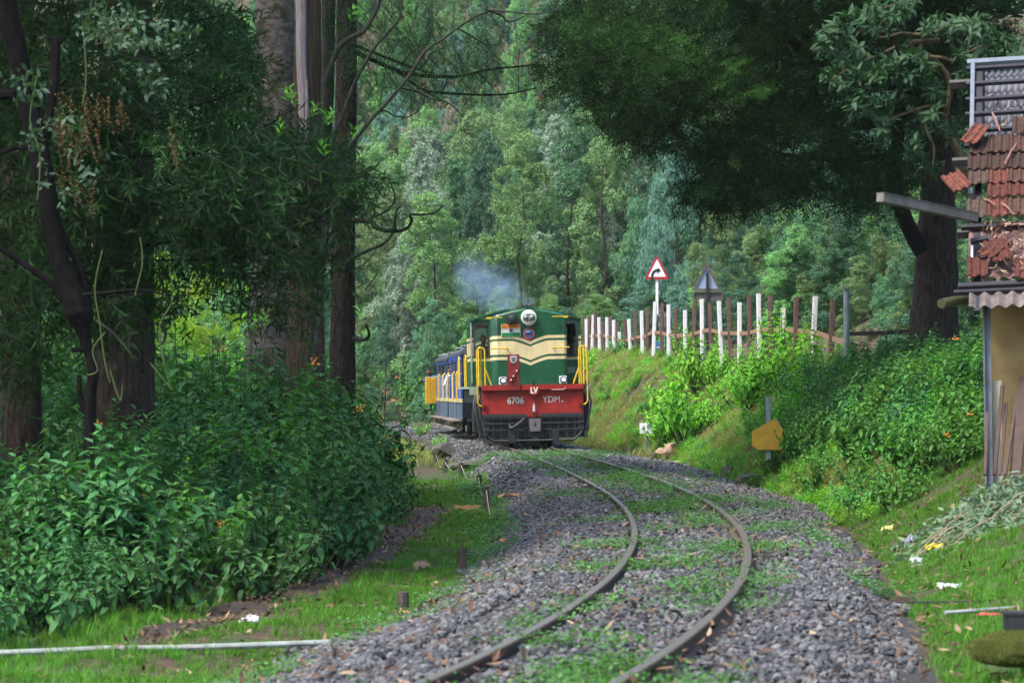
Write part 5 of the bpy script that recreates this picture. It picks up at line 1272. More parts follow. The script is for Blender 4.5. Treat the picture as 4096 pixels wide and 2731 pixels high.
for i, (xa, ya, xb, yb) in enumerate(((3958, 490, 3995, 570), (4018, 700, 4066, 620), (3935, 835, 3985, 865), (4010, 855, 4060, 905))):
    a = O + UP * s_of(ya) + EX * ((xa - 3880) / 368) + NR * .12; b = O + UP * s_of(yb) + EX * ((xb - 3880) / 368) + NR * .13
    o = MB().tube([a, a.lerp(b, .5) + NR * .02, b], [.012, .012, .008], 5).build('bark_stick', mat('stick_reddish', (.24, .12, .09), .8, var=.3, scale=15)); tag(o, ['reddish bark stick lying across the roof battens', 'pale split stick on the middle tile rows', 'short bark stick on the lowest full tile row', 'dark stick lying at the heap of roof leaves'][i], 'stick')
# ------------------------------------------------------------------ shrubs
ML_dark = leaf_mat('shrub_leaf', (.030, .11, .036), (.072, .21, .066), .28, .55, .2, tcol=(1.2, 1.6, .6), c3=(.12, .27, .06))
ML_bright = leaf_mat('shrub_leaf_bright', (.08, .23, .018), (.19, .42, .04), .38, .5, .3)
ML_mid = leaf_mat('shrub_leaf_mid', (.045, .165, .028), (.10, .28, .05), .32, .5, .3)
M_stem = mat('shrub_stem', (.035, .045, .02), .8, var=.4, scale=20)
M_flow = mat('flower_orange', (.80, .26, .015), .5, var=.25, scale=40)
def shrub_proto(seed, h, r, nstem, L, flowers=6):
    R = random.Random(seed); P, D, N, LL, DR = [], [], [], [], []
    mb = MB(); fm = MB()
    for i in range(nstem):
        a = R.uniform(0, 6.28); q = math.sqrt(R.random()); hh = h * R.uniform(.55, 1.05) * (1 - .45 * q ** 2); out = r * q
        p0 = Vector((.25 * out * math.cos(a), .25 * out * math.sin(a), 0)); p1 = Vector((.8 * out * math.cos(a), .8 * out * math.sin(a), hh * .6)); p2 = Vector((out * 1.15 * math.cos(a), out * 1.15 * math.sin(a), hh))
        pts = [p0 * (1 - t) ** 2 + p1 * 2 * t * (1 - t) + p2 * t * t for t in [k / 5 for k in range(6)]]
        mb.tube(pts, [.012, .011, .009, .007, .005, .003], 4, False)
        nl = int(hh / .048); ph = R.uniform(0, 6)
        for k in range(nl):
            t = .28 + .72 * k / nl; p = p0 * (1 - t) ** 2 + p1 * 2 * t * (1 - t) + p2 * t * t; tan = ((p1 - p0) * 2 * (1 - t) + (p2 - p1) * 2 * t).normalized()
            ph += 2.4; o_ = Vector((math.cos(ph), math.sin(ph), 0)); o_ = (o_ - tan * o_.dot(tan)).normalized()
            up = -.35 + 1.0 * max(0, (t - .75) / .25) + R.uniform(-.25, .25)
            P.append(p); D.append(o_ + tan * up); N.append(tan * .5 + Vector((0, 0, 1.1)) - o_ * up * .5); LL.append(L * R.uniform(.65, 1.15) * (1 - .55 * max(0, (t - .8) / .2))); DR.append(.10 + .35 * R.random() * (1 - t))
        if i < flowers and R.random() < .8:
            for _ in range(7):
                c = p2 + Vector((R.gauss(0, .03), R.gauss(0, .03), R.uniform(-.02, .05))); dv = Vector((R.gauss(0, 1), R.gauss(0, 1), R.uniform(.2, 1.5))).normalized() * .035
                fm.tube([c, c + dv * .7, c + dv], [.005, .007, .014], 5)
    V, T = leaves(np.array([tuple(v) for v in P]), np.array([tuple(v) for v in D]), np.array([tuple(v) for v in N]), np.array(LL), np.array(LL) * .50, np.array(DR), .3, 'full')
    fo = mesh_tris('foliage', V, T); sm = bpy.data.meshes.new('stems'); sm.from_pydata(mb.v, [], mb.f); sm.materials.append(M_stem)
    fl = None
    if fm.v: fl = bpy.data.meshes.new('flowers'); fl.from_pydata(fm.v, [], fm.f); fl.materials.append(M_flow)
    return fo, sm, fl
SP = [shrub_proto(11 + i, 1.5, .82, 34, .19, 5) for i in range(4)]; SPS = [shrub_proto(31 + i, .95, .58, 22, .15, 4) for i in range(3)]
for q in SP + SPS: q[0].materials.append(ML_dark)
def shrub(x, d, pr, s, m, label, group=None, flowers=True, name='shrub', dz=-.05, sz=1.0):
    r = empty(name, (x, d, gzn(x, d) + dz), (random.gauss(0, .06), random.gauss(0, .06), random.uniform(0, 6.28))); r.scale = (s, s, s * sz)
    o = link('foliage', pr[0], None, r)
    if m is not ML_dark: recolour(o, m)
    link('stems', pr[1], None, r)
    if flowers and pr[2]: link('flowers', pr[2], None, r)
    tag(r, label, 'shrub', group); return r
random.seed(21)
LAB_L = 'dark green broad-leaved shrub with orange flowers massed beneath the tall trunks'
nsh = 0; taken = []
for tries in range(9000):
    d = 20.6 + 53 * random.random() ** 1.15; e = float(bush_edge(d)); xl = -.185 * d - 1.5
    x = e - .35 - (e - .35 - xl) * random.random() ** 1.3
    if x < xl: continue
    sp = .70 + .010 * (d - 20)
    if any((x - a) ** 2 + ((d - b) * .8) ** 2 < sp * sp for a, b in taken): continue
    taken.append((x, d)); edge = e - x
    if edge < .65: pr = random.choice(SPS); s = random.uniform(.85, 1.15)
    else: pr = random.choice(SP); s = random.uniform(.9, 1.1) * float(np.interp(d, [22, 30, 38, 45, 75], [.70, .94, 1.18, 1.65, 1.75])) * min(1, .72 + .16 * edge)
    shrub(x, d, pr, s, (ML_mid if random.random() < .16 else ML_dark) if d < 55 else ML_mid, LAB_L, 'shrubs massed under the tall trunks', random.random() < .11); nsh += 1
    if nsh >= 270: break
for (px, d_, s_) in ((350, 25.7, 1.13), (290, 25.3, .95), (425, 25.5, .98), (520, 26.2, 1.0), (200, 26, .95)): shrub((px - PCX) / F * d_, d_, SP[px % 4], s_, ML_dark, LAB_L, 'shrubs massed under the tall trunks', False)
# bank shrubs: the ones that stand out
def BS(px, py, d, pr, s, m, label, sz=1.0, dz=None, fl=False):
    p = hit(px, py)
    if abs(p.y - d) > 14: p = W(px, py, d)
    return shrub(p.x, p.y, pr, s, m, label, None, fl, dz=-.06, sz=sz)
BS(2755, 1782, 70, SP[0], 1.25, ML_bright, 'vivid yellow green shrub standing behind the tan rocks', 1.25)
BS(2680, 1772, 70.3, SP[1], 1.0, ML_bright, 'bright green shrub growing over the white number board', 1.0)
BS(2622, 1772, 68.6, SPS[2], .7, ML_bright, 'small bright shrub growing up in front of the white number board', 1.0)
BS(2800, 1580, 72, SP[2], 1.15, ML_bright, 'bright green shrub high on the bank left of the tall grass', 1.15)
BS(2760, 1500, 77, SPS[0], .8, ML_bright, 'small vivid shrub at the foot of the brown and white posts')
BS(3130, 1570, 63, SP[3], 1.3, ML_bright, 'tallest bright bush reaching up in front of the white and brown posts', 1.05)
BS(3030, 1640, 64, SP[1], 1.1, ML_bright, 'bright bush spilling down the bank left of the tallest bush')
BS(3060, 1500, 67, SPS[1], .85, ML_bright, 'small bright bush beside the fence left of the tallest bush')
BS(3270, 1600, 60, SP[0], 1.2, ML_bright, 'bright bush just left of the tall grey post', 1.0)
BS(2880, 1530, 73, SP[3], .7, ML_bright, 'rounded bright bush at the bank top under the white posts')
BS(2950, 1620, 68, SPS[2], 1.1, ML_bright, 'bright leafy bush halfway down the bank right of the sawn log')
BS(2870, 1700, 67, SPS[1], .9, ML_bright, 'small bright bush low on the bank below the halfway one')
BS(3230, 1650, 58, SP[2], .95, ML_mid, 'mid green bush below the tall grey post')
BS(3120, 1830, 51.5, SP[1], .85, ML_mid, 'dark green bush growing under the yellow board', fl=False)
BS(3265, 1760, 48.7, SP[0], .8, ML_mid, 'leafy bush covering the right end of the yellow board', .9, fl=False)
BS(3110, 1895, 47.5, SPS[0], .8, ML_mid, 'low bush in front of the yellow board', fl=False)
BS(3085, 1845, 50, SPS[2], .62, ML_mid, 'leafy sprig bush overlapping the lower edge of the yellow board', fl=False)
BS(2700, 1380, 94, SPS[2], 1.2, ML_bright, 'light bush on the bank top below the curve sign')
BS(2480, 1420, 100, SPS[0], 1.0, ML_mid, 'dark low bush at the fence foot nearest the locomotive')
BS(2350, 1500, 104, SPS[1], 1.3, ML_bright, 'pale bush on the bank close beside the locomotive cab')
LAB_R = 'leafy green shrub on the shaded slope between the fence end and the shed'
random.seed(5); taken = []
for tries in range(4000):
    d = 33 + 25 * random.random(); px = 3080 + 880 * random.random() - 0 * d
    p = W(px, 1800, d); x = p.x; t = x - float(ip(d, XR))
    if t < .25 or t > 4.3 or x > .178 * d: continue
    if d < 35.5: continue
    if any((x - a) ** 2 + ((d - b) * .6) ** 2 < .58 ** 2 for a, b in taken): continue
    if 2990 < px < 3190 and d < 50.5: continue
    taken.append((x, d)); b = noise.noise(Vector((x * .5, d * .3, 2)))
    shrub(x, d, random.choice(SPS if t < .8 else SP), random.uniform(.6, .85), ML_bright if px < 3230 and b > -.3 else ML_mid if b > (-.2 if px < 3500 else .0) else ML_dark, LAB_R, 'shrubs on the shaded slope', random.random() < .03)  # darker leaves towards the shed stand in for canopy shade
    if len(taken) > 130: break
def bank_weeds():
    pr = []
    for i, m in ((0, ML_bright), (1, ML_bright), (2, ML_mid)):
        me = SPS[i][0].copy(); me.materials.clear(); me.materials.append(m); pr.append(bpy.data.objects.new('weed_clump', me))
    x, d = rand_region(2600, 40, 122, lambda d: ip(d, XR) + .2, lambda d: ip(d, XF) + .5, .9); k = patch(x, d, .45, 31) > -.08; x, d = x[k], d[k]
    x2, d2 = rand_region(260, 36, 70, lambda d: ip(d, XR) - .05, lambda d: ip(d, XR) + .5, .9); x = np.r_[x, x2]; d = np.r_[d, d2]; n = len(x)
    o = scatter('bank_weeds', place(x, d, -.04), np.c_[rng.normal(0, .2, n), rng.normal(-.3, .15, n), rng.uniform(-3, 3, n)], rng.uniform(.16, .45, n), pr, rng.integers(0, 3, n)); tag(o, 'small leafy weeds growing over the cut bank', 'weeds')
bank_weeds()
# slim saplings at the ballast edge
for (px, py, d, s, lab) in ((2850, 1885, 61, .62, 'slim young sapling with paired leaves at the ballast edge'), (2950, 1890, 58, .55, 'broad leaved seedling beside the slim sapling'), (1835, 1890, 62, .4, 'leafy plant growing beside the mossy boulder'), (1930, 1925, 58, .32, 'broad leaf clump at the stake next to the mossy boulder'), (1690, 1745, 90, .8, 'bright weed clump by the ballast behind the far boulders'), (1915, 2075, 44, .3, 'leafy seedling in the grass beside a rope stake'), (1760, 1790, 84, .6, 'yellow green weed by the grey boulder')):
    p = hit(px, py); shrub(p.x, p.y, SPS[1], s, ML_bright, lab, None, False, 'sapling', dz=-.03, sz=1.1)

# cut brush with wilted leaves, heaped below the shed
ML_wilt = leaf_mat('wilted_leaf', (.06, .12, .06), (.17, .24, .15), .2, .6, .2, tcol=(1, 1.1, .8))
def brush():
    n = 3000; px = rng.uniform(3560, 4200, n); t = rng.random(n); d = 27.5 + 3.2 * t + rng.normal(0, .3, n); x = (px - PCX) / F * d
    g_ = np.array([gzn(a, b) for a, b in zip(x, d)]); h = .26 * np.exp(-((px - 4050) / 330) ** 2) * np.clip(t * 1.5, .1, 1); z = g_ + rng.random(n) * (h + .03)
    k = rng.random(n) < np.clip((px - 3500) / 350, .05, 1) * (.35 + .65 * t)
    P = np.c_[x, d, z][k]; n = len(P)
    V, T = leaves(P, np.c_[rng.normal(0, .7, (n, 2)), rng.uniform(-1.2, .3, n)], np.c_[rng.normal(0, .6, n), rng.uniform(-1, .2, n), rng.normal(.3, .5, n)], rng.uniform(.07, .15, n), rng.uniform(.03, .055, n), rng.uniform(0, .5, n), rng.uniform(-.5, .5, n), 'full')
    o = link('cut_brush', mesh_tris('cut_brush', V, T), ML_wilt); tag(o, 'heap of cut wilted branches with pale drooping leaves below the shed', 'cut branches', kind='stuff')
    mb = MB()
    for i in range(46):
        px = random.uniform(3620, 4180); d = random.uniform(27.6, 30.4); x = (px - PCX) / F * d; z = gzn(x, d) + .04
        a = random.uniform(-.5, .9); L = random.uniform(.3, .8); mb.tube([(x, d, z), (x + L * .5 * math.cos(a), d + .1, z + L * .35 * math.sin(a) + .05), (x + L * math.cos(a), d + .15, z + L * .5 * math.sin(a) + .1)], [.008, .007, .004], 4)
    s = mb.build('cut_twigs', mat('twig_pale', (.20, .17, .10), .8, var=.4, scale=20), o)
brush()

# ------------------------------------------------------------------ branching and foliage for the near trees
def spray_leaves(C, A, n_each, L, Wd, length, spread, kind='mid', droop=.15, hang=0.0, jit=.5):
    "C centres, A twig axes: leaves alternate along each twig"
    m = len(C); A = unit(A); B = unit(np.cross(A, rand_unit(m))); Cc = np.cross(A, B)
    t = np.tile(np.linspace(0.05, 1, n_each), (m, 1)) + rng.normal(0, .03, (m, n_each)); ph = rng.uniform(0, 6.28, (m, 1)) + np.arange(n_each)[None] * 2.4
    o = B[:, None] * np.cos(ph)[..., None] + Cc[:, None] * np.sin(ph)[..., None]
    P = C[:, None] + A[:, None] * (t[..., None] - .5) * length + np.array([0, 0, -1.]) * (hang * length * t[..., None] ** 2)
    D = o * spread + A[:, None] * (.75 + .0 * t[..., None]) + rng.normal(0, jit * .4, (m, n_each, 3)); D[..., 2] -= hang * .6
    N = A[:, None] * .6 - o * .5 + np.array([0, 0, .9]) + rng.normal(0, .35, (m, n_each, 3))
    k = m * n_each
    return leaves(P.reshape(-1, 3), D.reshape(-1, 3), N.reshape(-1, 3), rng.uniform(.65, 1.2, k) * L, rng.uniform(.8, 1.2, k) * Wd, droop * rng.uniform(0, 2, k), .2, kind)
def twigs(C, A, length, hang, r=.004):
    mb_v, mb_t = [], []; m = len(C); A = unit(A); B = unit(np.cross(A, rand_unit(m))); Cc = np.cross(A, B); K = 4; V = []
    for k in range(K):
        t = k / (K - 1); c = C + A * (t - .5) * length; c = c + np.array([0, 0, -1.]) * hang * length * t * t
        for j in range(3):
            q = 2.094 * j; V.append(c + (B * math.cos(q) + Cc * math.sin(q)) * r * (1.1 - .8 * t))
    V = np.stack(V, 1).reshape(-1, 3); T = []
    for k in range(K - 1):
        for j in range(3):
            a = 3 * k + j; b = 3 * k + (j + 1) % 3; T += [(a, b, b + 3), (a, b + 3, a + 3)]
    return V, (np.array(T)[None] + (np.arange(m) * 3 * K)[:, None, None]).reshape(-1, 3)
def smooth_pts(pts, n=5):
    out = []
    for i in range(len(pts) - 1):
        p0 = pts[max(i - 1, 0)]; p1 = pts[i]; p2 = pts[i + 1]; p3 = pts[min(i + 2, len(pts) - 1)]
        for k in range(n):
            t = k / n; out.append(0.5 * (2 * p1 + (p2 - p0) * t + (2 * p0 - 5 * p1 + 4 * p2 - p3) * t * t + (3 * p1 - p0 - 3 * p2 + p3) * t ** 3))
    return out + [pts[-1]]
def trunk_mesh(pts, rads, name, m, parent, n=18, flare=0.0, rough=.08, fl_h=1.0, ridges=0.0):
    pts = [Vector(p) for p in pts]; sp = smooth_pts(pts, 8); rs = np.interp(np.linspace(0, len(pts) - 1, len(sp)), range(len(pts)), rads)
    mb = MB().tube(sp, list(rs), n); z0 = sp[0].z; vs = []
    for i, v in enumerate(mb.v):
        c = sp[min(i // n, len(sp) - 1)]; o = Vector(v) - c
        k = 1 + rough * noise.noise(Vector(v) * 2.2) + rough * .5 * noise.noise(Vector(v) * 6)
        if ridges: k += ridges * math.sin((i % n) * 2 * math.pi / n * 7 + noise.noise(c * .8) * 3)
        if flare: k += flare * math.exp(-max(0, v[2] - z0) / fl_h) * (1 + .4 * math.sin((i % n) * 2 * math.pi / n * 5))
        vs.append(tuple(c + o * k))
    mb.v = vs; o = mb.build(name, m, parent, smooth=True)
    if parent is not None: o.matrix_parent_inverse = Matrix.Translation(-parent.location)
    return o
def child(o, parent):
    o.parent = parent; o.matrix_parent_inverse = Matrix.Translation(-parent.location); return o
def limb(parent, pix, d, r0, r1, m, name='branch', n=7, dd=0.0):
    pts = [W(p[0], p[1], d + dd * i / max(1, len(pix) - 1) + (p[2] if len(p) > 2 else 0)) for i, p in enumerate(pix)]
    sp = smooth_pts(pts, 5); k = len(sp); o = MB().tube(sp, [r0 + (r1 - r0) * (i / (k - 1)) for i in range(k)], n).build(name, m, parent, smooth=True)
    o.matrix_parent_inverse = Matrix.Translation(-parent.location); return o

BK_dark = bark_mat('bark_dark_brown', (.016, .0128, .011), (.082, .062, .052), (11, 11, 2.6), 1.0); BK_black = bark_mat('bark_blackish', (.004, .0035, .0035), (.016, .014, .013), (8, 8, 3), .7)
BK_euc = bark_mat('bark_smooth_grey', (.10, .078, .068), (.33, .275, .245), (4, 4, 7), .9, moss=(.075, .08, .04), scale=.9); BK_brown = bark_mat('bark_stringy_brown', (.04, .027, .02), (.16, .11, .08), (18, 18, 1.1), 1.0)
BK_moss = bark_mat('bark_mossy', (.03, .032, .026), (.09, .085, .07), (9, 9, 3), .8, moss=(.035, .06, .03)); BK_strip = mat('bark_strip_pale', (.26, .17, .13), .7, var=.3, scale=4, stretch=(8, 8, 1), col2=(.38, .36, .40))
def tree(name, base, label, cat='tree', group=None):
    t = empty(name, base); tag(t, label, cat, group); return t

# --- the tall trunks on the left
tA = tree('tall_tree', W(90, 1840, 33), 'dark trunk at the picture edge half hidden by drooping narrow leaves')
trunk_mesh([W(88, 1990, 33), W(85, 1600, 33), W(80, 1100, 33), W(70, 400, 33.1), W(60, -600, 33.3), W(50, -2200, 33.5)], [.25, .235, .22, .21, .19, .15], 'trunk', BK_dark, tA, 20, .12, .06, .5, .025)
tB = tree('tall_tree.001', W(495, 1740, 38), 'wide dark brown trunk standing in the shrubs behind the crooked black stem')
trunk_mesh([W(495, 1900, 38), W(495, 1600, 38), W(497, 1250, 38), W(500, 600, 38), W(505, -400, 38), W(505, -2000, 38)], [.43, .415, .40, .38, .34, .25], 'trunk', BK_dark, tB, 24, .14, .05, .5, .025)
tC = tree('gum_tree', W(1090, 1520, 51), 'stout smooth grey gum trunk with mottled bark and a brown patch')
trunk_mesh([W(1070, 1740, 51), W(1076, 1450, 51), W(1090, 1100, 51), W(1098, 500, 51), W(1102, 0, 51), W(1108, -1200, 51), W(1112, -2200, 51)], [.46, .43, .39, .36, .35, .30, .22], 'trunk', BK_euc, tC, 26, .14, .05, .7)
tC2 = tree('gum_tree.001', W(1240, 1500, 49.5), 'brown stringy-barked trunk pressed against the smooth grey gum with a peeling pale strip')
trunk_mesh([W(1218, 1740, 49.5), W(1222, 1440, 49.5), W(1224, 900, 49.5), W(1226, 400, 49.5), W(1232, 0, 49.5), W(1238, -1200, 49.5), W(1240, -2200, 49.5)], [.36, .33, .28, .245, .225, .19, .13], 'trunk', BK_brown, tC2, 20, .14, .06, .6, .03)
o = MB().tube(smooth_pts([W(1212, 620, 49.2), W(1216, 450, 49.18), W(1206, 250, 49.18), W(1205, 60, 49.18), W(1200, -120, 49.2)], 4), [.02, .08, .075, .09, .10] + [.09] * 12, 8).build('bark_strip', BK_strip, tC2, smooth=True); o.matrix_parent_inverse = Matrix.Translation(-tC2.location)
o = MB().tube([W(1222, 560, 49.1), W(1228, 420, 49.05), W(1226, 320, 49.1)], [.012, .03, .02], 6).build('bark_strip', M_sage, tC2, smooth=True); o.matrix_parent_inverse = Matrix.Translation(-tC2.location)
recolour(o, BK_strip)
tM = tree('mossy_tree', W(1300, 1500, 55), 'slender moss-green trunk squeezed between the brown gum and the lichen-spotted trunk')
trunk_mesh([W(1225, 1740, 55), W(1250, 1000, 55), W(1300, 520, 55), W(1315, 0, 55), W(1320, -1200, 55)], [.16, .15, .14, .135, .11], 'trunk', BK_moss, tM, 14, .1, .08)
tD = tree('wattle_tree', W(1370, 1520, 53), 'lichen-spotted dark trunk with bare crooked branches reaching towards the smoke')
trunk_mesh([W(1368, 1740, 53), W(1370, 1450, 53), W(1372, 1000, 53), W(1378, 700, 53), W(1384, 350, 53), W(1388, 0, 53), W(1395, -1300, 53)], [.26, .24, .225, .215, .205, .19, .14], 'trunk', BK_dark, tD, 18, .12, .07, .6, .02)
c4 = lambda *p: [(1350 + a / 1.96, b / 1.96) for a, b in p]
c5 = lambda *p: [(1350 + a * .606, 700 + b * .606) for a, b in p]
BR = [(c4((120, 400), (380, 520), (560, 580), (860, 605), (1000, 590), (1200, 545), (1400, 525), (1570, 508)), .045, .014), (c4((130, 355), (450, 480), (640, 550), (760, 575)), .032, .012),
      (c4((570, 640), (700, 715), (1000, 740), (1200, 745), (1360, 735), (1560, 690)), .03, .012), (c4((400, 530), (520, 600), (640, 690), (760, 760), (900, 830), (990, 925)), .022, .006), (c4((480, 690), (620, 720), (740, 780), (800, 790)), .02, .008),
      (c4((240, 960), (350, 870), (450, 910), (540, 920), (620, 880), (680, 800)), .018, .006), (c4((860, 605), (850, 660), (820, 720)), .018, .008), (c4((640, 550), (700, 480), (740, 420), (850, 370)), .02, .008), (c4((1110, 580), (1180, 640), (1220, 700)), .016, .006)]
for pix, r0, r1 in BR: limb(tD, pix, 52.5, r0, r1, BK_black, dd=-1.5)
for pix, r0, r1 in ((c5((100, 300), (210, 305), (250, 340), (300, 362), (390, 370), (460, 350), (490, 300), (480, 262), (560, 262), (640, 250), (700, 200)), .055, .012), (c5((190, 300), (330, 232), (380, 150), (350, 60)), .022, .008), (c5((50, 640), (70, 565), (200, 500), (290, 460), (360, 390), (385, 250), (420, 200)), .04, .010), (c5((110, 1080), (180, 1085), (210, 1050), (185, 985)), .05, .015), (c5((90, 640), (170, 590), (240, 520), (265, 440)), .014, .005), (c5((180, 760), (250, 670), (270, 620)), .014, .005), (c5((390, 370), (380, 300), (420, 230)), .02, .008), (c5((110, 790), (140, 800)), .04, .02)):
    limb(tD, pix, 52.8, r0, r1, BK_moss, dd=-1)
# slanting lichen-covered limbs in front
tE = tree('mossy_sapling', W(1400, 600, 47) + Vector((0, 0, -4.2)), 'slanting lichen-covered limbs crossing in front of the trunks')
limb(tE, [(1255, 1500), (1280, 1200), (1340, 700)] + c4((180, 1040), (400, 790), (560, 600), (690, 400), (850, 290), (1000, 180), (1180, 90), (1300, 90), (1560, 110), (1800, 60)), 47, .042, .009, BK_moss, n=9)
limb(tE, [(1230, 1450), (1300, 900)] + c4((-40, 1150), (60, 850), (150, 620), (280, 390), (400, 250), (480, 150), (500, 60), (520, -60)), 47.5, .045, .014, BK_moss, n=9)
limb(tE, [(1300, 330)] + c4((0, 390), (100, 300), (200, 250), (280, 130), (330, 0), (340, -80)), 47.6, .05, .03, BK_moss, n=9)
limb(tE, c4((1160, 80), (1280, 120), (1330, 170), (1400, 160), (1500, 110)), 47, .02, .006, BK_black); limb(tE, c4((950, 230), (1060, 290), (1160, 350), (1280, 350)), 47, .016, .005, BK_black); limb(tE, c4((500, 520), (560, 430), (620, 390)), 47.2, .014, .004, BK_black)

# fine drooping wattle foliage hanging from these limbs
ML_wisp = leaf_mat('wattle_wisp', (.03, .07, .022), (.08, .15, .05), .35, .5, .3); ML_wisp2 = leaf_mat('wattle_fine_leaf', (.009, .036, .010), (.028, .08, .018), .26, .6, .15, tcol=(1.2, 1.7, .5))
def ell_points(E, n):
    "points in ellipses given in photo pixels, at depths d +- dd"
    wts = np.array([e[2] * e[3] * e[6] for e in E], float); wts /= wts.sum(); ch = rng.choice(len(E), n, p=wts); out = np.zeros((n, 3))
    for i, k in enumerate(ch):
        e = E[k]; r = math.sqrt(rng.random()) ; q = rng.uniform(0, 6.283); d = e[4] + e[5] * rng.uniform(-1, 1) * math.sqrt(max(0.05, 1 - r * r)); out[i] = W(e[0] + e[2] * r * math.cos(q), e[1] + e[3] * r * math.sin(q), d)
    return out
C = ell_points([(1560, 180, 230, 200, 50, 3, .8), (1800, 150, 260, 150, 50, 3, .7), (1680, 260, 330, 110, 50, 3, 1.0), (1880, 300, 200, 70, 50, 3, .4), (1560, 380, 200, 90, 51, 3, .5), (1500, 60, 200, 120, 50, 3, .7), (2050, 300, 130, 40, 49, 2, .4), (1560, 820, 150, 60, 51, 2, .12)], 620)
A = np.c_[rng.normal(.3, .6, len(C)), rng.normal(0, .5, len(C)), rng.uniform(-1.1, .1, len(C))]
parts = [spray_leaves(C, A, 34, .055, .0075, .75, .9, 'quad', .1, .35)]; o = link('foliage', mesh_tris('foliage', *join_vt(parts)), ML_wisp); child(o, tD)
o = link('twigs', mesh_tris('twigs', *twigs(C, A, .75, .35, .004)), BK_black); child(o, tD); o['kind'] = 'stuff'

# --- the crooked black tree in front with narrow leathery leaves
tF = tree('blackwood_tree', W(345, 1700, 27), 'crooked black-stemmed tree with a burl and dense narrow leaves filling the upper corner')
trunk_mesh([W(352, 2000, 27), W(362, 1600, 27), W(372, 1500, 27), W(352, 1400, 27), W(330, 1310, 27), W(318, 1250, 27), W(280, 1150, 27), W(240, 1050, 27), W(205, 900, 27), W(165, 650, 27), W(110, 400, 27), W(60, 180, 27), W(10, -20, 27), W(-40, -500, 27)], [.055, .055, .05, .05, .075, .135, .10, .095, .10, .10, .095, .10, .12, .12], 'trunk', BK_black, tF, 14, 0, .18)
limb(tF, [(318, 1280), (250, 1190), (190, 1120), (110, 1065), (0, 990), (-60, 930)], 27, .045, .02, BK_black); limb(tF, [(330, 1270), (350, 1210), (310, 1050), (260, 960), (210, 820)], 27.1, .05, .03, BK_black); limb(tF, [(165, 600), (190, 500), (215, 340), (222, 190), (210, 150)], 27, .05, .05, BK_black)
limb(tF, [(60, 380), (0, 380), (-60, 390)], 27, .05, .05, BK_black); limb(tF, [(345, 1650), (320, 1580), (315, 1500)], 27, .04, .02, BK_black); limb(tF, [(365, 1400), (330, 1395), (285, 1400)], 27, .03, .022, BK_black)
limb(tF, [(150, 600), (70, 590), (0, 615), (-50, 640)], 27, .03, .02, BK_black); limb(tF, [(330, 1180), (440, 1170), (560, 1160), (720, 1190)], 26.6, .022, .006, BK_black); limb(tF, [(380, 1280), (450, 1330), (520, 1410)], 26.4, .012, .005, BK_moss)
for pix in ([(250, 900), (420, 800), (700, 830), (900, 810), (1150, 760), (1480, 700)], [(200, 700), (500, 500), (800, 420), (1050, 330)], [(230, 800), (460, 640), (760, 620), (1000, 540), (1200, 420)], [(100, 350), (350, 200), (640, 120), (900, 60)], [(260, 1000), (600, 980), (900, 920), (1180, 830), (1290, 780)], [(300, 1150), (520, 1050), (780, 1040), (1100, 1010), (1350, 920)]): limb(tF, pix, 30.5, .016, .004, BK_black, dd=-2)
ML_bw = leaf_mat('blackwood_leaf', (.010, .04, .011), (.036, .105, .027), .28, .6, .15, tcol=(1.4, 1.8, .4), c3=(.09, .15, .04))
EL = [(480, 250, 560, 330, 30.5, 3, 1.0), (180, 330, 260, 360, 29.5, 2, 1.1), (200, 760, 330, 420, 30, 2.5, 1.1), (720, 640, 480, 320, 30, 3, 1.05), (1080, 720, 380, 200, 30.3, 2.5, 1.1), (1080, 950, 330, 190, 30.3, 2.5, .9), (620, 930, 420, 190, 30.3, 2.5, 1.0), (100, 1150, 230, 260, 29, 2, 1.0), (470, 1200, 220, 170, 30, 2.5, .75), (1150, 1180, 170, 150, 30, 2, .5), (850, 1210, 260, 70, 30, 2, .25), (1400, 720, 110, 110, 30, 1.5, .8), (1180, 560, 200, 90, 30, 2, .8), (60, 1430, 120, 150, 29, 1.5, .6), (820, 150, 200, 180, 30.3, 2.5, .8), (930, 330, 120, 200, 30, 2, .7)]
C = ell_points(EL, 2500); A = np.c_[rng.normal(.35, .7, len(C)), rng.normal(-.2, .6, len(C)), rng.normal(-.25, .5, len(C))]
big = C[:, 0] > -99
parts = [spray_leaves(C, A, 17, .145, .024, .6, .8, 'mid', .2, .25)]; o = link('foliage', mesh_tris('foliage', *join_vt(parts)), ML_bw); child(o, tF)
o = link('twigs', mesh_tris('twigs', *twigs(C, A, .6, .2, .005)), BK_moss); child(o, tF); o['kind'] = 'stuff'
# a few fresh light-green tips and hanging vines
ML_tip = leaf_mat('fresh_tip_leaf', (.06, .18, .025), (.12, .30, .05), .4, .4)
C = np.array([tuple(W(a, b, 24.5)) for a, b in ((1150, 385), (1170, 400), (1255, 445), (1310, 480), (1320, 470), (1120, 520), (1410, 540), (1440, 1260), (1060, 1280), (1290, 600), (1405, 60), (1440, 50), (1020, 1300))])
o = link('fresh_tips', mesh_tris('fresh_tips', *spray_leaves(C, np.c_[rng.normal(.2, .3, len(C)), rng.normal(0, .3, len(C)), np.full(len(C), 1.)], 12, .09, .018, .12, 1.0, 'mid')), ML_tip); child(o, tF)
vn = MB()
for (pts) in ([(410, 1000), (380, 1150), (400, 1300), (420, 1450), (440, 1530)], [(560, 950), (570, 1050), (540, 1180)], [(680, 1080), (690, 1200), (640, 1300), (650, 1420), (680, 1540)], [(420, 1330), (370, 1400), (390, 1480), (350, 1500)], [(440, 1480), (480, 1600), (490, 1540)], [(150, 300), (120, 480), (160, 620), (150, 800)], [(330, 100), (345, 300), (330, 420)], [(600, 1450), (640, 1500), (690, 1560)]):
    sp = smooth_pts([W(a, b, 25.5) for a, b in pts], 5); vn.tube(sp, .006, 5)
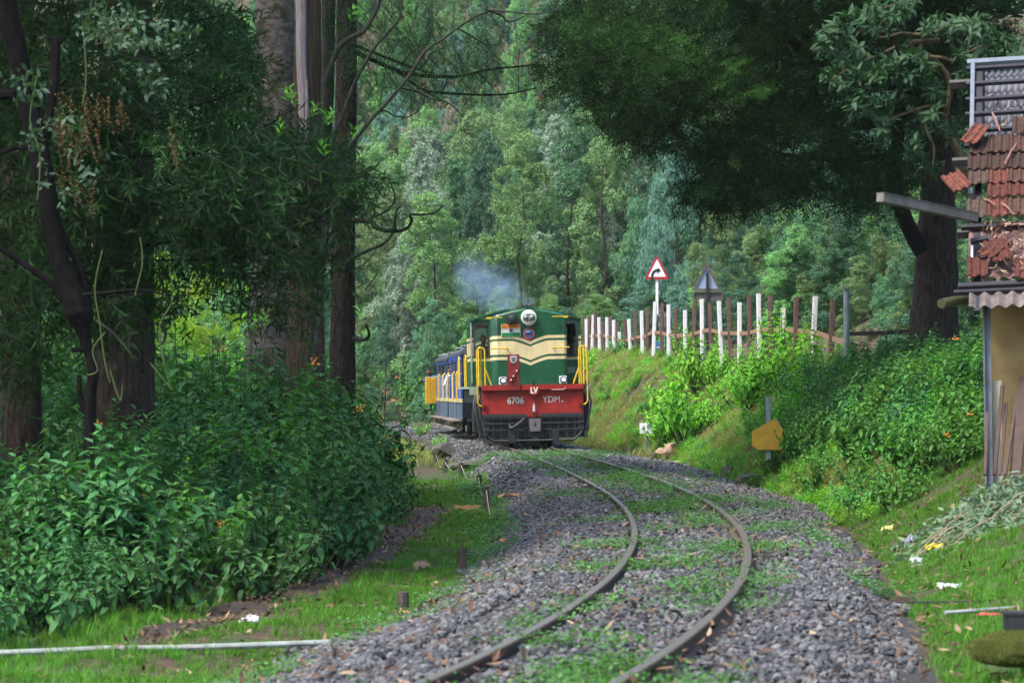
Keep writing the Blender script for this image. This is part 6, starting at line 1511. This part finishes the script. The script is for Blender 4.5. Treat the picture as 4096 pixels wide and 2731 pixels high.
o = vn.build('hanging_vine', mat('vine_green', (.06, .10, .02), .7, var=.3, scale=20)); child(o, tF)
# broad rounded leaves and brown dry clusters near the top left
ML_round = leaf_mat('round_leaf', (.03, .07, .04), (.07, .13, .08), .2, .55, .2)
C = ell_points([(100, 350, 90, 60, 24, 1, 1), (600, 130, 200, 60, 24, 1, 1), (430, 100, 120, 100, 24.5, 1, 1), (250, 600, 150, 200, 25, 1.5, .5), (560, 320, 100, 60, 24, 1, .8)], 120)
o = link('round_leaves', mesh_tris('round_leaves', *spray_leaves(C, rand_unit(len(C)), 6, .075, .042, .2, 1.0, 'full')), ML_round); child(o, tF)
ML_dry = leaf_mat('dry_cluster', (.07, .04, .015), (.16, .10, .03), .2, .7)
C = ell_points([(420, 450, 90, 40, 24.5, .6, 1), (320, 500, 120, 120, 25, 1, .8), (280, 700, 60, 120, 25, 1, .5), (480, 120, 60, 40, 24.5, .5, 1), (690, 600, 25, 60, 24, .3, 1), (360, 800, 40, 60, 24.5, .5, .6)], 90)
o = link('dry_clusters', mesh_tris('dry_clusters', *spray_leaves(C, np.c_[rng.normal(.2, .3, len(C)), rng.normal(0, .3, len(C)), np.full(len(C), -1.)], 22, .022, .012, .25, 1.0, 'quad')), ML_dry); child(o, tF)

# --- the big dark tree on the right with fine foliage
tR = tree('dark_wattle_tree', W(3735, 1330, 58), 'big dark tree on the slope whose fine foliage hangs over the track')
trunk_mesh([W(3735, 1420, 58), W(3733, 1300, 58), W(3742, 1100, 58), W(3748, 900, 58), W(3755, 700, 58), W(3775, 400, 58), W(3790, 0, 58), W(3800, -900, 58)], [.52, .47, .43, .39, .33, .27, .23, .15], 'trunk', BK_dark, tR, 22, .12, .07, .5, .04)
limb(tR, [(3690, 1010), (3640, 920), (3600, 820), (3580, 720), (3590, 560), (3600, 350), (3610, 200)], 57.5, .17, .12, BK_black, n=10); limb(tR, [(3700, 450), (3560, 475), (3480, 500), (3418, 508)], 57, .11, .08, BK_black, n=9)
limb(tR, [(3790, 380), (3600, 340), (3350, 275), (3220, 210), (3060, 70), (2880, -20), (2700, -90)], 57, .16, .07, BK_black, n=9, dd=-4); limb(tR, [(3350, 275), (3250, 260), (3120, 265), (2900, 310), (2600, 330), (2400, 300)], 55, .07, .02, BK_black, dd=-5); limb(tR, [(3700, 600), (3400, 640), (3100, 620), (2900, 640), (2780, 700)], 57, .07, .02, BK_black, dd=-5); limb(tR, [(3650, 720), (3560, 770), (3440, 800), (3300, 830)], 57, .035, .012, BK_black, dd=-2); limb(tR, [(3060, 70), (2850, 120), (2600, 150), (2300, 140)], 54, .05, .015, BK_black, dd=-4)
ER = [(2420, 120, 270, 130, 49, 4, .9), (2330, 270, 180, 110, 49, 3, .8), (2560, 300, 260, 170, 49, 4, 1.1), (2520, 460, 140, 100, 49, 3, 1.2), (2640, 520, 120, 80, 49, 2, 1.2), (2850, 200, 300, 230, 51, 4, 1.1), (2900, 430, 250, 200, 51, 4, 1.1), (2880, 640, 160, 110, 50, 3, 1.0), (2860, 760, 150, 90, 50, 2, 1.2), (3050, 720, 170, 100, 51, 3, 1.3), (2960, 790, 130, 55, 50, 2, .8), (3150, 560, 250, 220, 52, 4, 1.1), (3200, 250, 300, 260, 53, 4, 1.1), (3330, 740, 220, 110, 53, 3, .9), (3500, 350, 300, 300, 56, 4, .9), (3520, 700, 180, 140, 55, 3, 1.1), (3800, 200, 300, 250, 60, 4, 1.0), (3850, 550, 220, 230, 62, 3, .9), (3480, 860, 150, 70, 54, 2, .3), (3400, 30, 500, 120, 53, 5, 1.0), (2600, 20, 350, 90, 50, 5, 1.0)]
C = ell_points(ER, 3900); A = np.c_[rng.normal(-.35, .7, len(C)), rng.normal(-.3, .6, len(C)), rng.normal(-.15, .45, len(C))]
o = link('foliage', mesh_tris('foliage', *spray_leaves(C, A, 36, .135, .019, .85, .95, 'quad', .15, .2)), ML_wisp2); child(o, tR)
o = link('twigs', mesh_tris('twigs', *twigs(C, A, .85, .15, .006)), BK_black); child(o, tR); o['kind'] = 'stuff'
ML_fern = leaf_mat('painted_lit_wattle_leaf', (.03, .11, .015), (.06, .17, .03), .35, .5)  # brighter copy of the wattle leaf, light put into its colour
C = ell_points([(2620, 200, 220, 100, 47.5, 1, .6), (2350, 130, 120, 60, 47.5, 1, .5), (2850, 760, 90, 50, 48.5, 1, .7), (3090, 930, 60, 25, 49, 1, .5), (2930, 330, 160, 90, 48, 1, .5)], 130)
o = link('foliage_tips', mesh_tris('foliage_tips', *spray_leaves(C, np.c_[rng.normal(-.4, .5, len(C)), rng.normal(-.3, .4, len(C)), rng.normal(0, .3, len(C))], 36, .11, .016, .7, .95, 'quad')), ML_fern); child(o, tR)

# --- the large-leaved small tree beside the shed
tG = tree('large_leaved_tree', W(3760, 1500, 40), 'small twisted tree with big pale grey-green leaves beside the shed roof')
cg = lambda *p: [(3200 + a / 2.24, b / 2.24) for a, b in p]
ML_big = leaf_mat('big_leaf', (.016, .058, .022), (.044, .108, .045), .22, .55, .25, tcol=(1.2, 1.5, .7)); BK_vine = bark_mat('bark_pale_twisted', (.05, .045, .025), (.15, .125, .07), (10, 10, 3), .6)
limb(tG, [(3850, 650), (3800, 560), (3776, 500)] + cg((1290, 1120), (1320, 960), (1350, 800), (1320, 680), (1250, 590), (1160, 510), (1080, 470), (1010, 440), (1010, 390), (1100, 380), (1250, 370)), 40, .035, .05, BK_vine, n=9)
limb(tG, [(3985, 1640), (3960, 1300), (3905, 900), (3850, 650), (3776, 500)], 40, .09, .05, BK_vine, n=9)
for pix in (cg((1080, 470), (980, 480), (870, 420), (860, 340), (900, 300), (720, 340), (560, 280), (420, 300), (300, 380)), cg((1160, 510), (1280, 520), (1400, 540), (1600, 430), (1800, 400), (1950, 400)), cg((900, 300), (1050, 310), (1200, 300), (1320, 240), (1500, 260)), cg((870, 420), (700, 500), (560, 560), (400, 640), (280, 720)), cg((1250, 590), (1050, 640), (880, 600), (700, 680), (520, 720)), cg((860, 340), (760, 220), (680, 120), (800, 60), (900, 30)), cg((1080, 1000), (1140, 1180), (1200, 1320), (1190, 1480)), cg((1320, 960), (1180, 950), (1000, 1000), (800, 1080), (720, 1180)), cg((1350, 800), (1450, 780), (1530, 760), (1600, 720)), cg((1290, 1120), (1280, 1180), (1400, 1230))): limb(tG, pix, 40, .03, .010, BK_vine, dd=-1.2)
RC = [(600, 80), (700, 60), (800, 50), (950, 40), (1000, 20), (650, 150), (560, 200), (720, 230), (820, 130), (880, 80), (370, 200), (330, 240), (320, 290), (270, 340), (260, 370), (230, 440), (210, 410), (380, 330), (390, 250), (470, 160), (500, 450), (430, 560), (390, 520), (330, 640), (280, 700), (400, 760), (470, 780), (550, 680), (620, 600), (560, 560), (700, 580), (760, 560), (810, 600), (860, 560), (920, 540), (980, 520), (1030, 560), (1080, 560), (1120, 600), (740, 660), (700, 720), (640, 690), (580, 740), (500, 740), (900, 700), (830, 680), (980, 660), (1180, 700), (1230, 800), (1180, 840), (1210, 860), (1000, 700), (1250, 170), (1210, 220), (1300, 230), (1150, 250), (1370, 240), (1430, 220), (1480, 260), (1560, 270), (1520, 230), (1420, 310), (1620, 230), (1590, 280), (1700, 360), (1800, 380), (1840, 340), (1880, 400), (1650, 420), (1700, 420), (1750, 480), (1450, 700), (1500, 760), (1500, 620), (780, 1100), (740, 1200), (700, 1250), (780, 1260), (1250, 1180), (1290, 1130), (1350, 1180), (1100, 1370), (1040, 1360), (1060, 1300), (1220, 1500), (1240, 1540), (900, 860), (860, 890), (560, 850), (500, 930), (520, 980), (620, 960), (1560, 530), (1850, 520), (1930, 560), (1900, 480), (1150, 1020), (1080, 1040), (1400, 500), (640, 250), (880, 150), (780, 180)]
C = np.array([tuple(W(3200 + a / 2.24 + random.uniform(-22, 22), b / 2.24 + random.uniform(-18, 18), 39.5 + random.uniform(-1.3, 1.3))) for a, b in RC * 3][:270])
A = np.c_[rng.normal(-.2, .5, len(C)), rng.normal(-.5, .4, len(C)), rng.uniform(.2, 1.1, len(C))]
o = link('foliage', mesh_tris('foliage', *spray_leaves(C, A, 11, .165, .075, .20, 1.35, 'full', .4, .15, 1.3)), ML_big); child(o, tG)

# ------------------------------------------------------------------ trees of the hillside: a few kinds, copied
def crown_mesh(seed, h, w_, shape, ncl, nsub, nleaf, L, asp=.5, hang=0.0, z0=.03):
    g_ = np.random.default_rng(seed); C1 = []; R1 = []
    for i in range(ncl):
        t = (i + g_.random()) / ncl; z = h * (z0 + (1 - z0) * t)
        if shape == 'cone': rr = w_ * (1 - t) ** .75 * (.35 + .65 * min(1, t / .18)) + .05 * w_
        elif shape == 'column': rr = w_ * (.55 + .45 * math.sin(math.pi * min(1, t * .9 + .12))) * (1 if t < .8 else (1 - t) / .2 * .6 + .4)
        else: rr = w_ * max(.05, 1 - abs(2 * t - .8) ** 2.8 * (1 if t > .4 else .55)) ** .6 * .95
        q = g_.uniform(0, 6.283) ; k = math.sqrt(g_.uniform(.15, .95)); cr = w_ * g_.uniform(.22, .38) * (1 - .35 * t if shape == 'cone' else 1)
        C1.append((rr * k * math.cos(q) * .8, rr * k * math.sin(q) * .8, z)); R1.append(min(cr, rr + .12 * w_))
    C1 = np.array(C1); R1 = np.array(R1)
    u = unit(g_.normal(size=(ncl, nsub, 3)).reshape(-1, 3)).reshape(ncl, nsub, 3); u[..., 2] = np.abs(u[..., 2]) * np.where(g_.random((ncl, nsub)) < .72, 1, -1)
    C2 = (C1[:, None] + u * R1[:, None, None] * g_.uniform(.6, 1.0, (ncl, nsub, 1))).reshape(-1, 3); R2 = np.repeat(R1, nsub) * g_.uniform(.22, .42, ncl * nsub)
    v = unit(g_.normal(size=(len(C2) * nleaf, 3))); ou = np.repeat(u.reshape(-1, 3), nleaf, 0); v = unit(v + ou * .4)
    P = np.repeat(C2, nleaf, 0) + v * (np.repeat(R2, nleaf) * g_.uniform(.35, 1.05, len(v)))[:, None]; n = len(P)
    D = unit(np.cross(v, g_.normal(size=(n, 3)))) + v * .35; D[:, 2] -= hang
    N = v + g_.normal(0, .3, (n, 3)) + np.array([0, 0, .35])
    V, T = leaves(P, D, N, L * g_.uniform(.6, 1.4, n), L * asp * g_.uniform(.7, 1.3, n), .15, .1, 'quad')
    return mesh_tris('crown', V, T)
def trunk_small(seed, h, r):
    R = random.Random(seed); mb = MB(); pts = [Vector((R.gauss(0, .05) * i, R.gauss(0, .05) * i, h * .85 * i / 5)) for i in range(6)]; mb.tube([Vector((0, 0, -.6))] + pts, [r * 1.2, r, r * .85, r * .7, r * .55, r * .4, r * .2], 7)
    me = bpy.data.meshes.new('trunk'); me.from_pydata(mb.v, [], mb.f); me.update(); me.materials.append(BK_dark); return me
# unit trees about 10 m tall
KIND = {}
KIND['round'] = [(crown_mesh(50 + i, 10, 2.6, 'round', 22, 20, 56, .11, .6), trunk_small(i, 10, .09)) for i in range(3)]
KIND['cone'] = [(crown_mesh(60 + i, 10, 2.1, 'cone', 30, 16, 46, .12, .5), trunk_small(10 + i, 10, .08)) for i in range(3)]
KIND['column'] = [(crown_mesh(70 + i, 10, 1.7, 'column', 26, 18, 46, .12, .5), trunk_small(20 + i, 10, .08)) for i in range(2)]
KIND['weep'] = [(crown_mesh(80 + i, 10, 2.9, 'round', 30, 18, 40, .22, .22, 1.6, .05), trunk_small(30 + i, 10, .1)) for i in range(2)]
for i, k in enumerate(KIND.values()):
    for c, t in k: c.name = 'crown'
FM = {'grey': leaf_mat('hill_leaf_grey', (0.128, 0.192, 0.147), (0.282, 0.358, 0.269), .25, .6, .2, (1.2, 1.5, .8)), 'mid': leaf_mat('hill_leaf_mid', (0.058, 0.160, 0.083), (0.134, 0.275, 0.141), .3, .55, .2, (1.2, 1.5, .8)), 'yellow': leaf_mat('hill_leaf_yellow', (0.122, 0.256, 0.090), (0.230, 0.397, 0.154), .35, .55, .2, (1.2, 1.5, .8)),  # hill leaf colours lifted and cooled to carry some distance haze
      'brown': leaf_mat('hill_leaf_brown', (0.205, 0.166, 0.128), (0.346, 0.294, 0.218), .25, .6, .2, (1.2, 1.5, .8)), 'dark': leaf_mat('hill_leaf_dark', (0.033, 0.102, 0.064), (0.083, 0.179, 0.102), .25, .5, .2, (1.2, 1.5, .8)), 'olive': leaf_mat('hill_leaf_olive', (0.090, 0.166, 0.070), (0.192, 0.282, 0.122), .3, .55, .2, (1.2, 1.5, .8)), 'sunlit': leaf_mat('painted_sunlit_leaf', (.20, .36, .04), (.36, .55, .08), .45, .5, .2), 'blue': leaf_mat('hill_leaf_blue', (0.070, 0.173, 0.141), (0.166, 0.307, 0.237), .25, .5, .2, (1.2, 1.5, .8))}  # sunlit: leaf colour raised to stand in for strong sun in the gaps
for k in KIND.values():
    for c, t in k: c.materials.append(FM['mid'])
KN = {'round': 'bushy', 'cone': 'tapering', 'column': 'slender', 'weep': 'drooping'}; CN = {'grey': 'grey-green', 'mid': 'mid green', 'yellow': 'light yellow-green', 'brown': 'brownish', 'dark': 'dark green', 'olive': 'olive', 'blue': 'bluish green', 'sunlit': 'sunlit green'}
def htree(x, d, h, wd, kind, colr, label=None, group=None, base=None):
    i = random.randrange(len(KIND[kind])); c, t = KIND[kind][i]; z = gz(x, d) if base is None else base
    r = empty('hill_tree', (x, d, z - .2), (0, 0, random.uniform(0, 6.28))); r.scale = (wd, wd, h / 10.0)
    o = link('crown', c, None, r); recolour(o, FM[colr]); link('trunk', t, None, r)
    tag(r, label or ('%s %s tree among the forest on the hillside behind the train' % (CN[colr], KN[kind])), 'tree', group or ('%s %s trees on the hillside' % (CN[colr], KN[kind]))); return r
def PT(px, ytop, d, wpx, kind, colr, label=None, hmin=6.0):
    top = W(px, ytop, d); z = gz(top.x, d); h = max(hmin, (top.z - z) * 1.02); w0 = {'round': 2.6, 'cone': 2.1, 'column': 1.7, 'weep': 2.9}[kind] * 2 * 1.15
    return htree(top.x, d, h, (wpx / F * d) / w0, kind, colr, label, None if label is None else None)
random.seed(33)
LABS = [(1590, 1010, 158, 330, 'round', 'grey', 'pale grey-green bushy tree behind the bare branches level with the smoke'), (1640, 1120, 150, 250, 'round', 'grey', 'lower grey-green bushy tree just above the last coach'), (1885, 450, 195, 210, 'cone', 'yellow', 'tall light green tapering tree near the middle below the arching branch'), (2023, 470, 205, 150, 'column', 'yellow', 'slim light green spire right of the tall tapering tree'), (1800, 445, 212, 140, 'round', 'brown', 'brownish tree crown peeping over its green neighbours'), (1640, 490, 205, 240, 'round', 'brown', 'grey brown crown below the arching branches'),
        (2130, 365, 215, 150, 'cone', 'yellow', 'pale green pointed tree touching the dark overhanging foliage'), (2000, 590, 188, 190, 'cone', 'yellow', 'light green cone in front of the slim spire'), (2010, 725, 170, 300, 'round', 'blue', 'big bluish green crown straight above the locomotive'), (2300, 555, 185, 360, 'round', 'olive', 'broad olive crown beside the dark overhanging foliage'), (2380, 800, 165, 380, 'round', 'olive', 'wide olive green crown right of the smoke'), (2440, 990, 152, 340, 'round', 'grey', 'rounded grey-green crown behind the curve sign'), (1790, 770, 168, 190, 'column', 'mid', 'narrow green tree column left of the smoke'), (1720, 1275, 138, 250, 'round', 'mid', 'fresh green tree directly behind the blue coaches'), (1960, 1010, 150, 220, 'cone', 'mid', 'green cone just above the smoke'), (2150, 1080, 148, 260, 'round', 'olive', 'olive tree behind the horns of the locomotive'), (1540, 1330, 146, 260, 'round', 'dark', 'dark low tree behind the end of the train'), (2230, 930, 160, 250, 'round', 'blue', 'bluish crown between the smoke and the olive trees'), (1800, 1050, 155, 230, 'cone', 'olive', 'yellowish conical tree behind the drifting smoke')]
for a in LABS: PT(*a)
for (px, yt, d, wp_, kind, colr, lab) in ((2700, 560, 122, 420, 'weep', 'blue', 'weeping gum with hanging pale leaves behind the road signs'), (2900, 760, 116, 380, 'weep', 'olive', 'weeping gum with pinkish dry leaves right of the sign seen from behind'), (2560, 820, 128, 300, 'weep', 'mid', 'leafy weeping gum above the curve sign')): PT(px, yt, d, wp_, kind, colr, lab)
n = 0
for row, (d, step) in enumerate(((146, 210), (156, 210), (166, 200), (177, 185), (190, 175), (205, 170), (220, 165), (238, 165), (258, 165), (282, 170), (308, 180))):
    px = 1300 + random.uniform(0, 100)
    while px < 3350:
        dd = d + random.uniform(-6, 6); x = (px - PCX) / F * dd
        b = noise.noise(Vector((px / 260., d / 25., 3))) + random.uniform(-.35, .35); up = row >= 5
        col = 'grey' if b > .35 else 'yellow' if b > .12 else 'mid' if b > -.15 else 'olive' if b > -.35 else 'dark'
        if up and col in ('grey', 'dark'): col = random.choice(['blue', 'mid', 'yellow'])
        kd = random.choices(['round', 'cone', 'column'], [4, 4, 4])[0]
        if float(hill0(np.float64(x))) < dd - 4 or x > 2: htree(x, dd, random.uniform(9, 14), random.uniform(.85, 1.4), kd, col); n += 1
        px += step * random.uniform(.45, .95)
# nearer trees and bushes behind the bank fence, the dusky ones with hillside shade in their leaf colour
for (px, yb, d, hpx, wp_, kind, colr, lab) in ((2380, 1400, 118, 230, 260, 'round', 'yellow', 'bright yellow green bush beside the locomotive behind the fence'), (2560, 1400, 114, 260, 290, 'round', 'blue', 'silvery leaved bush behind the pole of the curve sign'), (2700, 1400, 112, 250, 240, 'round', 'blue', 'silvery leaved bush behind the sign seen from behind'), (2480, 1440, 112, 190, 200, 'round', 'mid', 'dense green bush between the bright bush and the silvery one'), (2760, 1430, 106, 200, 260, 'round', 'dark', 'dark bush with orange flowers behind the fence'), (2950, 1420, 104, 260, 300, 'round', 'dark', 'dark green bush behind the tallest brown posts'), (3120, 1380, 106, 330, 320, 'round', 'dark', 'dusky bush on the cutting behind the white posts'), (3330, 1250, 108, 300, 300, 'round', 'dark', 'dusky bush high on the cutting beyond the tall grey post'), (3560, 1180, 100, 280, 320, 'round', 'blue', 'bluish bush on the cutting beside the big dark tree'), (3850, 1260, 90, 300, 320, 'round', 'dark', 'dark bush between the big tree and the shed')):
    p = W(px, yb, d); S_ = F / d; w0 = 2.6 * 2 * 1.1
    htree(p.x, d, hpx / S_ * 1.05, (wp_ / S_) / w0, kind, colr, lab, None, base=min(p.z, gz(p.x, d) + .3)).name = 'bush'
for row, d in enumerate((128, 142, 158, 176)):
    for k in range(9):
        px = 2750 + k * 150 + random.uniform(-50, 50); x = (px - PCX) / F * d; htree(x, d, random.uniform(7, 11), random.uniform(.9, 1.3), random.choice(['round', 'weep', 'round']), random.choice(['dark', 'dark', 'blue', 'mid']), 'dusky tree on the steep hillside behind the dark overhanging foliage', 'dusky trees on the steep hillside')  # darker leaf materials stand in for the shade on this hillside
# trees in the depth of the wood on the left
random.seed(44)
for (px, yb, d, h, wd, kd, col) in [(-150 + 160 * i + random.uniform(-40, 40), 1450, random.choice([64, 72, 84]), random.uniform(7, 12), random.uniform(.8, 1.2), random.choice(['round', 'column', 'cone']), random.choice(['mid', 'dark', 'mid', 'yellow'])) for i in (0, 1, 8)] + [(-200 + 170 * i + random.uniform(-40, 40), 1450, random.choice([100, 112, 124]), random.uniform(10, 15), random.uniform(1, 1.5), random.choice(['round', 'cone']), random.choice(['mid', 'yellow', 'yellow', 'grey'])) for i in range(9)]:
    p = W(px, yb, d); htree(p.x, d, h, wd, kd, col, 'leafy tree in the depth of the wood behind the tall trunks', 'trees in the depth of the wood')
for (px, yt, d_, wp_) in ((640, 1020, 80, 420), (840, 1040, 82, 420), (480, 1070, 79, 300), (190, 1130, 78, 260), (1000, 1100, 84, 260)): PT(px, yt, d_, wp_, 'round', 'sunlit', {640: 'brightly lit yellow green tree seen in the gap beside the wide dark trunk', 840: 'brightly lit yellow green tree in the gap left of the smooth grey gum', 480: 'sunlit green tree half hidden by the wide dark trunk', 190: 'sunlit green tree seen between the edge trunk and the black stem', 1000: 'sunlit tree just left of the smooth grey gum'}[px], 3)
# low bushes and bright bank at the far end of the train
for i, (px, d, s) in enumerate(((1520, 128, 1.3), (1580, 136, 1.5), (1640, 146, 1.4), (1700, 150, 1.6), (1500, 140, 1.8), (1600, 156, 1.6), (1660, 128, .9), (1560, 122, 1.0), (1730, 158, 1.5), (1450, 120, 1.2))):
    x = (px - PCX) / F * d
    if abs(x - float(xc(min(d, 171)))) < 2.6: x = float(xc(d)) - 3.4 if x < float(xc(d)) else float(xc(d)) + 3.0
    shrub(x, d, random.choice(SP), s, ML_mid, 'low green shrub on the verge where the track bends out of sight', 'shrubs on the far verge', True)
def undergrowth():
    pr = []
    for k, cn in ((0, 'mid'), (1, 'olive'), (2, 'dark'), (0, 'yellow')):
        me = KIND['round'][k][0].copy(); me.materials.clear(); me.materials.append(FM[cn]); pr.append(bpy.data.objects.new('undergrowth_clump', me))
    x = rng.uniform(-36, 44, 3000); d = rng.uniform(126, 338, 3000)
    k = d > np.array([float(hill0(np.float64(a))) for a in x]) + 1; x, d = x[k], d[k]; n = len(x)
    x2 = rng.uniform(4, 40, 1100); d2 = rng.uniform(60, 130, 1100); k = x2 > ip(d2, XF) + 5.2; x = np.r_[x, x2[k]]; d = np.r_[d, d2[k]]; n = len(x)
    s = rng.uniform(.22, .45, n); P = np.c_[x, d, [gz(a, b) for a, b in zip(x, d)]] - np.c_[np.zeros((n, 2)), s * 1.2]
    o = scatter('undergrowth', P, np.c_[np.zeros((n, 2)), rng.uniform(0, 6.28, n)], np.c_[s * 1.3, s * 1.3, s], pr, rng.integers(0, 4, n)); tag(o, 'mixed green undergrowth covering the hillside between the trees', 'undergrowth')
undergrowth()
# crowns of the tall trees, above the picture, and unseen trees added on the left: they shade the wood and the cutting
def canopy(parent, c, w_, h, kind='round', col='dark'):
    m, _ = KIND[kind][0]; o = link('crown', m, None, parent); recolour(o, FM[col]); o.location = Vector(c) - parent.location; o.scale = (w_, w_, h / 10); return o
canopy(tA, (-5.8, 33, 8.5), 1.9, 7); canopy(tB, (-7.4, 37, 9.0), 1.7, 9); canopy(tC, (-5.2, 50, 12), 1.8, 10); canopy(tC2, (-3.4, 48.5, 13), 1.8, 9); canopy(tD, (-3.0, 54, 10.5), 1.4, 8); canopy(tM, (-3.6, 57, 11), 1.3, 8); canopy(tR, (9.5, 58, 8.5), 2.6, 9); canopy(tR, (6.8, 52, 9.0), 1.8, 6)
canopy(tF, (-4.5, 29, 5.4), 1.3, 4.5)
for c_, w_, h_ in (((-10, 27, 1.5), 2.0, 13), ((-12, 36, 3), 2.4, 14)): canopy(tA, c_, w_, h_)  # whole trees unseen beyond the left edge, added for their shade
for c_, w_, h_ in (((-12, 47, 3), 2.4, 15), ((-9, 44, 10), 1.9, 9)): canopy(tB, c_, w_, h_)  # more unseen trees past the left edge, added to block the sun
for c_, w_, h_ in (((5.5, 49, 8.6), 2.0, 6), ((9.5, 50, 9), 1.6, 6), ((8.5, 46, 8.4), 2.0, 7)): canopy(tR, c_, w_, h_)

# ------------------------------------------------------------------ exhaust smoke over the locomotive
def smoke():
    bm = bmesh.new(); bmesh.ops.create_icosphere(bm, subdivisions=3, radius=1); me = bpy.data.meshes.new('smoke'); bm.to_mesh(me); bm.free()
    m = bpy.data.materials.new('smoke_volume'); m.use_nodes = True; nt = m.node_tree; nt.nodes.remove(nt.nodes['Principled BSDF']); v = nt.nodes.new('ShaderNodeVolumePrincipled')
    v.inputs['Color'].default_value = (.44, .60, .86, 1); v.inputs['Anisotropy'].default_value = .1
    tc = nt.nodes.new('ShaderNodeTexCoord'); ln = nt.nodes.new('ShaderNodeVectorMath'); ln.operation = 'LENGTH'; nt.links.new(tc.outputs['Object'], ln.inputs[0])
    n = noise_tex(nt, 2.2, 4, .6)
    def mm(op, a, b):
        q = nt.nodes.new('ShaderNodeMath'); q.operation = op
        for i, s in enumerate((a, b)):
            if hasattr(s, 'type'): nt.links.new(s, q.inputs[i])
            else: q.inputs[i].default_value = s
        return q.outputs[0]
    f = mm('MAXIMUM', mm('SUBTRACT', 1.0, ln.outputs['Value']), 0.0); t = mm('MAXIMUM', mm('SUBTRACT', n, .36), 0.0)
    nt.links.new(mm('MULTIPLY', mm('MULTIPLY', mm('POWER', f, 1.1), t), 4.2), v.inputs['Density']); nt.links.new(v.outputs[0], nt.nodes['Material Output'].inputs['Volume'])
    o = link('smoke', me, m); o.location = W(1992, 1160, 82.5); o.scale = (.95, .85, .85); o.rotation_euler = (0, .45, 0); tag(o, 'blue exhaust smoke drifting up from the locomotive stack', 'smoke', kind='stuff')
    o2 = link('smoke', me, m); o2.location = W(1890, 1110, 84); o2.scale = (1.0, .6, .95); o2.rotation_euler = (0, .2, 1); o3 = link('smoke', me, m); o3.location = W(2022, 1228, 81); o3.scale = (.42, .4, .34); tag(o3, 'dense blue puff of smoke just leaving the locomotive stack', 'smoke', kind='stuff')
    tag(o2, 'thin tail of blue smoke drifting away over the coaches', 'smoke', kind='stuff')
smoke()

# ------------------------------------------------------------------ the damp air of the valley
hz = MB().box((5, 170, 36), (260, 370, 76)).build('haze', None); hm = bpy.data.materials.new('haze_air'); hm.use_nodes = True
_nt = hm.node_tree; _nt.nodes.remove(_nt.nodes['Principled BSDF']); _v = _nt.nodes.new('ShaderNodeVolumePrincipled'); _v.inputs['Color'].default_value = (.86, .93, 1.0, 1); _v.inputs['Density'].default_value = .00013; _v.inputs['Anisotropy'].default_value = .2
_nt.links.new(_v.outputs[0], _nt.nodes['Material Output'].inputs['Volume']); hz.data.materials.append(hm); tag(hz, 'thin bluish haze hanging in the valley air', 'haze', kind='stuff')
